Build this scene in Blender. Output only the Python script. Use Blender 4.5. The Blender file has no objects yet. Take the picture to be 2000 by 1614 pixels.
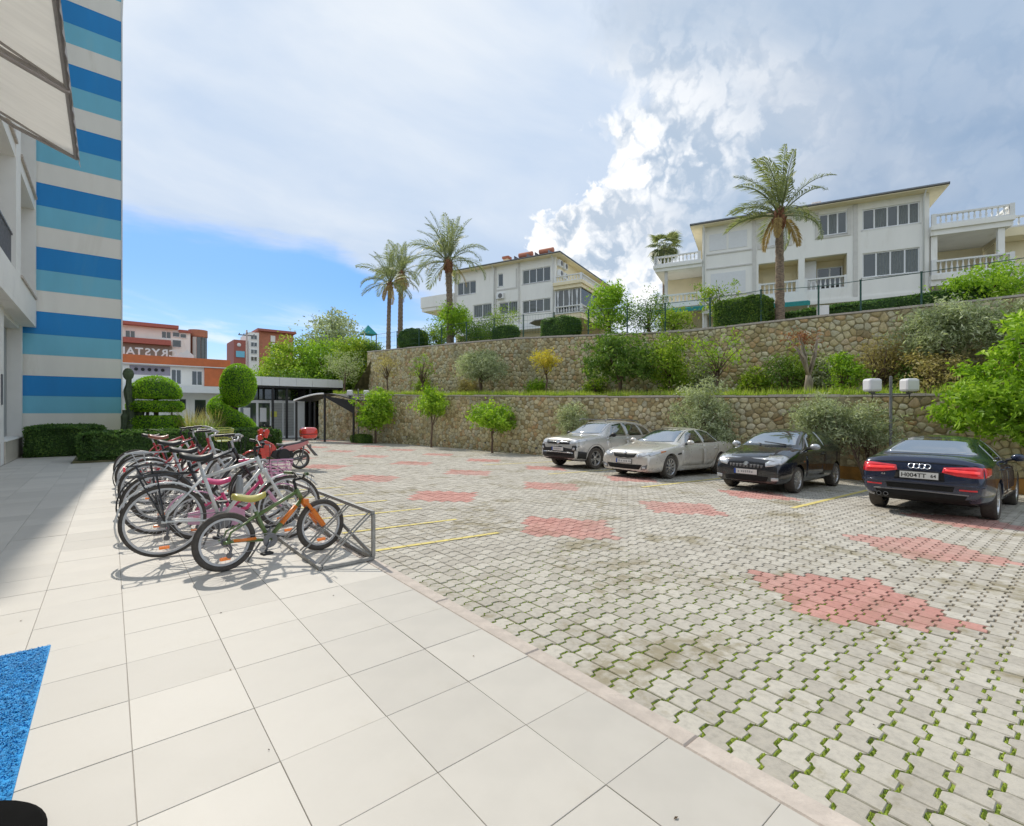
import bpy, bmesh, math, random
import numpy as np
from mathutils import Vector, Matrix, Quaternion
from mathutils.bvhtree import BVHTree

random.seed(7)
rng = np.random.default_rng(7)
scene = bpy.context.scene
C = scene.collection
PI = math.pi

# ------------------------------------------------------------------ camera, sky, sun, exposure
# x runs from the white building across the car park to the stone walls, y runs along the kerb, z is up.
EYE = 1.38
cam_d = bpy.data.cameras.new('camera')
cam = bpy.data.objects.new('camera', cam_d); C.objects.link(cam)
cam.location = (0, 0, EYE)
cam.rotation_euler = (math.radians(90), 0, math.radians(-39.57))
cam_d.sensor_width = 36; cam_d.lens = 17.1; cam_d.clip_start = 0.05; cam_d.clip_end = 4000
scene.camera = cam
FX, FY = 0.637, 0.771            # the way the camera faces

SUN = Vector((0.06, 0.998, math.tan(math.radians(46)))).normalized()
SKY_STRENGTH = 0.1
SUN_STRENGTH = 1.5
sun_d = bpy.data.lights.new('sun', 'SUN'); sun_d.energy = SUN_STRENGTH; sun_d.angle = math.radians(0.8); sun_d.color = (1.0, 0.93, 0.82)
sun = bpy.data.objects.new('sun', sun_d); C.objects.link(sun)
sun.location = (0, 30, 40); sun.rotation_euler = SUN.to_track_quat('Z', 'Y').to_euler()
scene.view_settings.view_transform = 'Standard'; scene.view_settings.look = 'None'
scene.view_settings.exposure = 1.08; scene.view_settings.gamma = 1.0
scene.view_settings.use_curve_mapping = False
scene.render.engine = 'CYCLES'
scene.cycles.use_denoising = True
scene.cycles.max_bounces = 6; scene.cycles.diffuse_bounces = 3; scene.cycles.glossy_bounces = 3
scene.cycles.transmission_bounces = 4; scene.cycles.transparent_max_bounces = 6
scene.cycles.sample_clamp_indirect = 6

world = bpy.data.worlds.new('World'); scene.world = world; world.use_nodes = True


class NT:
    """a small helper for wiring shader nodes"""
    def __init__(s, tree):
        s.t = tree; s.n = tree.nodes; s.l = tree.links
        s.n.clear()
    def new(s, typ, **kw):
        nd = s.n.new(typ)
        for k, v in kw.items(): setattr(nd, k, v)
        return nd
    def put(s, sock, v):
        if v is None: return
        if isinstance(v, bpy.types.NodeSocket): s.l.new(v, sock)
        else:
            if isinstance(v, (tuple, list)) and len(v) == 3 and sock.type == 'RGBA': v = (*v, 1)
            sock.default_value = v
    def math(s, op, a, b=None, c=None, clamp=False):
        nd = s.new('ShaderNodeMath', operation=op); nd.use_clamp = clamp
        for i, v in enumerate((a, b, c)): s.put(nd.inputs[i], v)
        return nd.outputs[0]
    def vmath(s, op, a, b=None):
        nd = s.new('ShaderNodeVectorMath', operation=op)
        s.put(nd.inputs[0], a); s.put(nd.inputs[1], b)
        return nd.outputs[0]
    def comb(s, x, y, z):
        nd = s.new('ShaderNodeCombineXYZ')
        for i, v in enumerate((x, y, z)): s.put(nd.inputs[i], v)
        return nd.outputs[0]
    def sep(s, v):
        nd = s.new('ShaderNodeSeparateXYZ'); s.put(nd.inputs[0], v); return nd.outputs
    def noise(s, vec, scale, detail=4, rough=.5, dist=0, out='Fac', lac=2.0):
        nd = s.new('ShaderNodeTexNoise'); s.put(nd.inputs['Vector'], vec)
        for k, v in (('Scale', scale), ('Detail', detail), ('Roughness', rough), ('Distortion', dist), ('Lacunarity', lac)): s.put(nd.inputs[k], v)
        return nd.outputs[out]
    def step(s, v, lo, hi):
        nd = s.new('ShaderNodeMapRange', interpolation_type='SMOOTHSTEP'); s.put(nd.inputs[0], v)
        s.put(nd.inputs[1], lo); s.put(nd.inputs[2], hi); nd.inputs[3].default_value = 0; nd.inputs[4].default_value = 1
        return nd.outputs[0]
    def lin(s, v, lo, hi, a, b):
        nd = s.new('ShaderNodeMapRange'); nd.clamp = True; s.put(nd.inputs[0], v)
        for i, q in enumerate((lo, hi, a, b)): s.put(nd.inputs[i + 1], q)
        return nd.outputs[0]
    def mix(s, f, a, b, blend='MIX'):
        nd = s.new('ShaderNodeMix', data_type='RGBA', blend_type=blend)
        s.put(nd.inputs[0], f); s.put(nd.inputs[6], a); s.put(nd.inputs[7], b)
        return nd.outputs[2]
    def ramp(s, f, stops):
        nd = s.new('ShaderNodeValToRGB'); s.put(nd.inputs[0], f)
        cr = nd.color_ramp
        while len(cr.elements) < len(stops): cr.elements.new(.5)
        for e, (p, c) in zip(cr.elements, stops): e.position = p; e.color = (*c, 1) if len(c) == 3 else c
        return nd.outputs[0]
    def curve(s, f, pts):
        nd = s.new('ShaderNodeFloatCurve'); s.put(nd.inputs[1], f)
        c = nd.mapping.curves[0]
        while len(c.points) < len(pts): c.points.new(.5, .5)
        for p, (x, y) in zip(c.points, pts): p.location = (x, y)
        nd.mapping.update()
        return nd.outputs[0]


def build_sky():
    t = NT(world.node_tree)
    out = t.new('ShaderNodeOutputWorld'); bg = t.new('ShaderNodeBackground')
    t.l.new(bg.outputs[0], out.inputs[0]); bg.inputs[1].default_value = SKY_STRENGTH
    d = t.new('ShaderNodeTexCoord').outputs['Generated']
    x, y, z = t.sep(d)
    sky = t.new('ShaderNodeTexSky', sky_type='NISHITA'); sky.sun_disc = False
    sky.sun_elevation = math.asin(SUN.z); sky.sun_rotation = math.atan2(SUN.x, SUN.y)
    sky.air_density = 1.0; sky.dust_density = 0.6; sky.ozone_density = 2.0
    across = t.math('SUBTRACT', t.math('MULTIPLY', x, FY), t.math('MULTIPLY', y, FX))
    ahead = t.math('ADD', t.math('MULTIPLY', x, FX), t.math('MULTIPLY', y, FY))
    A = t.math('MULTIPLY', t.math('ARCTAN2', across, ahead), 57.2958)          # bearing, degrees
    E = t.math('MULTIPLY', t.math('ARCSINE', z), 57.2958)                        # elevation, degrees
    zz = t.math('ADD', t.math('MAXIMUM', z, 0.0), 0.16)
    ceil = t.comb(t.math('DIVIDE', x, zz), t.math('DIVIDE', y, zz), 0.0)         # a flat cloud ceiling
    # high thin overcast
    warp = t.noise(ceil, 0.5, 3, .5, 0, 'Color')
    cw = t.vmath('ADD', t.vmath('MULTIPLY', ceil, (0.55, 1.0, 1.0)), t.vmath('MULTIPLY', warp, (0.9, 0.9, 0.0)))
    n1 = t.noise(cw, 0.75, 7, .52, .25)
    n2 = t.noise(cw, 2.6, 6, .55, .2)
    veil = t.math('ADD', t.math('MULTIPLY', n1, .75), t.math('MULTIPLY', n2, .25))
    veil = t.step(veil, .36, .66)
    over = t.mix(veil, (.262, .325, .42), (.44, .458, .476))
    # the clear strip low over the far buildings
    el_warp = t.math('MULTIPLY', t.math('SUBTRACT', t.noise(t.comb(t.math('MULTIPLY', A, .05), t.math('MULTIPLY', E, .2), 3.0), 1.2, 5, .6), .5), 7.0)
    top = t.math('ADD', t.math('ADD', E, el_warp), t.math('MULTIPLY', t.math('MAXIMUM', t.math('ADD', A, 20.0), 0.0), 0.45))
    sides = t.math('MULTIPLY', t.step(t.math('ADD', A, el_warp), 2.0, -17.0), t.step(A, -120.0, -55.0))
    gap = t.math('MULTIPLY', t.step(top, 18.8, 15.6), sides)
    clear = t.mix(t.step(E, 4.0, 15.0), (.12, .255, .44), (.030, .165, .45))
    clear = t.mix(.25, clear, t.mix(1.0, sky.outputs[0], (.1, .1, .1), 'MULTIPLY'))
    wisp = t.noise(t.comb(t.math('MULTIPLY', A, .06), t.math('ADD', t.math('MULTIPLY', E, .36), t.math('MULTIPLY', A, .045)), 0.0), 1.3, 6, .55, .6)
    wisp = t.math('MULTIPLY', t.step(wisp, .46, .70), t.step(E, 13.0, 8.0))
    clear = t.mix(t.math('MULTIPLY', wisp, .8), clear, (.40, .455, .51))
    col = t.mix(gap, over, clear)
    # cumulus bank standing ahead and to the right
    edge = t.curve(t.math('DIVIDE', E, 60.0), [(0, .40), (.20, .36), (.25, .33), (.28, .14), (.32, .05), (.36, .06), (.385, .20), (.42, .33), (.46, .34), (.50, .28), (.535, .38), (.58, .25), (.68, .20), (1, .14)])
    edge = t.math('MULTIPLY', edge, 30.0)
    pv = t.comb(t.math('MULTIPLY', A, .1), t.math('MULTIPLY', E, .1), 0.0)
    pw = t.vmath('ADD', pv, t.vmath('MULTIPLY', t.vmath('SUBTRACT', t.noise(pv, 2.0, 5, .6, 0, 'Color'), (.5, .5, .5)), (.55, .55, 0)))

    def cell(scale, smooth):
        v = t.new('ShaderNodeTexVoronoi', feature='SMOOTH_F1'); t.put(v.inputs['Vector'], pw); v.inputs['Scale'].default_value = scale; v.inputs['Smoothness'].default_value = smooth
        return v.outputs['Distance']
    c1, c2, c3 = cell(3.2, .5), cell(7.5, .4), cell(17, .4)
    lump = t.math('SUBTRACT', 1.05, t.math('ADD', t.math('MULTIPLY', c1, .75), t.math('ADD', t.math('MULTIPLY', c2, .42), t.math('MULTIPLY', c3, .22))))
    puff = t.noise(pw, 3.0, 9, .6, 0.0)
    big = t.noise(pv, 1.5, 4, .5, .3)
    inside = t.math('SUBTRACT', t.math('ADD', A, t.math('ADD', t.math('MULTIPLY', t.math('SUBTRACT', puff, .5), 7.0), t.math('MULTIPLY', t.math('SUBTRACT', lump, .4), 7.0))), edge)
    soft = t.lin(E, 27.0, 36.0, 1.0, 7.0)
    m = t.step(t.math('DIVIDE', inside, soft), 0.0, 1.3)
    m = t.math('MULTIPLY', m, t.step(E, 7.0, 14.0))
    near_edge = t.lin(inside, 7.0, 24.0, 1.0, .08)
    high = t.lin(E, 29.0, 38.0, 1.0, .12)
    bil = t.step(t.math('ADD', t.math('MULTIPLY', lump, .8), t.math('MULTIPLY', t.math('ADD', puff, big), .30)), .37, .72)
    white = t.math('MULTIPLY', t.math('MULTIPLY', bil, near_edge), high)
    rim = t.math('MULTIPLY', t.math('MULTIPLY', t.step(inside, 2.6, .4), high), .9)
    wide = t.step(t.noise(cw, 1.7, 6, .55, .3), .42, .66)
    base = t.mix(wide, (.225, .28, .355), (.37, .39, .42))
    far = t.math('MULTIPLY', t.step(A, 12.0, 42.0), t.step(A, 125.0, 70.0))
    low = t.math('MULTIPLY', t.step(E, 46.0, 17.0), t.lin(big, .3, .7, 1.0, .65))
    base = t.mix(t.math('MULTIPLY', t.math('MULTIPLY', far, low), .95), base, (.13, .19, .28))
    shade = t.mix(t.math('MULTIPLY', t.math('SUBTRACT', 1.0, bil), t.math('MULTIPLY', near_edge, t.math('MULTIPLY', high, .7))), base, (.235, .285, .35))
    cum = t.mix(t.math('MINIMUM', t.math('MAXIMUM', white, rim), 1.0), shade, (.52, .525, .53))
    behind = t.step(A, 140.0, 80.0)
    col = t.mix(t.math('MULTIPLY', m, behind), col, cum)
    # pale haze at the horizon
    col = t.mix(t.math('MULTIPLY', t.step(E, 6.0, -1.0), .6), col, (.33, .40, .475))
    col = t.mix(1.0, col, (1 / SKY_STRENGTH,) * 3, 'MULTIPLY')
    t.put(bg.inputs[0], col)


build_sky()


# ------------------------------------------------------------------ objects, names, labels
def link(name, data, parent=None):
    o = bpy.data.objects.new(name, data); C.objects.link(o)
    if parent is not None: o.parent = parent
    return o


def tag(o, label=None, cat=None, group=None, kind=None):
    if label: o['label'] = label
    if cat: o['category'] = cat
    if group: o['group'] = group
    if kind: o['kind'] = kind
    return o


def thing(name, label, cat, loc=(0, 0, 0), rz=0.0, group=None):
    o = link(name, None); o.location = loc; o.rotation_euler = (0, 0, rz)
    o.empty_display_size = .1
    return tag(o, label, cat, group)


def kids(o):
    return [c for c in bpy.data.objects if c.parent is o]


class MB:
    """collects shapes into one mesh"""
    def __init__(s): s.v = []; s.f = []; s.m = []
    def add(s, vs, fs, mi=0):
        k = len(s.v); s.v.extend([tuple(p) for p in vs]); s.f.extend([tuple(k + i for i in f) for f in fs]); s.m.extend([mi] * len(fs)); return s
    def box(s, x0, x1, y0, y1, z0, z1, mi=0):
        return s.add([(x0, y0, z0), (x1, y0, z0), (x1, y1, z0), (x0, y1, z0), (x0, y0, z1), (x1, y0, z1), (x1, y1, z1), (x0, y1, z1)],
                     [(0, 3, 2, 1), (4, 5, 6, 7), (0, 1, 5, 4), (1, 2, 6, 5), (2, 3, 7, 6), (3, 0, 4, 7)], mi)
    def prism(s, poly, z0, z1, mi=0):
        n = len(poly)
        return s.add([(x, y, z0) for x, y in poly] + [(x, y, z1) for x, y in poly],
                     [tuple(range(n - 1, -1, -1)), tuple(range(n, 2 * n))] + [(i, (i + 1) % n, n + (i + 1) % n, n + i) for i in range(n)], mi)
    def side(s, poly, y0, y1, mi=0):
        """polygon in x,z pulled along y"""
        n = len(poly)
        return s.add([(x, y0, z) for x, z in poly] + [(x, y1, z) for x, z in poly],
                     [tuple(range(n)), tuple(range(2 * n - 1, n - 1, -1))] + [(i, n + i, n + (i + 1) % n, (i + 1) % n) for i in range(n)], mi)
    def tube(s, pts, r, n=8, mi=0, caps=True, closed=False):
        pts = [Vector(p) for p in pts]; N = len(pts)
        rs = r if isinstance(r, (list, tuple)) else [r] * N
        up = None; k = len(s.v); rings = []
        for i, p in enumerate(pts):
            if closed: t = pts[(i + 1) % N] - pts[i - 1]
            else: t = pts[min(i + 1, N - 1)] - pts[max(i - 1, 0)]
            t.normalize()
            if up is None:
                up = t.orthogonal().normalized()
            else:
                up = (up - t * up.dot(t))
                up = up.normalized() if up.length > 1e-6 else t.orthogonal().normalized()
            w = t.cross(up)
            for j in range(n):
                a = 2 * PI * j / n
                s.v.append(tuple(p + (up * math.cos(a) + w * math.sin(a)) * rs[i]))
        for i in range(N if closed else N - 1):
            a, b = k + i * n, k + ((i + 1) % N) * n
            for j in range(n):
                s.f.append((a + j, a + (j + 1) % n, b + (j + 1) % n, b + j)); s.m.append(mi)
        if caps and not closed:
            s.f.append(tuple(k + j for j in range(n - 1, -1, -1))); s.m.append(mi)
            s.f.append(tuple(k + (N - 1) * n + j for j in range(n))); s.m.append(mi)
        return s
    def lathe(s, prof, n=24, axis='z', c=(0, 0, 0), mi=0):
        """profile of (radius, height); closed where radius is 0"""
        k = len(s.v); N = len(prof)
        for r, h in prof:
            for j in range(n):
                a = 2 * PI * j / n; p, q = r * math.cos(a), r * math.sin(a)
                v = (p, q, h) if axis == 'z' else ((p, h, q) if axis == 'y' else (h, p, q))
                s.v.append((v[0] + c[0], v[1] + c[1], v[2] + c[2]))
        for i in range(N - 1):
            a, b = k + i * n, k + (i + 1) * n
            for j in range(n):
                s.f.append((a + j, a + (j + 1) % n, b + (j + 1) % n, b + j)); s.m.append(mi)
        return s
    def ball(s, c, rx, ry=None, rz=None, nu=12, nv=8, mi=0):
        ry = rx if ry is None else ry; rz = rx if rz is None else rz
        k = len(s.v)
        for i in range(nv + 1):
            th = PI * i / nv
            for j in range(nu):
                a = 2 * PI * j / nu
                s.v.append((c[0] + rx * math.sin(th) * math.cos(a), c[1] + ry * math.sin(th) * math.sin(a), c[2] + rz * math.cos(th)))
        for i in range(nv):
            for j in range(nu):
                s.f.append((k + i * nu + j, k + (i + 1) * nu + j, k + (i + 1) * nu + (j + 1) % nu, k + i * nu + (j + 1) % nu)); s.m.append(mi)
        return s
    def mesh(s, name, mats, smooth=False):
        me = bpy.data.meshes.new(name); me.from_pydata(s.v, [], s.f)
        for m in (mats if isinstance(mats, (list, tuple)) else [mats]): me.materials.append(m)
        if any(s.m): me.polygons.foreach_set('material_index', s.m)
        bm = bmesh.new(); bm.from_mesh(me)
        bmesh.ops.remove_doubles(bm, verts=bm.verts, dist=1e-5)
        bmesh.ops.recalc_face_normals(bm, faces=bm.faces)
        bm.to_mesh(me); bm.free()
        if smooth:
            me.polygons.foreach_set('use_smooth', [True] * len(me.polygons))
            if smooth != 'all':
                me.set_sharp_from_angle(angle=math.radians(38 if smooth is True else smooth))
        me.update(); return me
    def build(s, name, mats, parent=None, smooth=False, label=None, bevel=0):
        o = link(name, s.mesh(name, mats, smooth), parent)
        if label: o['label'] = label
        if bevel:
            b = o.modifiers.new('edge', 'BEVEL'); b.width = bevel; b.segments = 2; b.limit_method = 'ANGLE'; b.angle_limit = math.radians(40)
        return o


def raw_mesh(name, V, F, mats, midx=None, attr=None, smooth=False):
    """V (n,3) array, F (m,k) array of equal-sized faces"""
    me = bpy.data.meshes.new(name)
    V = np.asarray(V, np.float32); F = np.asarray(F, np.int32); m, k = F.shape
    me.vertices.add(len(V)); me.vertices.foreach_set('co', V.ravel())
    me.loops.add(m * k); me.loops.foreach_set('vertex_index', F.ravel())
    me.polygons.add(m); me.polygons.foreach_set('loop_start', np.arange(0, m * k, k, dtype=np.int32))
    try: me.polygons.foreach_set('loop_total', np.full(m, k, np.int32))
    except Exception: pass
    for q in (mats if isinstance(mats, (list, tuple)) else [mats]): me.materials.append(q)
    if midx is not None: me.polygons.foreach_set('material_index', np.asarray(midx, np.int32))
    if attr is not None:
        a = me.attributes.new('tint', 'FLOAT', 'FACE'); a.data.foreach_set('value', np.asarray(attr, np.float32))
    me.polygons.foreach_set('use_smooth', np.full(m, bool(smooth)))
    me.update(calc_edges=True); me.validate()
    return me


def arc(c, r, a0, a1, n, plane='xz'):
    out = []
    for i in range(n + 1):
        a = math.radians(a0 + (a1 - a0) * i / n); p, q = r * math.cos(a), r * math.sin(a)
        out.append((c[0] + p, c[1], c[2] + q) if plane == 'xz' else (c[0] + p, c[1] + q, c[2]))
    return out


def lerp_path(P, y):
    for a, b in zip(P, P[1:]):
        if y <= b[1]: break
    f = (y - a[1]) / (b[1] - a[1])
    return tuple(a[i] + (b[i] - a[i]) * f for i in range(len(a)))


def seen(x, y, z=0.0, pad=0.0):
    """picture position (in a 2000 wide frame) of a place, to sort pieces by how large they show"""
    X, d = FY * x - FX * y, FX * x + FY * y
    if d < .2: return None
    px, py = 1000 + 950 * X / d, 807 - 950 * (z - EYE) / d
    if -pad < px < 2000 + pad and -pad < py < 1614 + pad: return px, py, d
    return None


# ------------------------------------------------------------------ materials
MAT = {}


def M(name, col, rough=.6, metal=0.0, var=.12, scale=6.0, bump=0.0, bscale=40.0, coat=0.0, spec=.5, tint=0.0, col2=None, dirt=None, emis=0.0, stretch=(1, 1, 1), through=0.0):
    """plain surface: base colour broken up by noise; tint = spread of the per-piece value"""
    if name in MAT: return MAT[name]
    m = bpy.data.materials.new(name); m.use_nodes = True; t = NT(m.node_tree)
    out = t.new('ShaderNodeOutputMaterial'); b = t.new('ShaderNodeBsdfPrincipled'); t.l.new(b.outputs[0], out.inputs[0])
    co = t.new('ShaderNodeTexCoord').outputs['Object']
    if stretch != (1, 1, 1): co = t.vmath('MULTIPLY', co, stretch)
    n = t.noise(co, scale, 5, .6)
    c = t.mix(t.step(n, .3, .7), tuple(v * (1 - var) for v in col), tuple(min(1, v * (1 + var)) for v in col)) if col2 is None else t.mix(t.step(n, .36, .64), col, col2)
    if dirt:
        n3 = t.noise(co, dirt[0], 6, .65, .4)
        c = t.mix(t.math('MULTIPLY', t.step(n3, .54, .74), dirt[2]), c, dirt[1])
    if tint:
        a = t.new('ShaderNodeAttribute', attribute_name='tint').outputs['Fac']
        r = t.new('ShaderNodeObjectInfo').outputs['Random']
        q = t.math('FRACT', t.math('ADD', a, r))
        c = t.mix(1.0, c, t.ramp(q, [(0, (1 - tint,) * 3), (1, (1 + tint * .6,) * 3)]), 'MULTIPLY')
    t.put(b.inputs['Base Color'], c); t.put(b.inputs['Metallic'], metal)
    t.put(b.inputs['Roughness'], t.lin(n, .3, .7, max(0, rough - .06), min(1, rough + .06)))
    b.inputs['Coat Weight'].default_value = coat; b.inputs['Coat Roughness'].default_value = .04
    b.inputs['Specular IOR Level'].default_value = spec
    if emis:
        t.put(b.inputs['Emission Color'], col); b.inputs['Emission Strength'].default_value = emis
    if bump:
        bp = t.new('ShaderNodeBump'); bp.inputs['Strength'].default_value = bump; bp.inputs['Distance'].default_value = .02
        t.put(bp.inputs['Height'], t.noise(co, bscale, 5, .6)); t.l.new(bp.outputs[0], b.inputs['Normal'])
    if through:
        tr = t.new('ShaderNodeBsdfTranslucent'); mx = t.new('ShaderNodeMixShader'); mx.inputs[0].default_value = through
        t.put(tr.inputs[0], c); t.l.new(b.outputs[0], mx.inputs[1]); t.l.new(tr.outputs[0], mx.inputs[2]); t.l.new(mx.outputs[0], out.inputs[0])
    MAT[name] = m
    return m


def leafmat(name, stops, rough=.5, trans=.35):
    """leaf colours differ from leaf to leaf by the per-face value"""
    m = bpy.data.materials.new(name); m.use_nodes = True; t = NT(m.node_tree)
    out = t.new('ShaderNodeOutputMaterial'); b = t.new('ShaderNodeBsdfPrincipled'); tr = t.new('ShaderNodeBsdfTranslucent'); mx = t.new('ShaderNodeMixShader')
    a = t.new('ShaderNodeAttribute', attribute_name='tint').outputs['Fac']
    c = t.ramp(a, stops)
    t.put(b.inputs['Base Color'], c); b.inputs['Roughness'].default_value = rough; b.inputs['Specular IOR Level'].default_value = .35
    t.put(tr.inputs['Color'], t.mix(1.0, c, (1.5, 1.6, .8), 'MULTIPLY'))
    mx.inputs[0].default_value = trans
    t.l.new(b.outputs[0], mx.inputs[1]); t.l.new(tr.outputs[0], mx.inputs[2]); t.l.new(mx.outputs[0], out.inputs[0])
    MAT[name] = m
    return m


def glassmat(name, col=(.02, .025, .03), mirror=.25, rough=.04):
    """dark pane with a clear reflection"""
    m = bpy.data.materials.new(name); m.use_nodes = True; t = NT(m.node_tree)
    out = t.new('ShaderNodeOutputMaterial'); b = t.new('ShaderNodeBsdfPrincipled'); g = t.new('ShaderNodeBsdfGlossy'); mx = t.new('ShaderNodeMixShader')
    co = t.new('ShaderNodeTexCoord').outputs['Object']
    t.put(b.inputs['Base Color'], t.mix(t.noise(co, 1.3, 3), tuple(v * .7 for v in col), tuple(min(1, v * 1.5) for v in col)))
    b.inputs['Roughness'].default_value = rough; b.inputs['Specular IOR Level'].default_value = .6
    g.inputs['Color'].default_value = (.92, .96, 1, 1); g.inputs['Roughness'].default_value = rough
    mx.inputs[0].default_value = mirror
    t.l.new(b.outputs[0], mx.inputs[1]); t.l.new(g.outputs[0], mx.inputs[2]); t.l.new(mx.outputs[0], out.inputs[0])
    MAT[name] = m
    return m

# plain materials
M('tile', (.585, .555, .50), .55, var=.035, scale=3, tint=.09, dirt=(1.3, (.52, .48, .41), .6), spec=.4)
M('tile_joint', (.44, .41, .37), .9)
M('kerb_stone', (.58, .51, .45), .85, var=.12, scale=9, bump=.25, bscale=60, tint=.06)
M('sand', (.22, .19, .15), .95, var=.3, scale=14, bump=.4, bscale=80)
M('asphalt', (.22, .21, .20), .9, var=.2, scale=3, bump=.2, bscale=90)
M('soil', (.17, .16, .08), .95, var=.35, scale=3, bump=.6, bscale=20)
M('earth_far', (.14, .15, .08), .95, var=.3, scale=.05)
M('render_white', (.90, .88, .83), .8, var=.03, scale=1.2, bump=.06, bscale=60, dirt=(.8, (.60, .58, .54), .25))
M('villa_white', (.90, .885, .835), .8, var=.03, scale=.9, dirt=(1.1, (.70, .67, .60), .5), stretch=(1, 1, .25))
M('villa_cream', (.88, .78, .54), .8, var=.05, scale=.9)
M('villa_trim', (.66, .64, .60), .8, var=.06, scale=2)
M('pvc_white', (.82, .83, .83), .4, var=.02)
M('shutter_white', (.76, .77, .78), .5, var=.02)
M('roof_edge', (.10, .11, .12), .6, var=.1)
M('roof_tile', (.33, .16, .09), .8, var=.2, scale=4)
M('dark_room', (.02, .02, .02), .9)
M('black_metal', (.018, .018, .02), .45, var=.1)
M('grey_metal', (.22, .22, .23), .45, metal=.5, var=.12, scale=12)
M('chrome', (.75, .76, .78), .12, metal=1.0, var=.02)
M('alloy', (.60, .61, .63), .28, metal=.85, var=.05)
M('dark_alloy', (.18, .18, .19), .35, metal=.7, var=.05)
M('rubber', (.085, .075, .065), .9, var=.2, scale=20)
M('black_plastic', (.02, .02, .021), .5, var=.1)
M('grey_plastic', (.16, .16, .165), .6, var=.1)
M('line_yellow', (.72, .60, .20), .85, var=.15, scale=14, dirt=(9, (.45, .42, .36), .8))
M('marble', (.62, .56, .47), .4, var=.1, scale=2.5)
M('blue_dark', (.024, .28, .68), .75, var=.06, scale=.9, bump=.12, bscale=70, dirt=(.9, (.07, .34, .66), .55), stretch=(1, 1, .22))
M('blue_light', (.21, .58, .76), .75, var=.05, scale=.9, bump=.12, bscale=70, dirt=(.9, (.31, .60, .70), .55), stretch=(1, 1, .22))
M('cream_stripe', (.91, .88, .81), .75, var=.04, scale=.9, bump=.12, bscale=70, dirt=(.9, (.72, .67, .58), .55), stretch=(1, 1, .22))
M('bark', (.16, .11, .08), .9, var=.35, scale=9, bump=.8, bscale=30, stretch=(1, 1, .3))
M('bark_pale', (.32, .27, .21), .9, var=.3, scale=9, bump=.6, bscale=30, stretch=(1, 1, .3))
M('palm_bark', (.24, .18, .13), .95, var=.45, scale=7, bump=1.0, bscale=14, stretch=(1, 1, 3))
M('palm_boot', (.24, .11, .06), .9, var=.5, scale=9, bump=.9, bscale=20)
glassmat('window_glass', (.040, .052, .048), .05, .05)
glassmat('car_glass', (.018, .026, .024), .30, .03)
glassmat('screen_glass', (.05, .06, .065), .44, .04)
leafmat('leaf_bright', [(0, (.10, .19, .015)), (.45, (.25, .42, .03)), (1, (.50, .65, .08))])
leafmat('leaf_citrus', [(0, (.10, .17, .016)), (.5, (.24, .37, .035)), (1, (.55, .62, .10))])
leafmat('leaf_green', [(0, (.055, .11, .02)), (.5, (.12, .22, .035)), (1, (.28, .38, .08))])
leafmat('leaf_dark', [(0, (.05, .11, .03)), (.6, (.12, .23, .055)), (1, (.25, .38, .10))])
leafmat('leaf_olive', [(0, (.18, .22, .13)), (.5, (.38, .42, .28)), (1, (.66, .70, .54))], .6, .3)
leafmat('leaf_yellow', [(0, (0.378, 0.324, 0.054)), (.5, (0.621, 0.540, 0.081)), (1, (0.750, 0.567, 0.095))])
leafmat('leaf_straw', [(0, (0.250, 0.200, 0.088)), (.5, (0.450, 0.375, 0.175)), (1, (0.600, 0.537, 0.275))])
leafmat('leaf_rust', [(0, (.22, .09, .05)), (.5, (.35, .16, .10)), (1, (.45, .26, .16))])
leafmat('leaf_topiary', [(0, (.12, .25, .012)), (.5, (.27, .52, .022)), (1, (.50, .70, .06))])
leafmat('frond_green', [(0, (.12, .15, .07)), (.5, (.24, .27, .14)), (1, (.46, .48, .30))], .45, .3)
leafmat('frond_dry', [(0, (0.375, 0.250, 0.100)), (1, (0.600, 0.450, 0.213))], .7, .2)
leafmat('grass', [(0, (.18, .28, .04)), (.5, (.36, .50, .07)), (1, (.58, .62, .15))])
leafmat('moss', [(0, (.13, .20, .025)), (1, (.38, .49, .06))], .9, .1)


def stone_material(name, stops):
    m = bpy.data.materials.new(name); m.use_nodes = True; t = NT(m.node_tree)
    out = t.new('ShaderNodeOutputMaterial'); b = t.new('ShaderNodeBsdfPrincipled'); t.l.new(b.outputs[0], out.inputs[0])
    co = t.new('ShaderNodeTexCoord').outputs['Object']
    q = t.new('ShaderNodeAttribute', attribute_name='tint').outputs['Fac']
    c = t.ramp(q, stops)
    n = t.noise(co, 9, 6, .65, .3)
    c = t.mix(1.0, c, t.ramp(n, [(.25, (.66, .64, .60)), (.5, (1, 1, 1)), (.75, (1.25, 1.22, 1.15))]), 'MULTIPLY')
    n2 = t.noise(co, .55, 5, .6)
    c = t.mix(t.math('MULTIPLY', t.step(n2, .50, .70), .5), c, (.20, .21, .11))       # lichen and damp
    t.put(b.inputs['Base Color'], c); b.inputs['Roughness'].default_value = .9
    bp = t.new('ShaderNodeBump'); bp.inputs['Strength'].default_value = .6; bp.inputs['Distance'].default_value = .03
    t.put(bp.inputs['Height'], t.noise(co, 22, 6, .65)); t.l.new(bp.outputs[0], b.inputs['Normal'])
    MAT[name] = m


stone_material('stone', [(0, (.36, .28, .15)), (.18, (.56, .45, .24)), (.4, (.70, .60, .36)), (.6, (.56, .52, .38)), (.78, (.78, .68, .43)), (.9, (.56, .36, .18)), (1, (.80, .74, .55))])
M('mortar', (.40, .34, .21), .95, var=.3, scale=6, bump=.6, bscale=30, dirt=(.8, (.22, .22, .12), .6))


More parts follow.
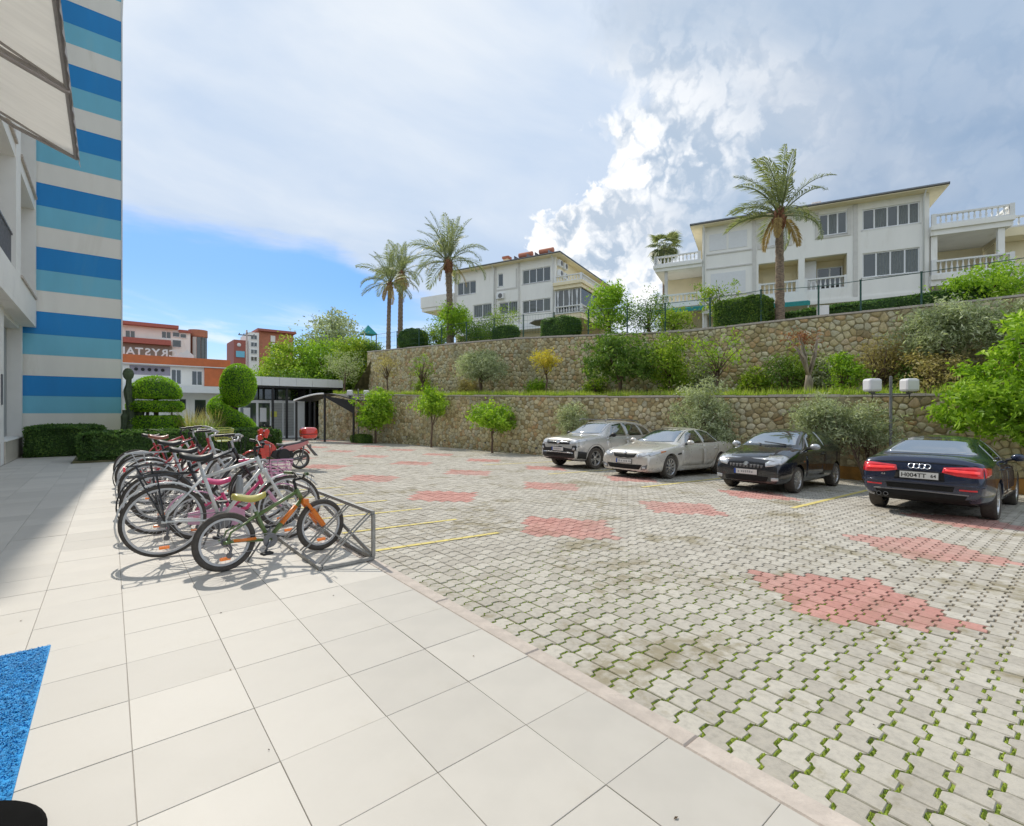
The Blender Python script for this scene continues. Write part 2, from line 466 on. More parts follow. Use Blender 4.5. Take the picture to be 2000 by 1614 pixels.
def paver_material(name, lo, hi, stain):
    m = bpy.data.materials.new(name); m.use_nodes = True; t = NT(m.node_tree)
    out = t.new('ShaderNodeOutputMaterial'); b = t.new('ShaderNodeBsdfPrincipled'); t.l.new(b.outputs[0], out.inputs[0])
    co = t.new('ShaderNodeNewGeometry').outputs['Position']
    a = t.new('ShaderNodeAttribute', attribute_name='tint').outputs['Fac']
    r = t.new('ShaderNodeObjectInfo').outputs['Random']
    q = t.math('FRACT', t.math('ADD', a, r))
    c = t.mix(q, lo, hi)
    n = t.noise(co, 24, 5, .65)
    c = t.mix(1.0, c, t.ramp(n, [(.25, (.78, .78, .77)), (.5, (1, 1, 1)), (.8, (1.14, 1.13, 1.1))]), 'MULTIPLY')
    n2 = t.noise(co, .8, 5, .62, .4); n3 = t.noise(co, 6.5, 5, .65, .3)
    st = t.step(t.math('ADD', t.math('MULTIPLY', n2, .65), t.math('MULTIPLY', n3, .4)), .54, .66)
    c = t.mix(t.math('MULTIPLY', st, .7), c, stain)
    if 'red' in name:      # the red dye has worn away in places
        c = t.mix(t.math('MULTIPLY', t.step(t.noise(co, .42, 4, .6), .42, .68), .35), c, (.47, .41, .36))
    t.put(b.inputs['Base Color'], c); b.inputs['Roughness'].default_value = .88; b.inputs['Specular IOR Level'].default_value = .3
    bp = t.new('ShaderNodeBump'); bp.inputs['Strength'].default_value = .35; bp.inputs['Distance'].default_value = .006
    t.put(bp.inputs['Height'], t.noise(co, 130, 4, .6)); t.l.new(bp.outputs[0], b.inputs['Normal'])
    MAT[name] = m


paver_material('paver_grey', (.44, .41, .355), (.56, .53, .465), (.25, .21, .115))
paver_material('paver_red', (.50, .25, .215), (.60, .33, .285), (.40, .22, .17))


def bed_material():
    """joint filling: sand, with moss where the kerb keeps it damp"""
    m = bpy.data.materials.new('joint_fill'); m.use_nodes = True; t = NT(m.node_tree)
    out = t.new('ShaderNodeOutputMaterial'); b = t.new('ShaderNodeBsdfPrincipled'); t.l.new(b.outputs[0], out.inputs[0])
    co = t.new('ShaderNodeNewGeometry').outputs['Position']; x, y, z = t.sep(co)
    n = t.noise(co, 1.6, 5, .6)
    edge = t.math('ADD', t.math('MULTIPLY', t.step(x, 6.2, 2.4), t.step(y, 5.6, 2.6)), t.math('MULTIPLY', t.math('SUBTRACT', n, .5), 1.1))
    c = t.mix(t.noise(co, 30, 4), (.13, .105, .075), (.25, .21, .15))
    c = t.mix(t.step(edge, .25, .62), c, t.mix(t.noise(co, 60, 3), (.17, .25, .03), (.38, .48, .07)))
    t.put(b.inputs['Base Color'], c); b.inputs['Roughness'].default_value = .95
    MAT['joint_fill'] = m


bed_material()

# ------------------------------------------------------------------ the ground
KERB = 1.83


def lot_z(x): return -.16 - .03 * (max(x, 1.95) - 1.95)


LOW = [(17.5, -9, 0, 1.72), (17.2, 5, 0, 1.87), (16, 12, 0, 2.0), (15, 18, 0, 2.17), (14.4, 24.4, 0, 2.35), (13, 30.5, 0, 2.57), (11.5, 35.6, 0, 2.7)]
LOW = [(x, y, lot_z(x) - .1, z) for x, y, _, z in LOW]
UPP = [(21, -9, 0, 4.6), (20.5, 2.5, 0, 4.8), (19.9, 6.5, 0, 4.87), (19.3, 11.5, 0, 4.9), (18.8, 15, 0, 5.15), (17.9, 21.7, 0, 5.65), (16.4, 31.2, 0, 5.98), (15.55, 36.6, 0, 6.14)]


def low_at(y): return lerp_path(LOW, y)


UPP = [(x, y, low_at(min(y, 35))[3] - .25, z) for x, y, _, z in UPP]


def upp_at(y): return lerp_path(UPP, y)


def terrace_z(y, f=.4): return low_at(y)[3] - .06 + .16 * f


# one sheet to the horizon
g = MB()
R = [0, 60, 150, 400, 1200, 3000]; n = 40
for i, r in enumerate(R):
    for j in range(n):
        a = 2 * PI * j / n; g.v.append((r * math.cos(a), r * math.sin(a), -1.6))
for i in range(len(R) - 1):
    for j in range(n):
        g.f.append((i * n + j, (i + 1) * n + j, (i + 1) * n + (j + 1) % n, i * n + (j + 1) % n)); g.m.append(0)
tag(g.build('ground', MAT['earth_far']), kind='structure')

# pavement: bed, tiles, kerb
pav = MB().box(-2.6, KERB, -4, 17.82, -.5, -.006).box(-2.6, -.83, 17.82, 21.3, -.5, -.006).build('pavement', MAT['tile_joint']); tag(pav, kind='structure')
TX = [-1.9 + .17] + [-1.28 + .45 * k for k in range(7)]
TX = [-2.16, -1.73] + [-1.28 + .45 * k for k in range(7)] + [KERB]
TY = [1.62 + .45 * k for k in range(-12, 44)]


def tile_verts(w, h, j=.0012, c=.0012, dep=.02):
    o = [(-w / 2 + j, -h / 2 + j), (w / 2 - j, -h / 2 + j), (w / 2 - j, h / 2 - j), (-w / 2 + j, h / 2 - j)]
    q = [(x - math.copysign(c, x), y - math.copysign(c, y)) for x, y in o]
    V = [(x, y, 0) for x, y in q] + [(x, y, -c) for x, y in o] + [(x, y, -dep) for x, y in o]
    F = [(0, 1, 2, 3)] + [(i + 4, (i + 1) % 4 + 4, (i + 1) % 4, i) for i in range(4)] + [(i + 8, (i + 1) % 4 + 8, (i + 1) % 4 + 4, i + 4) for i in range(4)]
    return np.array(V), np.array(F)


tiles = []
for xa, xb in zip(TX, TX[1:]):
    for ya, yb in zip(TY, TY[1:]):
        cx, cy = (xa + xb) / 2, (ya + yb) / 2
        if cy > 17.8 and xb > -.82: continue
        s = seen(cx, cy, 0, 150)
        tiles.append((s[2] if s else 99 + abs(cy), cx, cy, xb - xa, yb - ya))
tiles.sort()
shared = {}
VV, FF, TT = [], [], []
nv = 0
for k, (d, cx, cy, w, h) in enumerate(tiles):
    dz = random.gauss(0, .0006); key = (round(w, 3), round(h, 3))
    V, F = tile_verts(w, h)
    if k < 300:
        if key not in shared: shared[key] = raw_mesh('tile', V, F, MAT['tile'])
        o = link('tile', shared[key], pav); o.location = (cx, cy, dz)
        o.rotation_euler = (random.gauss(0, .0012), random.gauss(0, .0012), random.gauss(0, .001))
    else:
        VV.append(V + (cx, cy, dz)); FF.append(F + nv); TT += [random.random()] * len(F); nv += len(V)
tag(link('tile_rows', raw_mesh('tile_rows', np.concatenate(VV), np.concatenate(FF), MAT['tile'], attr=TT), pav), kind='stuff')

kerb = MB().box(KERB + .004, KERB + .115, -4, 18, -.6, -.012).build('kerb', MAT['kerb_stone']); tag(kerb, kind='structure')
for k in range(22):
    y0 = -3.9 + k
    if y0 > 17.0: break
    V, F = tile_verts(.116, 1.0, .002, .008, .3)
    if k == 0: kerb_me = raw_mesh('kerb_stone', V, F, MAT['kerb_stone'])
    o = link('kerb_stone', kerb_me, kerb); o.location = (KERB + .062, y0 + .5, -.002 + random.gauss(0, .0015)); o.rotation_euler = (0, 0, random.gauss(0, .0015))

# car park: bed, pavers
DX, DY, WAVE = .18, .137, .016
b = MB()
ys = list(np.arange(-9, 36, 1.5))
for ya, yb in zip(ys, ys[1:]):
    for fa, fb in ((0, .33), (.33, .66), (.66, 1)):
        def P(y, f):
            x = 1.95 + (low_at(y)[0] + .25 - 1.95) * f
            return (x, y, lot_z(x) - .009)
        b.add([P(ya, fa), P(ya, fb), P(yb, fb), P(yb, fa)], [(0, 1, 2, 3)])
lot = b.build('parking_lot', MAT['joint_fill']); tag(lot, kind='structure')

tt = [0, .40, .5, .90, 1.0]; ww = [-1, -1, 1, 1, -1]


def paver_outline(gw=.0072, gs=.0042):
    lo = [(-DX / 2 + gs + (DX - 2 * gs) * t, -DY / 2 + WAVE * w + gw) for t, w in zip(tt, ww)]
    hi = [(-DX / 2 + gs + (DX - 2 * gs) * t, DY / 2 + WAVE * w - gw) for t, w in zip(tt, ww)]
    return lo + hi[::-1]


def paver_verts(fine):
    o = np.array(paver_outline()); n = 10
    top = [(0 + i, 1 + i, 8 - i, 9 - i) for i in range(4)]
    ring = lambda a, b: [(a + i, a + (i + 1) % n, b + (i + 1) % n, b + i) for i in range(n)]
    c3 = lambda p, z: np.column_stack([p, np.full(n, z)])
    if fine:
        q = o * np.array([.96, .945])
        return np.concatenate([c3(q, 0), c3(o, -.005), c3(o, -.03)]), np.array(top + ring(10, 0) + ring(20, 10))
    return np.concatenate([c3(o, 0), c3(o, -.02)]), np.array(top + ring(10, 0))


def diamond(x, y):
    for cx in (5.05, 8.0, 11.05):
        for k in range(-1, 10):
            cy = 1.45 + 3.4 * k
            if abs(y - cy) / .92 + abs(x - cx) / .82 < 1: return True
    return False


PV = []
for i in range(int(16.5 / DX) + 2):
    x = 1.955 + DX * (i + .5)
    for j in range(int(-3.6 / DY), int(35 / DY)):
        y = DY * (j + .5)
        if x > low_at(y)[0] - .02: continue
        if y > 17.9 and x < 4.75: continue
        s = seen(x, y, lot_z(x), 60)
        PV.append((s[2] if s else 50 + abs(y), x, y, diamond(x, y)))
PV.sort()
Vf, Ff = paver_verts(True); Vc, Fc = paver_verts(False)
near = [raw_mesh('paver', Vf, Ff, MAT[k]) for k in ('paver_grey', 'paver_red')]
slope = math.atan(.03)
VV, FF, TT, MM = [], [], [], []; nv = 0
for k, (d, x, y, red) in enumerate(PV):
    dz = random.gauss(0, .0016); ta, tb = random.gauss(0, .008), random.gauss(0, .008)
    if k < 300:
        o = link('paver', near[int(red)], lot); o.location = (x, y, lot_z(x) + dz); o.rotation_euler = (ta, slope + tb, random.gauss(0, .006))
    else:
        V, F = (Vf, Ff) if d < 9 else (Vc, Fc)
        W = V.copy(); W[:, 2] += V[:, 1] * ta - V[:, 0] * (tb + .03) + lot_z(x) + dz; W[:, 0] += x; W[:, 1] += y
        VV.append(W); FF.append(F + nv); nv += len(V); TT.append(np.full(len(F), random.random())); MM.append(np.full(len(F), int(red)))
tag(link('paver_field', raw_mesh('paver_field', np.concatenate(VV), np.concatenate(FF), [MAT['paver_grey'], MAT['paver_red']], np.concatenate(MM), np.concatenate(TT)), lot), kind='stuff')

# moss cushions in the joints beside the kerb
VV, FF, TT = [], [], []; nv = 0
for _ in range(15000):
    x = 1.96 + random.random() ** 1.5 * 2.9; y = random.uniform(-1.6, 4.2)
    if random.random() < (x - 1.9) / 4.2 or random.random() < max(0, (y - 2.2) / 2.4): continue
    i = math.floor((x - 1.955) / DX); t = (x - 1.955) / DX - i
    w = np.interp(t, tt, ww) * WAVE
    y = round(y / DY) * DY + w + random.gauss(0, .003)
    r = random.uniform(.006, .014); h = random.uniform(.007, .016); z = lot_z(x) - .008
    a = [2 * PI * q / 5 + random.random() for q in range(5)]
    V = [(x + r * math.cos(q) * random.uniform(.7, 1.3), y + r * math.sin(q) * random.uniform(.7, 1.2), z) for q in a] + [(x, y, z + h)]
    VV += V; FF += [(nv + q, nv + (q + 1) % 5, nv + 5) for q in range(5)]; TT += [random.random()] * 5; nv += 6
tag(link('moss', raw_mesh('moss', VV, FF, MAT['moss'], attr=TT)), kind='stuff')
# the weed at the end of the first yellow line
VV, FF, TT = [], [], []; nv = 0
for _ in range(140):
    a = random.uniform(0, 2 * PI); r = random.random() * .045; h = random.uniform(.03, .085)
    x, y = 2.0 + r * math.cos(a), 5.19 + r * math.sin(a); dx, dy = math.cos(a) * .03, math.sin(a) * .03
    VV += [(x - dy * .2, y + dx * .2, lot_z(2)), (x + dy * .2, y - dx * .2, lot_z(2)), (x + dx, y + dy, lot_z(2) + h)]; FF.append((nv, nv + 1, nv + 2)); TT.append(random.random()); nv += 3
tag(link('weed_tuft', raw_mesh('weed_tuft', VV, FF, MAT['grass'], attr=TT)), 'small tuft of weed growing at the kerb end of the nearest yellow line', 'weed')


# yellow bay lines, painted on the pavers
def line(x0, y0, x1, y1, w, lab):
    L = math.hypot(x1 - x0, y1 - y0); n = max(2, int(L / .18)); dx, dy = (x1 - x0) / L, (y1 - y0) / L
    m = MB()
    for i in range(n):
        a, c = L * i / n + .006, L * (i + 1) / n - .004
        pts = []
        for s, q in ((a, -w / 2), (c, -w / 2), (c, w / 2), (a, w / 2)):
            x, y = x0 + dx * s - dy * q, y0 + dy * s + dx * q
            pts.append((x, y, lot_z(x) + .0055 + random.uniform(0, .001)))
        m.add(pts, [(0, 1, 2, 3)])
    return tag(m.build('bay_line', MAT['line_yellow'], lot))


line(2.1, 5.2, 4.0, 5.12, .075, '')
line(2.3, 6.22, 4.02, 6.17, .07, '')
line(2.3, 7.28, 4.02, 7.23, .07, '')
line(2.3, 8.32, 3.9, 8.3, .07, '')
line(2.3, 9.36, 3.9, 9.34, .07, '')
line(2.3, 10.4, 3.9, 10.4, .07, '')
for y in (.35, 3.66, 6.98, 10.2, 13.4): line(9.8, y, 14.6, y + .02, .10, '')

# road beyond the paved part, terrace, hillside
r = MB()
for xa, xb in ((-30, .0), (.0, 1.95), (1.95, 16), (16, 40)):
    for ya, yb in ((24, 34), (34, 50), (50, 64), (64, 130)):
        r.add([(xa, ya, lot_z(xa) - .05), (xb, ya, lot_z(xb) - .05), (xb, yb, lot_z(xb) - .05), (xa, yb, lot_z(xa) - .05)], [(0, 1, 2, 3)])
tag(r.build('road', MAT['asphalt']), kind='structure')

t = MB(); ys = list(np.arange(-9, 36, 1.0))
for ya, yb in zip(ys, ys[1:]):
    def P(y, f):
        a, c = low_at(y), upp_at(y); x = a[0] + .3 + (c[0] + .4 - a[0] - .3) * f
        return (x, y, terrace_z(y, f) + .05 * math.sin(y * 1.7 + f * 5))
    for fa, fb in ((0, .3), (.3, .65), (.65, 1)):
        t.add([P(ya, fa), P(ya, fb), P(yb, fb), P(yb, fa)], [(0, 1, 2, 3)])
terrace = t.build('terrace', MAT['soil'], smooth='all'); tag(terrace, kind='structure')

h = MB(); ys = list(np.arange(-30, 36.1, 3)) + list(np.arange(36.7, 130, 4)); off = [0, .6, 2, 5, 9, 14, 20, 40, 90, 200]


def hill_pt(y, o):
    if y < 36.5:
        a = upp_at(min(max(y, -9), 36.5)); return (a[0] + .3 + o, y, a[3] - .10 + min(o, 22) * .1)
    x = 12.2 - (y - 36) * .04 + o
    return (x, y, -.5 + min(o * .75, 7.2) + min(max(o - 9, 0), 20) * .08)


for ya, yb in zip(ys, ys[1:]):
    for oa, ob in zip(off, off[1:]):
        h.add([hill_pt(ya, oa), hill_pt(ya, ob), hill_pt(yb, ob), hill_pt(yb, oa)], [(0, 1, 2, 3)])
tag(h.build('hillside', MAT['soil'], smooth='all'), kind='structure')


# ------------------------------------------------------------------ stone retaining walls
def voronoi_cells(L, H, sw, sh):
    pts = {}
    nc, nr = int(L / sw), max(3, int(round(H / sh)))
    cw, ch = L / nc, H / nr
    for r in range(-1, nr + 1):
        for c in range(-1, nc + 1):
            pts[(r, c)] = ((c + .5 + (r % 2) * .5 - .25 + random.uniform(-.48, .48)) * cw, (r + .5 + random.uniform(-.42, .42)) * ch)
    out = []
    for (r, c), (px, py) in pts.items():
        if not (0 <= r < nr and 0 <= c < nc): continue
        poly = [(px - 2 * cw, py - 2 * ch), (px + 2 * cw, py - 2 * ch), (px + 2 * cw, py + 2 * ch), (px - 2 * cw, py + 2 * ch)]
        cut = [pts[(r + a, c + e)] for a in (-1, 0, 1) for e in (-2, -1, 0, 1, 2) if (a or e) and (r + a, c + e) in pts]
        planes = [((qx - px), (qy - py), ((qx * qx + qy * qy) - (px * px + py * py)) / 2) for qx, qy in cut]
        planes += [(0, -1, -.01), (0, 1, H - .01), (-1, 0, 0), (1, 0, L)]
        for A, B, K in planes:
            q = []
            for i in range(len(poly)):
                (xa, ya), (xb, yb) = poly[i - 1], poly[i]
                da, db = A * xa + B * ya - K, A * xb + B * yb - K
                if (da <= 0) != (db <= 0):
                    f = da / (da - db); q.append((xa + (xb - xa) * f, ya + (yb - ya) * f))
                if db <= 0: q.append((xb, yb))
            poly = q
            if len(poly) < 3: break
        if len(poly) >= 3: out.append(poly)
    return out


def stone_rings(poly, gap=.008):
    """a rounded stone face: three rings of ten points as (along, up, depth)"""
    cx = sum(p[0] for p in poly) / len(poly); cy = sum(p[1] for p in poly) / len(poly)
    q = []
    for i in range(len(poly)):
        a, b = poly[i], poly[(i + 1) % len(poly)]
        q += [(a[0] * .85 + b[0] * .15, a[1] * .85 + b[1] * .15), (a[0] * .15 + b[0] * .85, a[1] * .15 + b[1] * .85)]
    seg = [math.dist(q[i], q[(i + 1) % len(q)]) for i in range(len(q))]; tot = sum(seg)
    if tot < .14: return None
    pts = []; acc = 0; i = 0
    for k in range(10):
        s = tot * k / 10
        while acc + seg[i] < s: acc += seg[i]; i += 1
        f = (s - acc) / max(seg[i], 1e-6); a, b = q[i], q[(i + 1) % len(q)]
        pts.append((a[0] + (b[0] - a[0]) * f, a[1] + (b[1] - a[1]) * f))
    rad = tot / 6.3; k = max(.5, 1 - gap / rad * 1.2)
    d1 = random.uniform(.012, .036); d2 = d1 + random.uniform(.0, .02)
    V = []
    for sc, dep in ((k, -.02), (k * .94, d1), (k * .62, d2)):
        for x, y in pts: V.append((cx + (x - cx) * sc, cy + (y - cy) * sc, dep + (random.uniform(-.006, .008) if dep > 0 else 0)))
    V.append((cx, cy, d2 + random.uniform(-.004, .012)))
    F = [(a + i, a + (i + 1) % 10, a + 10 + (i + 1) % 10, a + 10 + i) for a in (0, 10) for i in range(10)] + [(20 + i, 20 + (i + 1) % 10, 30) for i in range(10)]
    return V, F, (cx, cy)


def stone_wall(name, label, path, thick, sw, sh, cap):
    root = thing(name, label, 'stone wall', (path[0][0], path[0][1], path[0][2]))
    ox, oy, oz = path[0][:3]
    acc = [0]
    for a, c in zip(path, path[1:]): acc.append(acc[-1] + math.hypot(c[0] - a[0], c[1] - a[1]))
    L = acc[-1]; H = sum(p[3] - p[2] for p in path) / len(path)
    nrm = []
    for a, c in zip(path, path[1:]):
        l = math.hypot(c[0] - a[0], c[1] - a[1]); nrm.append((-(c[1] - a[1]) / l, (c[0] - a[0]) / l))

    def pos(s, t, dep):
        s = min(max(s, 0), L - 1e-4); i = 0
        while acc[i + 1] < s: i += 1
        f = (s - acc[i]) / (acc[i + 1] - acc[i]); a, c = path[i], path[i + 1]
        z0 = a[2] + (c[2] - a[2]) * f; z1 = a[3] + (c[3] - a[3]) * f
        return (a[0] + (c[0] - a[0]) * f + nrm[i][0] * dep - ox, a[1] + (c[1] - a[1]) * f + nrm[i][1] * dep - oy, z0 + (z1 - z0) * t / H - oz)
    core = MB(); ns = int(L / 1.5)
    for i in range(ns):
        sa, sb = L * i / ns, L * (i + 1) / ns
        v = [pos(s, tq, d) for s in (sa, sb) for tq in (0, H) for d in (0, -thick)]
        core.add(v, [(0, 4, 6, 2), (2, 6, 7, 3), (1, 3, 7, 5)] + ([(0, 2, 3, 1)] if i == 0 else []) + ([(4, 5, 7, 6)] if i == ns - 1 else []))
    core.build('wall_core', MAT['mortar'], root)
    cp = MB(); n = int(L / 1.0)
    for i in range(n):
        sa, sb = L * i / n + .004, L * (i + 1) / n - .004; e = random.uniform(-.022, .02)
        v = [tuple(np.add(pos(s, H, d), (0, 0, z))) for s in (sa, sb) for z in (.003, cap + e) for d in (.045, -thick - .04)]
        q = MB().add(v, [(0, 4, 6, 2), (2, 6, 7, 3), (1, 3, 7, 5), (0, 2, 3, 1), (4, 5, 7, 6), (0, 1, 5, 4)])
        q.build('coping_stone', MAT['kerb_stone'], root)
    for i in range(int(L / 3.4)):      # drain pipes through the wall
        a, c_ = pos(2 + 3.4 * i, H * random.uniform(.12, .2), -.05), pos(2 + 3.4 * i, H * .12, .10); MB().tube([a, (c_[0], c_[1], a[2] - .015)], .035, 8).build('drain_pipe', MAT['grey_plastic'], root)
    cells = []
    for poly in voronoi_cells(L, H, sw, sh):
        sr = stone_rings(poly)
        if not sr: continue
        V, F, c = sr
        V = [pos(*p) for p in V]; w = pos(c[0], c[1], 0)
        s = seen(w[0] + ox, w[1] + oy, w[2] + oz, 20)
        cells.append((s[2] if s else 200, V, F))
    cells.sort(key=lambda q: q[0])
    SV, SF, ST = [], [], []
    for k, (d, V, F) in enumerate(cells):
        tn = random.random()
        if k < 300:
            me = bpy.data.meshes.new('stone'); me.from_pydata(V, [], F); me.materials.append(MAT['stone'])
            at = me.attributes.new('tint', 'FLOAT', 'FACE'); at.data.foreach_set('value', [tn] * len(F))
            me.polygons.foreach_set('use_smooth', [True] * len(F)); link('stone', me, root)
        else:
            kk = len(SV); SV += V; SF += [tuple(kk + i for i in f) for f in F]; ST += [tn] * len(F)
    me = bpy.data.meshes.new('stone_courses'); me.from_pydata(SV, [], SF); me.materials.append(MAT['stone'])
    at = me.attributes.new('tint', 'FLOAT', 'FACE'); at.data.foreach_set('value', ST); me.polygons.foreach_set('use_smooth', [True] * len(SF))
    tag(link('stone_courses', me, root), kind='stuff')
    return root


wall_low = stone_wall('retaining_wall', 'lower rubble stone retaining wall right behind the parked cars', LOW, .45, .25, .185, .07)
wall_upp = stone_wall('retaining_wall', 'upper rubble stone retaining wall behind the terrace trees, topped by the fence', UPP, .5, .265, .2, .08)
M('ochre_render', (.40, .20, .05), .9, var=.25, scale=3, bump=.4, bscale=25)
fo = MB()
for ya, yb in ((-6, 1.5), (1.5, 5), (5, 9.5)):
    pts = []
    for y in (ya, yb):
        a = low_at(y); pts += [(a[0] - .10, y, lot_z(17) - .1), (a[0] + .05, y, lot_z(17) - .1), (a[0] + .05, y, lot_z(17) + .38), (a[0] - .08, y, lot_z(17) + .38)]
    fo.add([tuple(np.subtract(p, wall_low.location)) for p in pts], [(0, 1, 2, 3), (4, 7, 6, 5), (0, 3, 7, 4), (3, 2, 6, 7), (0, 4, 5, 1)])
fo.build('footing', MAT['ochre_render'], wall_low, label='ochre rendered footing along the bottom of the wall')


# ------------------------------------------------------------------ plants
def leaf_quads(P, N, size, aspect=.45, tint=None, jit=.9):
    """one bent leaf per point P, facing about N"""
    n = len(P)
    N = N + rng.normal(0, jit, (n, 3)); N /= np.linalg.norm(N, axis=1)[:, None] + 1e-9
    U = rng.normal(0, 1, (n, 3)); U -= N * (U * N).sum(1)[:, None]; U /= np.linalg.norm(U, axis=1)[:, None] + 1e-9
    W = np.cross(N, U)
    L = size * rng.uniform(.65, 1.3, n)[:, None]
    a = P - U * L * .5; c = P + U * L * .5 - N * L * .12
    b = P + W * L * aspect * .5 + N * L * .06; d = P - W * L * aspect * .5 + N * L * .06
    V = np.stack([a, b, c, d], 1).reshape(-1, 3); F = np.arange(4 * n).reshape(-1, 4)
    return V, F, (rng.random(n) if tint is None else tint)


def crown_points(ells, clumps, per, spread, shell=.4):
    ells = [np.array(e, float) for e in ells]; wt = np.array([(e[3] * e[4] * e[5]) ** .7 for e in ells]); wt /= wt.sum()
    P, N, T, CC = [], [], [], []
    for k in rng.choice(len(ells), clumps, p=wt):
        e = ells[k]; u = rng.normal(0, 1, 3); u /= np.linalg.norm(u)
        r = rng.random() ** shell * (rng.uniform(1.1, 1.4) if rng.random() < .16 else 1); c = e[:3] + u * e[3:] * r
        n = int(per * rng.uniform(.5, 1.5)); sp = spread * rng.uniform(.6, 1.3)
        P.append(c + rng.normal(0, 1, (n, 3)) * sp * np.array([1, 1, .75])); N.append(np.tile(u * .7 + (0, 0, .5), (n, 1)))
        T.append(np.clip(rng.normal(.25 + .5 * rng.random(), .17, n), 0, 1)); CC.append(c)
    return np.concatenate(P), np.concatenate(N), np.concatenate(T), CC


def tree(name, label, cat, loc, trunk_h, trunk_r, ells, mat, clumps=70, per=40, spread=.16, leaf=.09, aspect=.45, bark='bark', group=None, lean=(0, 0), limbs=7, shell=.4, multi=1, rough=1.0):
    root = thing(name, label, cat, loc, 0, group)
    P, N, T, CC = crown_points(ells, clumps, per, spread, shell)
    V, F, T = leaf_quads(P, N, leaf, aspect, T)
    m = MB(); top = np.array([lean[0], lean[1], trunk_h])
    for q in range(multi):
        off = np.array([random.uniform(-.1, .1), random.uniform(-.1, .1), 0]) * (multi > 1)
        pts = [off * .3 + (0, 0, -.15)]
        for k in range(1, 5):
            f = k / 4; pts.append(top * f * np.array([f, f, 1]) + off * f * 3 + np.array([random.gauss(0, .02), random.gauss(0, .02), 0]) * rough)
        m.tube(pts, [trunk_r * (1.25 - .5 * k / 4) for k in range(5)], 7)
        for c in random.sample(CC, min(limbs, len(CC))):
            a = np.array(pts[random.choice((3, 4))]); mid = a * .5 + c * .5 + (random.gauss(0, .05), random.gauss(0, .05), .08)
            m.tube([a, mid, c], [trunk_r * .5, trunk_r * .3, trunk_r * .1], 5)
    m.build('trunk', MAT[bark], root, smooth='all')
    link('crown', raw_mesh('crown', V, F, MAT[mat], attr=T), root)
    return root


def clipped(name, label, cat, loc, shape, mat, leaf=.05, dens=900, group=None, rz=0, trunk=None, fuzz=.02):
    """a clipped plant: leaves over the surface of a shape, dark twigs inside"""
    root = thing(name, label, cat, loc, rz, group)
    me = shape.mesh('inner_twigs', MAT['leaf_dark'], 'all')
    me.calc_loop_triangles()
    nv = len(me.vertices); co = np.empty(nv * 3); me.vertices.foreach_get('co', co); co = co.reshape(-1, 3)
    tri = np.empty(len(me.loop_triangles) * 3, np.int32); me.loop_triangles.foreach_get('vertices', tri); tri = tri.reshape(-1, 3)
    A, B, D = co[tri[:, 0]], co[tri[:, 1]], co[tri[:, 2]]
    n = np.cross(B - A, D - A); ar = np.linalg.norm(n, axis=1) / 2; n /= (np.linalg.norm(n, axis=1)[:, None] + 1e-9)
    cnt = int(ar.sum() * dens); k = rng.choice(len(tri), cnt, p=ar / ar.sum())
    u = rng.random((cnt, 2)); fl = u.sum(1) > 1; u[fl] = 1 - u[fl]
    P = A[k] + (B - A)[k] * u[:, :1] + (D - A)[k] * u[:, 1:] + n[k] * (rng.normal(.0, fuzz, cnt) + .005)[:, None]
    low = np.sin(P[:, 0] * 5.1 + P[:, 2] * 3.3) * np.sin(P[:, 1] * 4.3 + 1) * .18
    V, F, T = leaf_quads(P, n[k], leaf, .5, np.clip(rng.normal(.45, .24, cnt) + low, 0, 1), .75)
    vn = np.empty(nv * 3); me.vertices.foreach_get('normal', vn); vn = vn.reshape(-1, 3)
    me.vertices.foreach_set('co', (co - vn * (.035 + fuzz)).ravel())
    at = me.attributes.new('tint', 'FLOAT', 'FACE'); at.data.foreach_set('value', [.1] * len(me.polygons))
    link('inner_twigs', me, root)
    link('foliage', raw_mesh('foliage', V, F, MAT[mat], attr=T), root)
    if trunk: trunk.build('trunk', MAT['bark'], root, smooth='all')
    return root


def soft_box(w, d, h, e=.30, nu=28, nv=16, wob=.02):
    """a box with rounded edges standing on z = 0"""
    m = MB(); V = []
    sg = lambda v, p: math.copysign(abs(v) ** p, v)
    for i in range(nv + 1):
        th = -PI / 2 + PI * i / nv
        for j in range(nu):
            a = 2 * PI * j / nu
            V.append((w / 2 * sg(math.cos(th), e) * sg(math.cos(a), e) + random.gauss(0, wob), d / 2 * sg(math.cos(th), e) * sg(math.sin(a), e) + random.gauss(0, wob), h / 2 + h / 2 * sg(math.sin(th), e) + random.gauss(0, wob) * (i > 2)))
    F = [(i * nu + j, i * nu + (j + 1) % nu, (i + 1) * nu + (j + 1) % nu, (i + 1) * nu + j) for i in range(nv) for j in range(nu)]
    return m.add(V, F)


def E_(x, y, z, a, b, c): return (x, y, z, a, b, c)


LZ = lambda x: lot_z(x)
G1 = 'young citrus trees in front of the lower stone wall'
tree('citrus_tree', 'broad leafy citrus tree left of the two small round citrus trees', 'tree', (12.45, 28.1, LZ(12.5)), 1.3, .06, [E_(0, 0, 2.15, 1.05, 1.1, .9), E_(.2, -.3, 2.85, .6, .6, .5), E_(-.2, .2, 1.45, .85, .85, .5)], 'leaf_bright', 120, 34, .17, .2, .5, group=G1)
tree('citrus_tree', 'small citrus tree with pale yellow-green crown on a thin bare trunk', 'tree', (13.55, 23.3, LZ(13.5)), 1.55, .05, [E_(0, 0, 2.3, .95, 1.0, .75), E_(.1, .1, 2.75, .6, .6, .5)], 'leaf_bright', 95, 28, .16, .16, .45, group=G1)
tree('citrus_tree', 'round citrus tree on a thin trunk left of the silver SUV', 'tree', (14.0, 18.4, LZ(14)), 1.2, .05, [E_(0, 0, 1.8, 1.0, 1.05, .65), E_(.3, -.2, 1.5, .7, .7, .5)], 'leaf_bright', 100, 30, .15, .16, .5, group=G1)
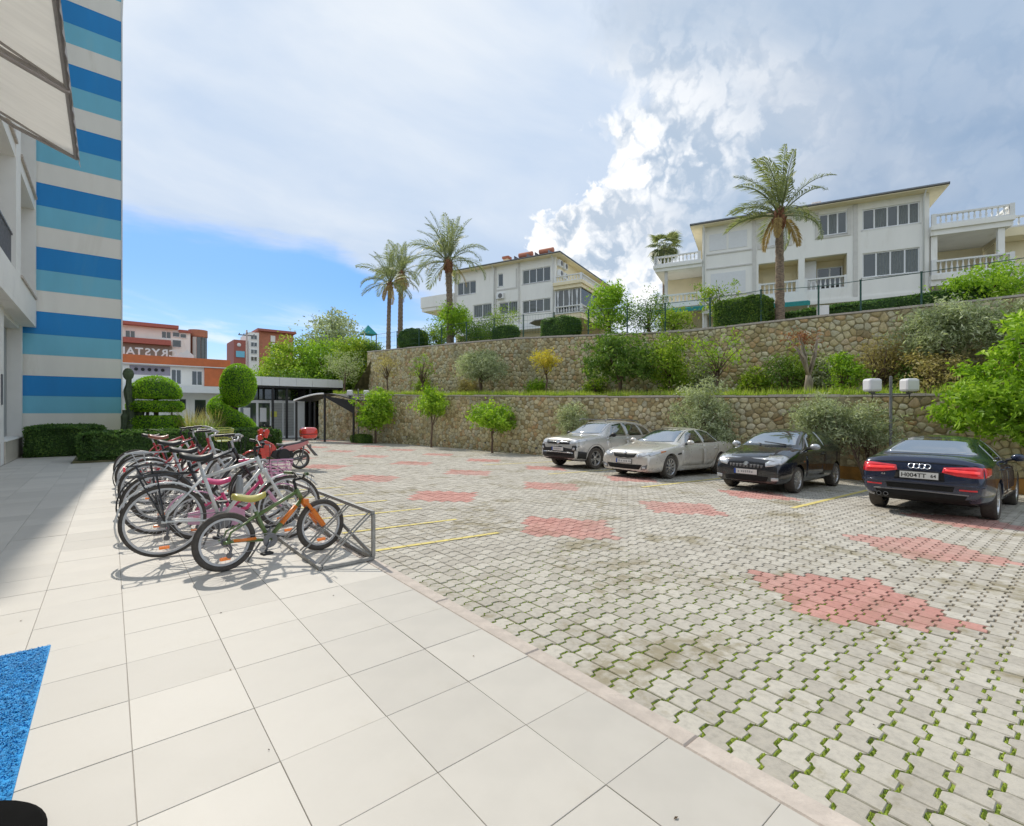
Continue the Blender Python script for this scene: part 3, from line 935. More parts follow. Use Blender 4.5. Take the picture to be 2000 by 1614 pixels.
tree('citrus_tree', 'large bright green citrus tree at the right edge, leaning over the dark blue sedan', 'tree', (15.9, .85, LZ(15.9)), 1.5, .09, [E_(-.1, .2, 2.5, 1.2, 1.3, .9), E_(-.1, -.1, 3.3, .95, 1.0, .65), E_(-.1, 1.0, 2.0, .85, .95, .6), E_(.1, -.9, 2.3, 1.1, 1.1, 1.1), E_(0, -.3, 1.65, 1.0, 1.3, .4), E_(-.1, .15, 3.9, .5, .55, .4), E_(-.2, 1.45, 1.8, .4, .4, .3)], 'leaf_bright', 250, 44, .13, .17, .42, bark='bark', group=G1, limbs=14, shell=.3)
G2 = 'olive bushes in front of the lower stone wall'
tree('olive_bush', 'small olive bush showing behind the silver SUV', 'bush', (15.0, 14.2, LZ(15)), .6, .04, [E_(0, 0, 1.5, .62, .62, .75)], 'leaf_olive', 80, 34, .14, .14, .28, group=G2, multi=3)
tree('olive_bush', 'tall grey-green olive bush behind the gap between silver sedan and black hatchback', 'bush', (15.75, 8.75, LZ(15.7)), .8, .05, [E_(0, 0, 1.75, .95, .95, 1.05), E_(.1, .1, 2.55, .7, .7, .6), E_(0, -.3, 1.0, .9, .9, .7)], 'leaf_olive', 190, 46, .16, .13, .28, group=G2, multi=4)
tree('olive_bush', 'wide loose olive bush behind the roof of the black hatchback', 'bush', (16.4, 5.15, LZ(16.4)), .8, .05, [E_(0, 0, 1.7, .7, .95, .65), E_(0, .3, 2.0, .5, .5, .4)], 'leaf_olive', 120, 38, .15, .13, .28, group=G2, multi=3)
tree('olive_bush', 'sparse olive bush between the double lamp and the black hatchback', 'bush', (16.5, 4.2, LZ(16.5)), .8, .04, [E_(0, 0, 1.65, .6, .75, .65)], 'leaf_olive', 80, 34, .15, .13, .28, group=G2, multi=3)
hb = soft_box(.9, 1.7, .55, .4); clipped('box_hedge', 'low clipped hedge at the foot of the broad citrus tree', 'hedge', (11.9, 28.9, LZ(12) - .05), hb, 'leaf_green', .07, 700)

# terrace between the two walls
TZ = lambda y: terrace_z(y)
G3 = 'trees on the terrace between the stone walls'
tree('olive_tree', 'slim grey olive tree standing beyond the left end of the upper wall', 'tree', (13.0, 34.6, 2.4), 1.8, .07, [E_(0, 0, 2.6, 1.25, 1.25, 1.0), E_(.1, 0, 1.8, .8, .8, .6)], 'leaf_olive', 90, 26, .2, .13, .25, group=G3)
tree('bare_tree', 'small nearly bare tree with straw-yellow leaves at the left end of the terrace', 'tree', (14.4, 30.6, TZ(30.6)), 1.3, .05, [E_(0, 0, 2.0, .95, .95, .85)], 'leaf_straw', 48, 18, .15, .13, .4, group=G3, limbs=16)
tree('bare_tree', 'small dark-trunked tree with a few lime green leaf tufts on the terrace', 'tree', (15.15, 27.2, TZ(27.2)), 1.0, .07, [E_(0, 0, 1.7, .75, .75, .55), E_(0, 0, 2.3, .4, .4, .3)], 'leaf_bright', 26, 22, .14, .13, .4, group=G3, limbs=14)
tree('olive_tree', 'round grey olive tree in the middle of the left terrace', 'tree', (16.0, 22.1, TZ(22)), 1.1, .10, [E_(0, 0, 1.75, 1.5, 1.5, .75), E_(.2, .3, 2.1, .9, .9, .5), E_(-.1, -.5, 1.4, 1.0, 1.0, .5)], 'leaf_olive', 190, 44, .18, .17, .28, group=G3, limbs=12)
tree('lemon_tree', 'small tree with bright yellow-orange crown on the terrace', 'tree', (16.5, 17.3, TZ(17)), 1.1, .05, [E_(0, 0, 1.8, .62, .62, .55)], 'leaf_yellow', 50, 28, .13, .11, .5, group=G3)
tree('loquat_tree', 'largest dark green loquat tree in the middle of the terrace', 'tree', (17.2, 13.4, TZ(13.4)), .9, .09, [E_(0, 0, 1.75, 1.5, 1.75, .85), E_(.1, .2, 2.3, 1.0, 1.2, .5), E_(0, .9, 1.35, .8, .9, .6), E_(0, -.9, 1.4, .9, .9, .6)], 'leaf_green', 190, 34, .19, .17, .4, group=G3, limbs=12)
tree('loquat_tree', 'yellowish green tree growing into the right side of the large dark loquat tree', 'tree', (17.9, 11.4, TZ(11.4)), .8, .07, [E_(0, 0, 1.8, .85, 1.0, .95), E_(0, -.1, .8, .7, .8, .6)], 'leaf_citrus', 90, 32, .18, .16, .4, group=G3)
tree('bare_tree', 'thin tree with scattered yellow-green leaves against the upper wall', 'tree', (18.2, 9.5, TZ(9.5)), 1.0, .05, [E_(0, 0, 1.75, .8, 1.0, .75)], 'leaf_bright', 34, 18, .16, .13, .4, group=G3, limbs=18, bark='bark')
tree('bare_tree', 'leafless pale-trunked tree with forked limbs and a rusty top', 'tree', (18.2, 6.3, TZ(6.3)), .75, .11, [E_(0, .25, 2.1, .5, .65, .3)], 'leaf_rust', 16, 22, .13, .11, .4, group=G3, limbs=4, bark='bark_pale', multi=2)
tree('citrus_sapling', 'upright bright lime green sapling right of the leafless tree', 'tree', (18.5, 5.25, TZ(5)), .4, .04, [E_(0, 0, .75, .45, .5, .6), E_(0, .15, 1.25, .28, .28, .35)], 'leaf_bright', 60, 26, .11, .12, .45, group=G3, multi=2)
tree('dry_shrub', 'dry brown creeper hanging against the upper wall above the double lamp', 'bush', (19.6, 4.6, TZ(4.6)), .6, .04, [E_(0, 0, 1.3, .3, .75, .8)], 'leaf_straw', 60, 22, .16, .10, .3, group=G3, multi=3)
tree('dry_shrub', 'yellowish shrub on the terrace right of the double lamp', 'bush', (18.7, 3.2, TZ(3.2)), .3, .03, [E_(0, 0, .75, .6, .8, .6)], 'leaf_straw', 60, 28, .14, .11, .4, group=G3, multi=3)
tree('dry_shrub', 'green leafy shrub low against the upper wall behind the leafless tree', 'bush', (18.9, 7.3, TZ(7.3)), .4, .03, [E_(0, 0, .9, .4, .7, .75)], 'leaf_green', 50, 26, .15, .12, .4, group=G3, multi=3)
tree('olive_tree', 'wide silvery olive tree at the right end of the terrace, above the double lamp', 'tree', (19.3, 3.0, TZ(3)), 1.2, .09, [E_(0, 0, 1.95, .9, 1.2, .75), E_(0, -.2, 2.4, .7, .8, .4)], 'leaf_olive', 170, 46, .18, .14, .28, group=G3, limbs=10)
tree('olive_tree', 'silvery olive tree cut by the right edge of the photo, behind the bright citrus tree', 'tree', (19.4, 1.3, TZ(1.3)), 1.2, .09, [E_(0, 0, 1.9, .9, 1.1, .8), E_(0, -.8, 2.2, .9, 1.0, .5)], 'leaf_olive', 170, 46, .18, .14, .28, group=G3)

for k, (y, off, mt_, h, w, lab) in enumerate((
        (8.4, .55, 'leaf_citrus', 1.3, .6, 'yellow-green creeper low on the upper wall left of the leafless tree'), (5.9, .5, 'leaf_olive', 1.7, .6, 'greyish creeper high on the upper wall just right of the leafless tree'),
        (4.0, .45, 'leaf_straw', 2.2, .55, 'tangle of dry stems reaching the top of the upper wall above the double lamp'), (3.6, .9, 'leaf_green', .9, .5, 'small green shrub at the foot of the wall behind the right lantern'),
        (7.0, .4, 'leaf_citrus', 1.9, .5, 'green creeper patch high on the upper wall behind the leafless tree'), (15.6, .6, 'leaf_citrus', 1.1, .6, 'small yellow-green shrub left of the large dark loquat tree'),
        (19.3, .6, 'leaf_bright', .9, .6, 'low bright green shrub between the round olive tree and the yellow-orange tree'), (24.6, .7, 'leaf_straw', 1.2, .7, 'dry shrub left of the round grey olive tree'),
        (29.0, .7, 'leaf_citrus', 1.2, .7, 'yellow-green tangled shrub between the two small bare trees'), (10.6, .5, 'leaf_olive', 1.9, .6, 'grey-green creeper on the upper wall right of the loquat trees'), (2.2, .6, 'leaf_straw', 1.0, .6, 'dry shrub under the silvery olive trees at the right end'))):
    a = upp_at(y); tree('wall_shrub', lab, 'bush', (a[0] - off, y, TZ(y)), .4, .03, [E_(.1, 0, h * .5, .32, w, h * .5), E_(.1, .35, h * .35, .3, w * .7, h * .35)], mt_, 75, 26, .16, .13, .38, group='shrubs and creepers against the upper wall', multi=3)

# upper gardens
PZ = lambda y: upp_at(min(max(y, -9), 36.5))[3] - .05
G4 = 'garden trees and hedges above the upper stone wall'
clipped('ball_shrub', 'dark clipped ball shrub between the palms and the round citrus tree', 'bush', (17.4, 32.6, PZ(32)), soft_box(2.0, 2.0, 1.65, .7, wob=.05), 'leaf_dark', .10, 420, G4)
tree('garden_tree', 'round bright green garden tree below the tallest left palm', 'tree', (18.3, 28.6, PZ(28.6)), 1.0, .10, [E_(0, 0, 1.75, 1.35, 1.5, 1.0), E_(0, .1, 2.4, .9, .9, .6), E_(0, -1.2, 1.9, .7, .7, .7)], 'leaf_bright', 150, 30, .22, .17, .45, group=G4)
tree('garden_tree', 'pale green bushy tree filling the gap left of the round bright garden tree', 'tree', (18.6, 31.0, PZ(31)), .6, .07, [E_(0, 0, 1.0, .9, 1.1, .95)], 'leaf_citrus', 80, 28, .2, .15, .45, group=G4)
tree('garden_tree', 'loose green bush in front of the left villa windows', 'tree', (19.6, 26.8, PZ(27)), .6, .07, [E_(0, 0, 1.0, .9, 1.3, .9)], 'leaf_green', 80, 28, .2, .14, .45, group=G4)
tree('garden_tree', 'sparse feathery young tree in front of the left villa', 'tree', (19.5, 24.4, PZ(24.4)), 1.1, .05, [E_(0, 0, 1.7, .95, 1.1, .9)], 'leaf_citrus', 70, 20, .2, .13, .4, group=G4)
clipped('box_hedge', 'small rounded clipped hedge under the sparse feathery tree', 'hedge', (18.5, 23.0, PZ(23)), soft_box(1.3, 1.5, .95, .45, wob=.03), 'leaf_dark', .08, 520, G4)
clipped('box_hedge', 'dark square clipped hedge left of the tall bright bushy tree', 'hedge', (19.2, 19.0, PZ(19)), soft_box(1.5, 2.0, 1.2, .3, wob=.03), 'leaf_dark', .08, 520, G4)
tree('garden_tree', 'tall bright bushy tree hiding the right corner of the left villa', 'tree', (20.2, 16.4, PZ(16.4)), .8, .10, [E_(0, 0, 1.5, 1.0, 1.15, 1.2), E_(.1, .1, 2.5, .6, .65, .6)], 'leaf_bright', 140, 30, .2, .16, .5, group=G4)
tree('garden_tree', 'olive-green feathery tree between the two villas', 'tree', (20.5, 14.2, PZ(14.2)), .7, .08, [E_(0, 0, 1.2, 1.0, 1.25, .9)], 'leaf_green', 90, 26, .2, .13, .35, group=G4)
tree('garden_tree', 'bushy tree with yellow-green tips just right of the feathery olive-green tree', 'tree', (20.1, 12.6, PZ(12.6)), .5, .07, [E_(0, 0, .7, .7, .9, .6)], 'leaf_citrus', 60, 26, .2, .13, .45, group=G4)
tree('garden_tree', 'sparse frangipani tree with leaf tufts in front of the left end of the right villa', 'tree', (20.7, 10.8, PZ(10.8)), 1.1, .06, [E_(0, .5, 1.9, .5, .6, .4), E_(0, -.5, 2.0, .5, .5, .35), E_(0, 0, 1.3, .5, .9, .4)], 'leaf_citrus', 40, 20, .15, .16, .35, group=G4, limbs=16, bark='bark_pale', multi=2)
clipped('box_hedge', 'tall bright-topped rectangular hedge left of the big palm', 'hedge', (20.5, 9.55, PZ(9.5)), soft_box(1.2, 2.1, 1.3, .25, wob=.03), 'leaf_green', .08, 700, G4)
clipped('box_hedge', 'long low dark hedge along the fence below the right villa', 'hedge', (21.4, 5.3, PZ(5.3)), soft_box(.7, 6.2, .62, .25, 60, 12, .03), 'leaf_dark', .08, 520, G4, rz=.09)
tree('garden_tree', 'big round bush with bright green edge below the right balcony', 'bush', (21.8, 2.3, PZ(2.3)), .4, .08, [E_(0, 0, .75, 1.0, 1.2, .72), E_(0, .65, .55, .6, .5, .6)], 'leaf_bright', 150, 34, .15, .12, .45, group=G4)
tree('garden_tree', 'low thicket of leaves along the fence left of the small rounded hedge', 'bush', (18.5, 26.0, PZ(26)), .3, .05, [E_(0, 0, .5, .7, 2.2, .5)], 'leaf_green', 70, 28, .2, .13, .45, group=G4)

# the overgrown slope at the left
G5 = 'trees and shrubs on the overgrown slope at the left'


def slope_tree(label, px, d, z, ells, mat, clumps, leaf=.16, per=34, spread=.28, th=1.0, name='slope_tree'):
    X = (px - 1000) / 950 * d; x, y = FY * X + FX * d, -FX * X + FY * d
    tree(name, label, 'tree', (round(x, 2), round(y, 2), z), th, .12, ells, mat, clumps, per, spread, leaf, .45, group=G5, limbs=9)


slope_tree('tall loose tree with grey-green feathery top, highest on the left slope', 650, 46, 5.0, [E_(0, 0, 4.0, 2.7, 2.7, 1.3), E_(0, 0, 2.6, 2.8, 2.8, 1.4), E_(.3, .6, 5.2, 1.7, 1.7, .9)], 'leaf_olive', 210, .3, 22, .42, 2.4)
slope_tree('wide yellow-green shrub spreading above the entrance roof', 582, 43, 1.8, [E_(0, 0, 4.2, 2.6, 2.6, 2.0), E_(0, 0, 2.4, 3.4, 3.4, 1.6)], 'leaf_citrus', 330, .26, 40, .3)
slope_tree('dense green shrub right of the wide yellow-green one', 645, 42, 2.8, [E_(0, 0, 3.2, 2.6, 2.6, 1.7), E_(0, 0, 1.6, 3.0, 3.0, 1.5)], 'leaf_bright', 260, .25, 40, .3)
slope_tree('bright creeper mound touching the left end of the upper wall', 697, 40, 3.2, [E_(0, 0, 3.3, 1.9, 1.9, 1.0), E_(0, 0, 1.8, 1.9, 1.9, 1.5)], 'leaf_citrus', 230, .22, 38, .28)
slope_tree('low dry-tipped bush hanging down toward the entrance roof', 610, 40.5, 1.4, [E_(0, 0, 1.9, 3.6, 2.6, 1.4)], 'leaf_green', 230, .22, 36, .3)
slope_tree('small lime green shrub at the far left foot of the slope', 522, 44, 1.4, [E_(0, 0, 2.5, 2.0, 2.0, 1.8)], 'leaf_bright', 160, .24, 36, .3)
slope_tree('dark clipped bush just left of the two slim palms', 722, 40, 5.9, [E_(0, 0, .8, 1.0, 1.0, .7)], 'leaf_dark', 60, .13, 34, .2, .4)

# grass along the front edge of the terrace
VV, FF, TT = [], [], []; nv = 0
for _ in range(34000):
    y = random.uniform(-3, 34); f = random.random() ** 3
    a = low_at(y); x = a[0] + .02 + f * 2.2
    if math.sin(y * 1.3) + math.sin(y * 3.1 + 1) + random.gauss(0, .6) < -1.2: continue
    hgt = random.uniform(.08, .32) * (1.2 - f * .5); an = random.uniform(0, 2 * PI); w = .012
    z = a[3] + .02 if f < .01 else terrace_z(y, f * .5)
    VV += [(x - w * math.sin(an), y + w * math.cos(an), z - .03), (x + w * math.sin(an), y - w * math.cos(an), z - .03), (x + math.cos(an) * hgt * .5, y + math.sin(an) * hgt * .5, z + hgt)]
    FF.append((nv, nv + 1, nv + 2)); TT.append(random.random()); nv += 3
tag(link('grass', raw_mesh('grass', VV, FF, MAT['grass'], attr=TT)), kind='stuff')


# palms
def frond_mesh(L, e0, droop, seed, mat, wind=(0, 0, 0), w=.042, n=40, lf=.25):
    """a feather leaf growing out along +x"""
    r = random.Random(seed); m = MB(); pts = []; p = Vector((0, 0, 0)); N = 10
    for i in range(N + 1):
        pts.append(p.copy()); t = i / N; e = e0 - droop * t ** 1.4
        p = p + Vector((math.cos(e) + wind[0] * t, wind[1] * t, math.sin(e))).normalized() * (L / N)
    m.tube(pts, [.026 * (1 - .85 * i / N) + .004 for i in range(N + 1)], 4)
    T = [.4] * len(m.f)
    twist = r.uniform(-.35, .35)
    for i in range(n):
        t = .14 + .86 * i / n; s = t * N; k = min(int(s), N - 1); q = pts[k].lerp(pts[k + 1], s - k); ax = (pts[k + 1] - pts[k]).normalized()
        up = Vector((0, 0, 1)); sd = ax.cross(up).normalized(); up = sd.cross(ax)
        sd, up = sd * math.cos(twist) + up * math.sin(twist), up * math.cos(twist) - sd * math.sin(twist)
        ll = L * lf * math.sin(PI * min(1, .18 + t * .80)) ** .7 * r.uniform(.85, 1.1)
        for sg in (-1, 1):
            d = (ax * r.uniform(.55, .8) + sd * sg * r.uniform(.5, .75) + up * r.uniform(.15, .4)).normalized()
            tip = q + d * ll + Vector((wind[0] * .9 * ll, wind[1] * .9 * ll, -ll * r.uniform(.15, .5))); mid = q + d * ll * .5
            side = d.cross(up).normalized() * w * .5
            m.add([q, mid + side, tip, mid - side], [(0, 1, 2, 3)]); T.append(min(1, max(0, r.gauss(.5, .22))))
    me = bpy.data.meshes.new('frond'); me.from_pydata(m.v, [], m.f); me.materials.append(MAT[mat])
    a = me.attributes.new('tint', 'FLOAT', 'FACE'); a.data.foreach_set('value', T)
    return me


def palm(label, loc, h, L, lean, tr, count, seed, wind, dry=6, boot=.8, group='date palms in the upper gardens'):
    r = random.Random(seed); root = thing('date_palm', label, 'palm tree', loc, 0, group)
    m = MB(); pts, rs = [], []; N = int(h / .16)
    for i in range(N + 1):
        f = i / N; b = 1 + (.09 if i % 2 else -.05)
        pts.append((lean[0] * f * f, lean[1] * f * f, -.3 + (h + .3) * f)); rs.append(tr * b * (1.12 - .22 * f) * (1 + (.25 * (1 - f) ** 6)))
    m.tube(pts, rs, 10); m.build('trunk', MAT['palm_bark'], root, smooth=20)
    top = Vector((lean[0], lean[1], h)); bt = MB()
    bt.tube([top - Vector((0, 0, boot)), top - Vector((0, 0, boot * .55)), top, top + Vector((0, 0, .25))], [tr * .95, tr * 1.45, tr * 1.3, tr * .5], 9)
    for i in range(26):
        a = r.uniform(0, 2 * PI); z = -r.random() * boot * .9; q = top + Vector((math.cos(a) * tr * 1.2, math.sin(a) * tr * 1.2, z))
        bt.tube([q, q + Vector((math.cos(a) * .10, math.sin(a) * .10, .18))], [.05, .022], 4)
    bt.build('leaf_base', MAT['palm_boot'], root)
    kinds = [(1, 1.45, .45), (1.02, 1.2, .9), (1, .95, 1.35), (.98, .65, 1.6), (.95, .35, 1.7), (.9, .0, 1.3)]
    dryk = [frond_mesh(L * .62, -.7, .8, seed + 20, 'frond_dry'), frond_mesh(L * .5, -1.0, .5, seed + 21, 'frond_dry')]
    for i in range(count):
        f = (i + .5) / count; k = min(5, int(f * 6)); a = i * 2.39996 + r.uniform(-.2, .2)
        sc_, e_, d_ = kinds[k]; ww_ = wind[0]; wx, wy = -.771 * ww_, .637 * ww_
        o = link('frond', frond_mesh(L * sc_, e_ + r.uniform(-.1, .1), d_ * r.uniform(.85, 1.15), seed + i, 'frond_green', (wx * math.cos(a) + wy * math.sin(a), -wx * math.sin(a) + wy * math.cos(a), 0)), root); o.location = top + Vector((math.cos(a) * tr * .7, math.sin(a) * tr * .7, .12 - .3 * f)); o.rotation_euler = (r.uniform(-.15, .15), r.uniform(-.12, .12), a)
        s = r.uniform(.88, 1.08); o.scale = (s, s, s)
    for i in range(dry):
        a = i * 2.4 + 1; o = link('frond', dryk[i % 2], root); o.location = top + Vector((math.cos(a) * tr, math.sin(a) * tr, -.15)); o.rotation_euler = (0, 0, a); o['label'] = 'dry yellow hanging frond'
    return root


palm('tallest date palm in front of the right villa, brown leaf bases below its crown', (20.6, 8.15, 4.85), 4.55, 2.25, (0, .03), .15, 24, 3, (.42, 0), 4, .8)
palm('full date palm in front of the left villa, drooping over its windows', (18.1, 28.6, 5.9), 6.0, 3.1, (-.1, .1), .21, 34, 11, (.12, 0), 3, .9)
palm('slim dark-trunked date palm, front one of the pair at the wall end', (16.55, 35.0, 6.0), 5.6, 2.7, (.3, .35), .15, 24, 19, (.15, 0), 5, .7)
palm('pale straight-trunked date palm, rear one of the pair at the wall end', (20.0, 39.9, 6.4), 7.6, 2.7, (.1, 0), .21, 26, 27, (.1, 0), 10, .8)

# fan palm behind the left balcony of the right villa
fr = thing('fan_palm', 'small fan palm rising behind the left balcony of the right villa', 'palm tree', (36.9, 24.0, 7.4))
MB().tube([(0, 0, -.3), (0, 0, 3), (.05, .05, 8.45)], [.2, .16, .14], 8).build('trunk', MAT['palm_bark'], fr, smooth='all')
fan = MB(); TT = []
fan.tube([(0, 0, 0), (.5, 0, .12), (.85, 0, .05)], [.02, .018, .012], 4); TT += [.5] * len(fan.f)
for i in range(18):
    a = -1.9 + 3.8 * i / 17; d = Vector((math.cos(a), math.sin(a), 0)); s = Vector((-d.y, d.x, 0)) * .075
    q = Vector((.85, 0, .05)); mid = q + d * .42 + Vector((0, 0, .03)); tip = q + d * .95 + Vector((0, 0, -.25))
    fan.add([q, mid + s, tip, mid - s], [(0, 1, 2, 3)]); TT.append(random.random())
fme = bpy.data.meshes.new('fan_leaf'); fme.from_pydata(fan.v, [], fan.f); fme.materials.append(MAT['frond_green'])
fme.attributes.new('tint', 'FLOAT', 'FACE').data.foreach_set('value', TT)
for i in range(26):
    o = link('fan_leaf', fme, fr); o.location = (.05, .05, 8.45); o.rotation_euler = (random.uniform(-.4, .4), .75 - 2.0 * ((i + .5) / 22) ** .8 * -1 - 1.7, i * 2.4)


# ------------------------------------------------------------------ buildings
def wall_holes(mb, x0, x1, z0, z1, y0, y1, holes, mi=0):
    """a wall slab in x,z with rectangular openings"""
    xs = sorted({x0, x1, *[v for h in holes for v in h[:2]]}); zs = sorted({z0, z1, *[v for h in holes for v in h[2:]]})
    inside = lambda x, z: any(h[0] < x < h[1] and h[2] < z < h[3] for h in holes)
    nx, nz = len(xs) - 1, len(zs) - 1
    solid = [[not inside((xs[i] + xs[i + 1]) / 2, (zs[j] + zs[j + 1]) / 2) for j in range(nz)] for i in range(nx)]
    ok = lambda i, j: 0 <= i < nx and 0 <= j < nz and solid[i][j]
    for i in range(nx):
        for j in range(nz):
            if not solid[i][j]: continue
            a, b, c, d = xs[i], xs[i + 1], zs[j], zs[j + 1]
            v = [(a, y0, c), (b, y0, c), (b, y1, c), (a, y1, c), (a, y0, d), (b, y0, d), (b, y1, d), (a, y1, d)]
            f = [(0, 1, 5, 4), (2, 3, 7, 6)]
            if not ok(i, j - 1): f.append((0, 3, 2, 1))
            if not ok(i, j + 1): f.append((4, 5, 6, 7))
            if not ok(i + 1, j): f.append((1, 2, 6, 5))
            if not ok(i - 1, j): f.append((3, 0, 4, 7))
            mb.add(v, f, mi)


def window(root, x0, x1, z0, z1, n, yf, sill=True, glass='window_glass', frame='pvc_white', gaps=None, name='window', curtain=None):
    """frame with n panes, its outer face at y = yf (outwards is +y)"""
    m = MB(); fr = .07; yb = yf - .07
    m.box(x0, x1, yb, yf, z0, z0 + fr); m.box(x0, x1, yb, yf, z1 - fr, z1)
    edges = gaps or [x0 + (x1 - x0) * i / n for i in range(n + 1)]
    for i, e in enumerate(edges):
        a, b = (e, e + fr) if i == 0 else ((e - fr, e) if i == len(edges) - 1 else (e - fr * .6, e + fr * .6))
        m.box(a, b, yb, yf, z0 + fr, z1 - fr)
    w = m.build(name, MAT[frame], root)
    for i, (a, b) in enumerate(zip(edges, edges[1:])):
        MB().box(a + .03, b - .03, yf - .05, yf - .035, z0 + .04, z1 - .04).build('pane', MAT[glass], w)
        if curtain and i in curtain:
            c = MB(); xs = np.linspace(a + .07, b - .07, 9)
            pts = [(x, yf - .03 + .012 * (-1) ** k) for k, x in enumerate(xs)]
            for p, q in zip(pts, pts[1:]): c.add([(p[0], p[1], z0 + .1), (q[0], q[1], z0 + .1), (q[0], q[1], z1 - .1), (p[0], p[1], z1 - .1)], [(0, 1, 2, 3)])
            c.build('curtain', MAT['curtain'], w)
    if sill: MB().box(x0 - .08, x1 + .08, yf - .06, yf + .08, z0 - .09, z0 - .003).build('sill', MAT['villa_trim'], w)
    return w


M('curtain', (.20, .22, .215), .9, var=.15, scale=5, stretch=(4, 1, 1))
M('curtain_white', (.72, .74, .76), .9, var=.06)
M('teal_canvas', (.03, .26, .25), .8, var=.12)
M('balustrade_white', (.80, .80, .78), .7, var=.03)
M('brick_red', (.50, .20, .12), .8, var=.1, scale=2)
M('orange_fascia', (.62, .17, .06), .7, var=.1, scale=1.2)
M('maroon', (.40, .13, .10), .7, var=.1)
M('lilac_panel', (.36, .33, .40), .6, var=.08)
M('solar_panel', (.10, .14, .20), .2, var=.1)
prof = [(.045, 0), (.045, .06), (.03, .08), (.052, .24), (.055, .34), (.03, .52), (.028, .62), (.045, .66), (.045, .72)]
_bal = {}


def balustrade(root, p0, p1, z0, h, step=.30):
    """turned balusters between a bottom and a top rail, from p0 to p1 (local x, y)"""
    L = math.hypot(p1[0] - p0[0], p1[1] - p0[1]); dx, dy = (p1[0] - p0[0]) / L, (p1[1] - p0[1]) / L
    m = MB()
    for za, zb, w in ((z0, z0 + .09, .09), (z0 + h - .10, z0 + h, .10)):
        v = [(p[0] - dy * s * w, p[1] + dx * s * w, z) for z in (za, zb) for p, s in ((p0, -1), (p1, -1), (p1, 1), (p0, 1))]
        m.add(v, [(0, 3, 2, 1), (4, 5, 6, 7), (0, 1, 5, 4), (1, 2, 6, 5), (2, 3, 7, 6), (3, 0, 4, 7)])
    for p in (p0, p1): m.box(p[0] - .11, p[0] + .11, p[1] - .11, p[1] + .11, z0 - .002, z0 + h + .03)
    b = m.build('balustrade', MAT['balustrade_white'], root)
    hh = h - .19; key = round(hh, 2)
    if key not in _bal: _bal[key] = MB().lathe([(r * 1.15, z / .72 * hh) for r, z in prof], 8).mesh('baluster', MAT['balustrade_white'], 'all')
    n = int((L - .3) / step)
    for i in range(n):
        f = .2 + (L - .4) * (i + .5) / n
        o = link('baluster', _bal[key], b); o.location = (p0[0] + dx * f, p0[1] + dy * f, z0 + .09)
    return b


def hip_roof(root, x0, x1, y0, y1, z, rise, edge='roof_edge', tile='roof_tile', soffit='villa_cream'):
    MB().box(x0, x1, y0, y1, z, z + .05).build('soffit', MAT[soffit], root)
    MB().box(x0 - .03, x1 + .03, y0 - .03, y1 + .03, z + .053, z + .20).build('roof_edge', MAT[edge], root)
    w = min(abs(x1 - x0), abs(y1 - y0)) / 2 * .96; ym = (y0 + y1) / 2
    m = MB(); k = z + .203
    m.add([(x0, y0, k), (x1, y0, k), (x1, y1, k), (x0, y1, k), (x0 + w, ym, k + rise), (x1 - w, ym, k + rise)], [(0, 1, 5, 4), (1, 2, 5), (2, 3, 4, 5), (3, 0, 4), (0, 3, 2, 1)])
    return m.build('roof', MAT[tile], root)


# --- the right villa (local x runs left along the front, y points out of the front)
vr = thing('villa', 'white three storey villa with two balustraded balconies on the right hilltop', 'villa', (37.9, 9.79, 0), math.radians(113.9), 'villas above the upper stone wall')
m = MB(); TH = .28
holes = [(.95, 2.53, 13.3, 14.75), (-2.83, .12, 13.3, 14.64), (-2.83, .12, 10.2, 11.78), (4.34, 5.98, 13.15, 14.62), (3.73, 6.17, 9.66, 11.93), (.95, 3.36, 9.66, 11.95)]
wall_holes(m, -3.3, 9.9, 9.0, 15.08, -TH, 0, holes); m.build('front_wall', MAT['villa_white'], vr)
for q in ((-3.3, -3.02, -10, -TH - .003), (9.62, 9.9, -10, -TH - .003), (-3.3, 9.9, -10.3, -10.003)): MB().box(*q, 5.2, 15.08).build('side_wall', MAT['villa_white'], vr)
MB().box(-3.0, 9.6, -1.9, -1.7, 5.2, 8.9).build('ground_floor_wall', MAT['villa_cream'], vr)
MB().box(-3.32, 9.92, -1.69, .06, 8.72, 8.995).build('floor_band', MAT['villa_white'], vr)
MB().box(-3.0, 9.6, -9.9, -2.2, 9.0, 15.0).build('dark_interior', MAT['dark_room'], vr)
for s in (-3.2, .38, 6.32, 9.62): MB().box(s, s + .24, .003, .07, 9.0, 15.05).build('pilaster', MAT['villa_trim'] if s > .3 and s < 9 else MAT['villa_white'], vr)
for a, b_, z in ((6.6, 9.6, 13.0), (6.6, 9.6, 11.95), (6.6, 9.6, 9.9)): MB().box(a, b_, .003, .06, z, z + .09).build('moulding', MAT['villa_trim'], vr)
for a, b_, z0, z1 in ((6.9, 8.1, 13.3, 14.5), (8.25, 9.4, 13.3, 14.5), (7.0, 9.3, 10.1, 11.6)): MB().box(a, b_, .003, .03, z0, z1).build('blind_panel', MAT['shutter_white'], vr)
window(vr, .95, 2.53, 13.3, 14.75, 3, -.08, curtain=(1,)); MB().box(.72, .93, .003, .05, 13.1, 14.9).box(2.55, 2.76, .003, .05, 13.1, 14.9).box(.935, 2.545, .003, .05, 13.1, 13.2).build('window_surround', MAT['villa_trim'], vr)
window(vr, -2.83, .12, 13.3, 14.64, 5, -.08, gaps=[-2.83, -2.3, -1.75, -1.2, -.52, .12], curtain=(0, 1, 3))
window(vr, -2.83, .12, 10.2, 11.78, 4, -.08, curtain=(0, 1, 2))
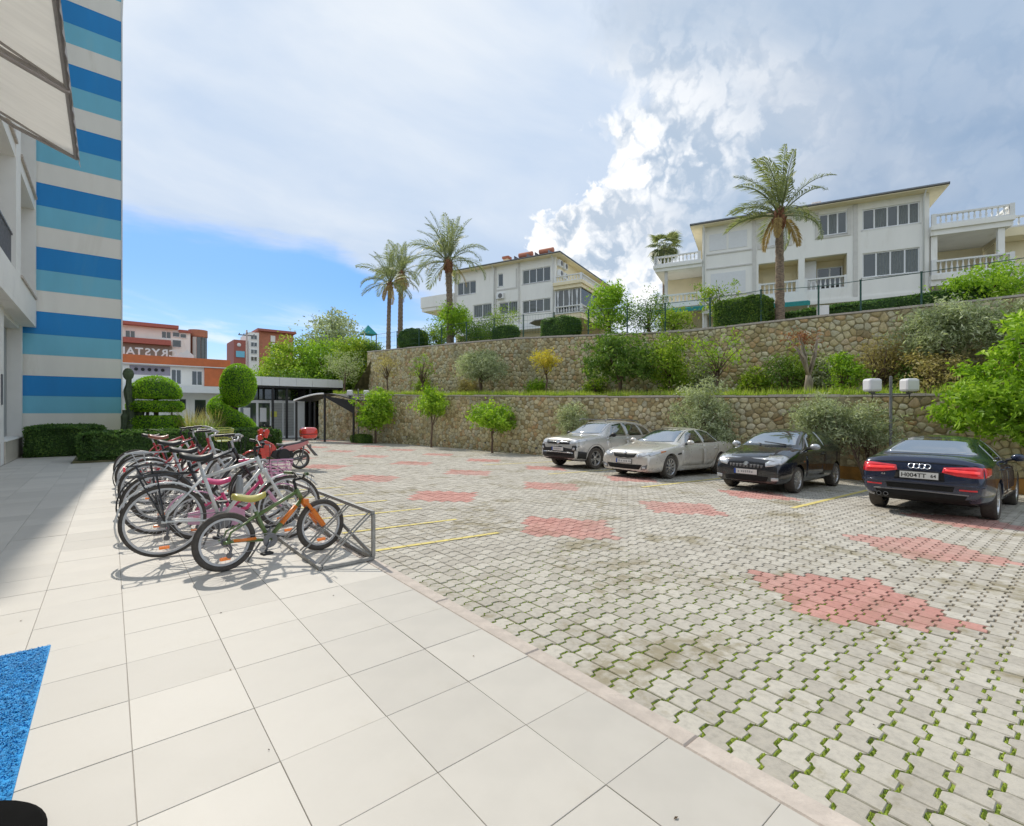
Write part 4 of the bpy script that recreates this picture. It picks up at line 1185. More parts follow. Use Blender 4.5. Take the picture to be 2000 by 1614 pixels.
window(vr, 4.34, 5.98, 13.15, 14.62, 3, -.08, glass='shutter_white'); [MB().box(a, a + .22, .003, .05, 12.95, 14.8).build('window_surround', MAT['villa_trim'], vr) for a in (4.1, 6.0)]; MB().box(4.325, 5.995, .003, .05, 12.95, 13.06).build('window_surround', MAT['villa_trim'], vr)
for a, b_ in ((3.73, 6.17), (.95, 3.36)):
    MB().box(a, b_, -1.75, -1.6, 9.66, 12.0).box(a - .15, a - .003, -1.6, -TH - .003, 9.5, 12.0).box(b_ + .003, b_ + .15, -1.6, -TH - .003, 9.5, 12.0).box(a, b_, -1.6, -.29, 9.5, 9.655).box(a, b_, -1.6, -.29, 11.96, 12.1).build('loggia', MAT['villa_cream'], vr)
    balustrade(vr, (a + .05, -.12), (b_ - .05, -.12), 9.665, .85, .27)
window(vr, 1.0, 2.5, 9.75, 11.5, 2, -1.5, sill=False, name='balcony_door'); MB().box(2.6, 3.3, -.9, -.86, 9.7, 11.9).build('shutter', MAT['shutter_white'], vr)
MB().box(4.0, 5.9, -1.595, -1.55, 9.7, 11.4).build('shutter', MAT['villa_cream'], vr)
hip_roof(vr, -4.05, 10.65, -11, .75, 15.08, 1.5)
for s in (-3.0, 9.75): MB().tube([(s, .6, 15.1), (s, .12, 14.7), (s, .12, 9.0)], .045, 7).build('downpipe', MAT['pvc_white'], vr, smooth='all')
MB().tube([(6, -3, 15.6), (6, -3, 17.4)], .025, 5).tube([(5.6, -3, 17.3), (6.5, -3, 17.3)], .015, 4).tube([(5.7, -3, 17.0), (6.4, -3, 17.0)], .015, 4).build('aerial', MAT['grey_metal'], vr)
MB().tube([(-4.0, .79, 15.2), (10.6, .79, 15.2)], .06, 6).build('gutter', MAT['grey_metal'], vr)
MB().box(2.0, 2.6, -4.5, -3.9, 15.4, 17.1).build('chimney', MAT['villa_white'], vr)
# right porch with terrace, left balconies
for a, b_, c_ in ((12.30, 12.62, 12.88), (9.2, 9.55, 9.85)): MB().box(-7.0, -3.303, -5, .25, a, b_).box(-7.12, -3.303, -5, .37, b_ - .001, c_).build('porch_slab', MAT['villa_white'], vr)
MB().box(-7.0, -3.31, -4.0, -3.85, 9.86, 12.29).build('porch_wall', MAT['villa_cream'], vr); MB().box(-7.0, -3.31, -5.0, -4.6, 5.2, 9.19).build('porch_wall', MAT['villa_cream'], vr)
for a, z0, z1 in ((-6.75, 9.86, 12.29), (-3.66, 9.86, 12.29), (-6.75, 5.2, 9.19)): MB().box(a, a + .3, -.2, .1, z0, z1).build('porch_column', MAT['villa_white'], vr)
balustrade(vr, (-7.0, .22), (-3.45, .22), 12.89, .68, .27); balustrade(vr, (-7.0, -4.6), (-7.0, .2), 12.89, .68, .27)
balustrade(vr, (-7.0, .22), (-3.45, .22), 9.86, .88, .27)
MB().box(-8.9, -7.13, -6, -1.2, 12.1, 12.6).build('rear_terrace', MAT['villa_cream'], vr); balustrade(vr, (-8.8, -1.3), (-7.2, -1.3), 12.61, .68, .27)
MB().box(-9.4, -7.2, -7, -2.6, 9.0, 12.09).build('rear_wing', MAT['villa_cream'], vr); balustrade(vr, (-9.2, -1.4), (-7.2, -1.4), 9.6, .8, .27); MB().box(-9.4, -7.13, -2.59, -1.2, 9.2, 9.59).build('rear_balcony', MAT['villa_white'], vr)
MB().box(9.903, 13.3, -4.5, .1, 12.25, 12.5).box(9.903, 13.42, -4.5, .22, 12.499, 12.72).build('balcony_slab', MAT['villa_white'], vr); MB().box(9.903, 13.3, -4.5, .1, 9.4, 9.72).build('balcony_slab', MAT['villa_white'], vr)
MB().box(9.91, 12.9, -3.0, -2.85, 9.73, 12.24).build('balcony_wall', MAT['villa_cream'], vr); MB().box(12.4, 12.62, -.3, -.08, 9.73, 12.24).build('balcony_column', MAT['villa_trim'], vr)
balustrade(vr, (10.1, .05), (13.2, .05), 12.73, .66, .27); balustrade(vr, (10.1, .0), (13.2, .0), 9.73, .68, .27); balustrade(vr, (13.25, .05), (13.25, -4.2), 12.73, .66, .27)
MB().box(9.91, 13.2, -4.4, -2.4, 5.2, 9.39).build('ground_floor_wing', MAT['villa_cream'], vr)
for a, b_, z in ((9.6, 12.9, 9.3), (3.2, 6.0, 9.0)):
    aw = thing('awning', 'teal canvas awning of the right villa, ' + ('under its left balcony' if a > 9 else 'behind the big palm trunk'), 'awning', (0, 0, 0), 0, 'teal awnings of the right villa')
    aw.location = vr.matrix_basis @ Vector(((a + b_) / 2, .3, z)); aw.rotation_euler = (0, 0, vr.rotation_euler.z); w = (b_ - a) / 2
    MB().add([(-w, 0, 0), (w, 0, 0), (w, 1.5, -.35), (-w, 1.5, -.35), (-w, 0, -.03), (w, 0, -.03), (w, 1.5, -.38), (-w, 1.5, -.38)], [(0, 1, 2, 3), (4, 7, 6, 5), (0, 4, 5, 1), (1, 5, 6, 2), (2, 6, 7, 3), (3, 7, 4, 0)]).build('canvas', MAT['teal_canvas'], aw)
    MB().box(-w, w, 1.5, 1.52, -.62, -.37).build('valance', MAT['teal_canvas'], aw)
    [MB().tube([(q, 1.4, -.4), (q, 1.4, -3.2)], .035, 6).build('pole', MAT['pvc_white'], aw) for q in (-w + .1, w - .1)]

# --- the left villa
vl = thing('villa', 'cream three storey villa with low roof and glazed corner bay behind the left palms', 'villa', (33.9, 34.27, 0), math.radians(110.4), 'villas above the upper stone wall')
m = MB(); holes = [(.56, 3.75, 14.55, 16.0), (.56, 3.75, 11.55, 12.85), (6.05, 6.7, 14.7, 16.05), (4.3, 6.55, 11.75, 12.98), (7.48, 9.85, 11.7, 13.1), (9.5, 12.0, 14.4, 15.8)]
wall_holes(m, 0, 12.4, 10.1, 16.85, -TH, 0, holes); m.build('front_wall', MAT['villa_white'], vl)
for q in ((0, .28, -16, -TH - .003), (12.12, 12.4, -16, -TH - .003), (0, 12.4, -16.3, -16.003)): MB().box(*q, 7, 16.85).build('side_wall', MAT['villa_cream'], vl)
MB().box(.3, 12.1, -1.6, -1.4, 7, 10.05).build('ground_floor_wall', MAT['villa_cream'], vl)
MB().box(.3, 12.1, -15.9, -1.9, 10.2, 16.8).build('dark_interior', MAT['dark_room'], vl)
MB().box(-.05, 12.45, -1.39, .10, 9.9, 10.55).build('floor_band', MAT['pvc_white'], vl)
for s in (4.0, 6.86, 12.1): MB().box(s, s + .22, .003, .06, 10.55, 16.8).build('pilaster', MAT['villa_trim'], vl)
window(vl, .56, 3.75, 14.55, 16.0, 4, -.08, curtain=(3,)); window(vl, .56, 3.75, 11.55, 12.85, 4, -.08, curtain=(0, 3))
window(vl, 6.05, 6.7, 14.7, 16.05, 1, -.08); window(vl, 4.3, 6.55, 11.75, 12.98, 2, -.08, curtain=(0,)); window(vl, 7.48, 9.85, 11.7, 13.1, 2, -.08, curtain=(0, 1)); window(vl, 9.5, 12.0, 14.4, 15.8, 3, -.08, curtain=(1,))
MB().box(4.35, 6.85, .003, .05, 14.25, 14.4).box(4.35, 4.5, .003, .05, 14.41, 16.3).build('window_surround', MAT['villa_trim'], vl)
rf = hip_roof(vl, -.8, 13.1, -16.8, .75, 16.85, 1.6)
for s in (.2, 7.1): MB().tube([(s, .6, 16.9), (s, .12, 16.4), (s, .12, 10.6)], .05, 7).build('downpipe', MAT['pvc_white'], vl, smooth='all')
MB().tube([(-.75, .79, 16.98), (13.05, .79, 16.98)], .06, 6).build('gutter', MAT['grey_metal'], vl)
for s, y, zz, q in ((4.9, -2.6, 17.55, 0), (2.4, -2.6, 17.55, 1)):
    so = thing('solar_heater', 'solar water heater with tank on the left villa roof, ' + ('right one beside the roof corner' if q else 'one nearer the chimney'), 'solar heater', vl.matrix_basis @ Vector((s, y, zz)), vl.rotation_euler.z, 'solar water heaters on the left villa roof')
    MB().add([(-.9, .9, 0), (.9, .9, 0), (.9, -.1, .75), (-.9, -.1, .75), (-.9, .95, -.06), (.9, .95, -.06), (.9, -.05, .69), (-.9, -.05, .69)], [(0, 1, 2, 3), (4, 7, 6, 5), (0, 4, 5, 1), (1, 5, 6, 2), (2, 6, 7, 3), (3, 7, 4, 0)]).build('panel', MAT['solar_panel'], so)
    MB().lathe([(0, -.8), (.28, -.8), (.28, .8), (0, .8)], 14, 'x', (0, -.3, 1.05)).build('tank', MAT['brick_red'], so, smooth=True)
    [MB().box(q, q + .06, -.6, .9, -.5, .72).build('stand', MAT['grey_metal'], so) for q in (-.8, .74)]
MB().box(7.0, 7.6, -3.2, -2.6, 17.3, 18.5).build('chimney', MAT['villa_cream'], vl); MB().box(6.9, 7.7, -3.3, -2.5, 18.503, 18.75).build('chimney_cap', MAT['brick_red'], vl)
MB().box(12.403, 17.0, -5, .1, 13.1, 13.5).box(12.403, 17.1, -5, .2, 13.503, 14.75).build('left_balcony', MAT['villa_white'], vl)
MB().box(-2.9, -.003, -7, .5, 13.4, 13.75).box(-3.05, -.003, -7, .65, 13.749, 14.05).build('bay_slab', MAT['villa_cream'], vl); MB().box(-2.9, -.003, -7, .5, 10.45, 10.95).build('bay_slab', MAT['villa_cream'], vl)
balustrade(vl, (-2.9, .5), (-.2, .5), 14.06, .62, .3); balustrade(vl, (-2.9, -6.5), (-2.9, .45), 14.06, .62, .3); balustrade(vl, (-2.9, .5), (-.2, .5), 10.96, .75, .3); balustrade(vl, (-2.9, -6.5), (-2.9, .45), 10.96, .75, .3)
w = window(vl, -2.75, -.05, 11.0, 13.39, 3, .2, sill=False, name='bay_window')
for s in (-2.5, -1.7, -.5): MB().add([(s, .21, 11.1), (s + .28, .21, 11.1), (s + .18, .21, 12.3), (s + .3, .21, 13.3), (s, .21, 13.3), (s + .1, .21, 12.3)], [(0, 1, 2, 5), (5, 2, 3, 4)]).build('curtain', MAT['curtain_white'], w)
MB().box(-2.76, -2.70, -6.8, .12, 11.0, 13.39).build('bay_side_glass', MAT['window_glass'], vl)
MB().box(-2.9, -.003, -7, -6.8, 7, 10.44).build('bay_ground_wall', MAT['villa_cream'], vl)


def aircon(loc, rz, label):
    a = thing('air_conditioner', label, 'air conditioner', loc, rz, 'air conditioner boxes on the left villa')
    MB().box(-.42, .42, 0, .3, 0, .6).build('case', MAT['pvc_white'], a, bevel=.02)
    MB().lathe([(0, .305), (.24, .305), (.25, .32), (.2, .335), (0, .335)], 18, 'y', (-.08, 0, .3)).build('fan_grille', MAT['grey_plastic'], a)


aircon(vl.matrix_basis @ Vector((6.3, .02, 13.35)), vl.rotation_euler.z, 'air conditioner box on the front of the left villa, below its small blue window')
for i, (y, z, lab) in enumerate(((-.7, 16.0, 'upper front'), (-1.9, 16.0, 'upper rear'), (-.7, 15.0, 'lower front'), (-1.9, 15.0, 'lower rear'))):
    aircon(vl.matrix_basis @ Vector((-.02, y, z)), vl.rotation_euler.z + PI / 2, 'air conditioner box beside the left villa roof corner, ' + lab + ' one of four')
ps = thing('parasol', 'dark garden parasol open beside the small rounded hedge', 'parasol', (27.9, 29.0, 7.0))
MB().tube([(0, 0, -.5), (0, 0, 2.2)], .03, 6).build('pole', MAT['black_metal'], ps)
MB().lathe([(0, 2.3), (1.6, 1.85), (1.6, 1.8), (0, 2.2)], 8).build('canopy', MAT['grey_plastic'], ps)

# --- striped block at the left
SB = thing('striped_building', 'tall block end wall painted in dark blue, light blue and white stripes', 'building', (-5.8, 22.5, 0))
zs = [(-.3, 1.37, 'cream_stripe'), (1.37, 1.95, 'blue_light'), (1.95, 2.62, 'blue_dark')]
z = 2.62
while z < 16:
    zs += [(z, z + .70, 'cream_stripe'), (z + .70, z + 1.39, 'blue_light'), (z + 1.39, z + 2.145, 'blue_dark')]; z += 2.145
for a, b_, k in zs: MB().box(-6.2, 6.11, 0, 9, a + .002, b_ - .002).build('wall_band', MAT[k], SB)
MB().box(6.113, 6.15, -.02, 9, -.3, z).build('corner_trim', MAT['pvc_white'], SB)
MB().box(-6.3, 6.2, -.1, 9.1, z, z + .3).build('roof_coping', MAT['render_white'], SB)

# --- the white building whose front we stand beside (front faces +x)
WB = thing('white_building', 'white rendered building with grey recessed bays and marble plinth along the left edge', 'building', (-2.2, 22.4, 0))
Y0 = -28.5
gh = []
bays = [(-3.6, -.2), (-9.4, -4.4), (-14.6, -10.2), (-20, -15.4), (-26, -20.8)]
for a, b_ in [(-4.35, -3.62), (-.18, 0), (-10.15, -9.42), (-15.4, -14.62), (-20.8, -20.02), (Y0, -26.02)]: MB().box(-.45, 0, a, b_, 0, 4.195).build('pillar', MAT['render_white'], WB)
for a, b_ in bays:
    MB().box(-.42, -.34, a, b_, .62, 4.06).build('bay_panel', MAT['grey_bay'] if 'grey_bay' in MAT else M('grey_bay', (.42, .42, .41), .7, var=.05), WB)
    MB().box(-.40, .03, a, b_, 0, .6).build('plinth', MAT['marble'], WB, bevel=.01); MB().box(-.40, .06, a, b_, .603, .64).build('plinth_ledge', MAT['render_white'], WB)
    MB().box(-.38, -.05, a, b_, 4.08, 4.195).build('bay_lintel', MAT['render_white'], WB)
MB().box(-4.5, .32, Y0, 0, 4.2, 4.35).box(-.6, .32, Y0, 0, 4.353, 5.08).build('upper_floor_edge', MAT['render_white'], WB)
for a, b_ in [(-4.45, -3.6), (-.16, 0), (-10.2, -9.35), (-15.4, -14.55), (-20.9, -20.0), (Y0, -26)]: MB().box(-.5, .32, a, b_, 5.083, 19).build('upper_pilaster', MAT['render_white'], WB)
for i, (a, b_) in enumerate([(-3.6, -.16), (-9.35, -4.45), (-14.55, -10.2), (-20, -15.4), (-26, -20.9)]):
    for k in range(4):
        z0 = 5.083 + 3.3 * k
        if i == 0 or k > 0:
            MB().box(-.2, -.1, a, b_, z0 + .003, z0 + 3.29).build('recess_panel', MAT['grey_bay'], WB)
            MB().box(-.12, .36, a - .02, b_ + .02, z0 + .0, z0 + .07).build('recess_sill', MAT['kerb_stone'], WB)
        else:
            MB().box(-1.7, -1.6, a, b_, z0, z0 + 3.29).build('balcony_wall', MAT['render_white'], WB)
            rr = MB()
            for y in np.arange(a + .1, b_, .12): rr.box(.22, .24, y, y + .02, z0, z0 + .9)
            rr.box(.2, .26, a, b_, z0 + .903, z0 + .95).build('balcony_railing', MAT['grey_metal'], WB)
        MB().box(-.6, .30, a, b_, z0 + 2.95, z0 + 3.297).build('spandrel', MAT['render_white'], WB)
MB().box(-5, .34, Y0, 0, 19.003, 19.4).build('roof_slab', MAT['render_white'], WB)
MB().box(-.03, .02, -4.1, -3.9, 1.6, 2.4).build('wall_sign', MAT['grey_plastic'], WB)
MB().box(-5, -.61, Y0, -.003, 4.36, 19.0).build('inner_wall', MAT['grey_bay'], WB)
MB().box(-5, -.46, Y0, -.003, 0, 4.19).build('inner_ground_wall', MAT['grey_bay'], WB)

# canvas awnings on the white building
M('awning_canvas', (.91, .89, .85), .85, var=.03, scale=2, stretch=(1, 6, 1), through=.55)
M('awning_bar', (.42, .38, .36), .6, var=.1)
for ya, yb, lab in ((8.52, 10.7, 'far'), (3.2, 8.46, 'near')):
    aw = thing('awning', 'cream canvas awning ' + ('ending in a pointed corner before the blue stripes' if lab == 'far' else 'nearest, cut by the top of the photo'), 'awning', (-1.86, ya, 6.28), 0, 'cream awnings on the white building')
    w, dx, dz = yb - ya, 1.44, -.72
    sag = lambda f: -.05 * math.sin(PI * f)
    m = MB(); n = 8
    for i in range(n):
        fa, fb = i / n, (i + 1) / n
        v = [(dx * f, y, dz * f + sag(f) + o) for o in (0, .012) for f, y in ((fa, 0), (fb, 0), (fb, w), (fa, w))]
        m.add(v, [(0, 3, 2, 1), (4, 5, 6, 7), (0, 1, 5, 4), (2, 3, 7, 6)])
    m.build('canvas', MAT['awning_canvas'], aw)
    MB().tube([(dx, 0, dz), (dx, w, dz)], .035, 8).build('front_bar', MAT['awning_bar'], aw)
    v = MB(); k = int(w / .18)
    for i in range(k):
        a, c = w * i / k, w * (i + 1) / k; e = .01 * (-1) ** i
        v.add([(dx + .03, a, dz), (dx + .03, c, dz), (dx + .04 - e, c, dz - .15), (dx + .04 + e, a, dz - .15)], [(0, 1, 2, 3)])
    v.build('valance', MAT['awning_bar'], aw)
    for y in (.03, w - .03):
        MB().tube([(0, y, -.05), (dx * .5, y, dz * .5 - .12), (dx, y, dz - .02)], .028, 6).tube([(0, y, -.05), (dx * .45, y + (.12 if y < 1 else -.12), dz * .5 - .04), (dx, y, dz - .02)], .018, 6).build('folding_arm', MAT['awning_bar'], aw)
    MB().lathe([(0, 0), (.06, 0), (.06, w), (0, w)], 10, 'y').build('roller', MAT['awning_bar'], aw)


# --- far buildings on the left
def fx(px, y, z=0):
    d = y / (FY - FX * (px - 1000) / 950); return d * (FY * (px - 1000) / 950 + FX), d


hb_ = thing('hotel', 'long white hotel front with orange-brown roof band carrying big white letters', 'hotel', (5, 61, 0))
X = lambda px: fx(px, 61)[0] - 5
m = MB(); holes = [(X(375), X(395), 4.3, 5.85), (X(335), X(354), 4.35, 5.9), (X(253), X(333), 5.2, 6.15), (X(351), X(364), 1.7, 2.9), (X(380), X(403), .6, 2.85)]
wall_holes(m, -24, X(447), -.7, 6.3, 0, .3, holes); m.build('front_wall', MAT['villa_white'], hb_)
MB().box(-24, X(447), .6, 12, -.7, 6.3).build('back_room', MAT['dark_room'], hb_)
MB().box(-24, X(449), -.35, 12, 6.32, 7.15).build('roof_band', MAT['orange_fascia'], hb_); MB().box(-24, X(449), -.40, -.36, 6.22, 6.31).build('band_trim', MAT['pvc_white'], hb_)
MB().box(X(399), X(449), -.30, -.003, 4.25, 6.2).build('orange_panel', MAT['orange_fascia'], hb_)
MB().box(-24, X(440), -1.9, -.31, 3.45, 4.15).build('canopy', MAT['pvc_white'], hb_)
MB().box(X(253), X(333), .1, .15, 5.2, 6.15).build('lilac_wall', MAT['lilac_panel'], hb_)
for px in (266, 279, 292, 305, 318): MB().ball((X(px), .02, 5.75), .16, .08, .16).build('round_lamp', MAT['black_plastic'], hb_, smooth='all')


def window_s(root, x0, x1, z0, z1, n, y, glass='window_glass', name='window'):
    """a window facing -y"""
    mm = MB(); fr = .07
    mm.box(x0, x1, y, y + .07, z0, z0 + fr).box(x0, x1, y, y + .07, z1 - fr, z1)
    for i in range(n + 1):
        e = x0 + (x1 - x0) * i / n; mm.box(max(x0, e - fr / 2), min(x1, e + fr / 2), y + .001, y + .069, z0 + fr, z1 - fr)
    w_ = mm.build(name, MAT['pvc_white'], root)
    for i in range(n):
        a, c = x0 + (x1 - x0) * i / n, x0 + (x1 - x0) * (i + 1) / n
        MB().box(a + .03, c - .03, y + .03, y + .045, z0 + .04, z1 - .04).build('pane', MAT[glass], w_)
    return w_


window_s(hb_, X(375), X(395), 4.3, 5.85, 2, .05); window_s(hb_, X(335), X(354), 4.35, 5.9, 2, .05); window_s(hb_, X(351), X(364), 1.7, 2.9, 1, .05); window_s(hb_, X(380), X(403), .6, 2.85, 1, .05, name='door')


def text_mesh(s, size, depth, mat, name='letter', mirror=False, bold=0.0):
    cu = bpy.data.curves.new('lettering', 'FONT'); cu.body = s; cu.size = size; cu.extrude = depth; cu.align_x = 'CENTER'; cu.offset = bold; cu.resolution_u = 3
    o = bpy.data.objects.new('lettering', cu); C.objects.link(o)
    dg = bpy.context.evaluated_depsgraph_get(); me = bpy.data.meshes.new_from_object(o.evaluated_get(dg)); me.name = name
    bpy.data.objects.remove(o); bpy.data.curves.remove(cu)
    if mirror:
        for v in me.vertices: v.co.x = -v.co.x
        me.flip_normals()
    me.materials.clear(); me.materials.append(MAT[mat]); return me


sg = thing('rooftop_sign', 'big white rooftop letters seen from behind, standing on the orange-brown roof band', 'sign', (5, 61.2, 7.17))
M('sign_white', (.80, .80, .80), .6, var=.03)
for ch, px in zip('CRYSTAL', (339, 322, 305, 289, 272, 255, 239)):
    o = link('letter', text_mesh(ch, 1.05, .07, 'sign_white', 'letter', True, .022), sg); o.location = (X(px), 0, 0); o.rotation_euler = (PI / 2, 0, 0)
q = X(366)
MB().side([(q - .55, .0), (q + .55, .0), (q + .62, .25), (q, .85), (q - .62, .25)], -.06, .06).build('crystal_emblem', MAT['sign_white'], sg)
MB().side([(q - .95, .0), (q - .60, .0), (q - .3, .45), (q - .55, .60)], -.05, .05).build('emblem_wing', MAT['sign_white'], sg)

ha = thing('hotel_block', 'white upper hotel storeys with brown roof edge and round red-brown tower, behind the big letters', 'hotel', (5, 76, 0))
X2 = lambda px: fx(px, 76)[0] - 5
Z2 = lambda px, py: EYE + (807 - py) * fx(px, 76)[1] / 950
m = MB(); holes = [(X2(245), X2(264), Z2(250, 660), Z2(250, 645)), (X2(316), X2(334), Z2(320, 661), Z2(320, 647))]
wall_holes(m, -30, X2(372), -.6, Z2(300, 640), 0, .3, holes); m.build('front_wall', MAT['villa_white'], ha)
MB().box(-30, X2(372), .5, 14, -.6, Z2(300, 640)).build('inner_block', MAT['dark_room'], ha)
MB().box(-30, X2(348), -.8, 14, Z2(300, 640) + .01, Z2(300, 633.5)).build('roof_edge', MAT['maroon'], ha); MB().box(X2(349), X2(373), -.3, 14, Z2(300, 645), Z2(300, 640)).build('roof_edge', MAT['maroon'], ha)
MB().box(-30, X2(333), -.9, -.01, Z2(300, 674), Z2(300, 664)).build('brown_band', MAT['maroon'], ha); MB().box(-30, X2(336), -.25, -.02, Z2(300, 700), Z2(300, 674.3)).build('loggia_shade_wall', M('taupe_shade', (.30, .25, .20), .8, var=.08), ha)  # loggia shadow behind the letters is put into this wall's dark taupe colour
window_s(ha, *holes[0], 2, .05); window_s(ha, *holes[1], 2, .05)
for a, b_, py0, py1 in ((337, 351, 659, 649), (337, 354, 679, 664), (352, 364, 660, 651)): window_s(ha, X2(a), X2(b_), Z2(345, py0), Z2(345, py1), 1, -.1)
tw = X2(391); rad = (X2(411) - X2(372)) / 2
MB().lathe([(rad * .93, -.6), (rad * .93, Z2(390, 656)), (rad, Z2(390, 655.5)), (rad, Z2(390, 642)), (0, Z2(390, 640))], 28, 'z', (tw, 2, 0)).build('tower', MAT['brick_red'], ha, smooth=True)
for a in (-118, -92, -66, -40):
    x, y = tw + rad * .94 * math.cos(math.radians(a)), 2 + rad * .94 * math.sin(math.radians(a))
    o = MB().box(-.22, .22, -.04, .04, 3, Z2(390, 657)).build('tower_window', MAT['window_glass'] if a != -118 else MAT['villa_white'], ha); o.location = (x, y, 0); o.rotation_euler = (0, 0, math.radians(a + 90))

hc = thing('apartment_block', 'far brick-red and white apartment block left of the overgrown slope', 'building', (26, 100, 0))
X3 = lambda px: fx(px, 100)[0] - 26
Z3 = lambda px, py: EYE + (807 - py) * fx(px, 100)[1] / 950
MB().box(X3(487), X3(506), 0, 8, -.5, Z3(500, 650)).build('white_bay', MAT['villa_white'], hc); MB().box(X3(507), X3(575), .6, 9, -.5, Z3(520, 648)).build('red_wall', MAT['brick_red'], hc)
MB().box(X3(503), X3(578), -.2, 9.2, Z3(520, 647.5), Z3(520, 643)).build('roof_band', MAT['maroon'], hc); MB().box(X3(459), X3(486), 1, 8, -.5, Z3(470, 663)).build('brown_wing', MAT['maroon'], hc)
for k in range(4):
    py = 655 + 14 * k
    window_s(hc, X3(490), X3(502), Z3(500, py + 9), Z3(500, py), 2, -.08); MB().box(X3(530), X3(539), .45, .59, Z3(530, py + 12), Z3(530, py)).build('balcony', MAT['villa_white'], hc)
MB().box(X3(463), X3(480), .85, .99, Z3(470, 697), Z3(470, 685)).build('blue_panel', MAT['blue_light'], hc); MB().ball((X3(469), .9, Z3(470, 673)), .35, .15, .35).build('round_lamp', MAT['sign_white'], hc, smooth='all')
x0, d0 = fx(482, 66)
tp = thing('utility_pole', 'slim utility pole with crossarm in front of the far apartment block', 'pole', (x0, 66, -.6))
zt = EYE + (807 - 645) * d0 / 950 + .6
MB().tube([(0, 0, 0), (0, 0, zt)], [.14, .10], 8).build('pole', MAT['kerb_stone'], tp, smooth='all'); MB().box(-.9, .9, -.06, .06, zt - .7, zt - .58).box(-.06, .06, -.5, .5, zt - .45, zt - .35).build('crossarm', MAT['grey_metal'], tp)
for x in (-.8, -.3, .8): MB().lathe([(0, 0), (.05, 0), (.06, .1), (0, .18)], 8, 'z', (x, 0, zt - .58)).build('insulator', MAT['black_plastic'], tp)
gz = thing('gazebo', 'small teal pyramid roof peeping over the slope left of the palms', 'gazebo', (25, 60, 8.0))
MB().add([(-1.6, -1.6, 0), (1.6, -1.6, 0), (1.6, 1.6, 0), (-1.6, 1.6, 0), (0, 0, 2.2)], [(0, 1, 4), (1, 2, 4), (2, 3, 4), (3, 0, 4), (0, 3, 2, 1)]).build('roof', MAT['teal_canvas'], gz)
for a in (-1.4, 1.4):
    for b_ in (-1.4, 1.4): MB().box(a - .08, a + .08, b_ - .08, b_ + .08, -14, -.003).build('post', MAT['pvc_white'], gz)
gx, gd = fx(719, 105); gz.location = (gx, 105, EYE + (807 - 654) * gd / 950)

# --- the entrance lodge with its flat white roof
el = thing('entrance_lodge', 'entrance lodge with a thick flat white roof on black posts', 'lodge', (10.2, 36.6, -.45))
for i in range(6):
    a = -3.3 + i * 1.12
    MB().box(a + .008, a + 1.112, 0, .06, 3.73, 4.33).build('roof_panel', MAT['pvc_white'], el)
MB().box(-3.3, 3.42, .065, 5, 3.75, 4.30).build('roof', MAT['render_white'], el); MB().box(-3.25, 3.38, .12, 4.9, 3.60, 3.74).build('soffit', MAT['black_metal'], el)
for x in (-1.42, -.5, 1.1): MB().box(x - .07, x + .07, .25, .39, 0, 3.6).build('post', MAT['black_metal'], el)
MB().box(-3.3, 1.1, 1.6, 1.7, 0, .15).box(-3.3, 1.1, 1.6, 1.7, 2.55, 2.75).box(-3.3, -3.2, 1.6, 1.7, .153, 2.547).box(.35, 1.1, 1.6, 1.7, .153, 2.547).box(-2.2, -2.05, 1.6, 1.7, .153, 2.547).box(-1.3, -1.15, 1.6, 1.7, .153, 2.547).box(-.45, -.38, 1.6, 1.7, .153, 2.547).build('front_frame', MAT['pvc_white'], el)
for a, b_ in ((-3.2, -2.2), (-2.05, -1.3)): MB().box(a, b_, 1.64, 1.66, .153, 2.547).build('glass_panel', MAT['window_glass'], el)
for a, b_ in ((-1.15, -.45), (-.38, .35)):
    for k in range(12): MB().box(a, b_, 1.63 + .02 * (k % 2), 1.68, .153 + k * .2, .353 + k * .2 - .01).build('shutter_slat', MAT['grey_plastic'] if False else M('lodge_shutter', (.40, .41, .40), .6, var=.06), el)
for k in range(3): MB().box(-3.1 + k * 1.1, -2.1 + k * 1.1, 1.62, 1.64, 2.78, 3.55).build('clerestory', MAT['window_glass'], el)
MB().box(-1.25, -.85, 1.55, 1.59, 1.55, 1.95).build('yellow_sign', M('sign_yellow', (.72, .70, .12), .6, var=.05), el)
for k, x in enumerate((-3.0, -1.95)): MB().box(x, x + .42, 1.61, 1.635, 1.2, 2.2).build('poster', MAT['sign_white'], el)
for x in (-2.35, -1.55): MB().ball((x, 1.58, .75), .16, .06, .16).build('round_handle', MAT['black_plastic'], el)
MB().box(-3.3, 3.2, 4.5, 4.6, 0, 3.6).build('rear_wall', MAT['dark_room'], el); MB().box(1.1, 1.2, 1.6, 4.5, 0, 3.6).build('side_wall', MAT['dark_room'], el)

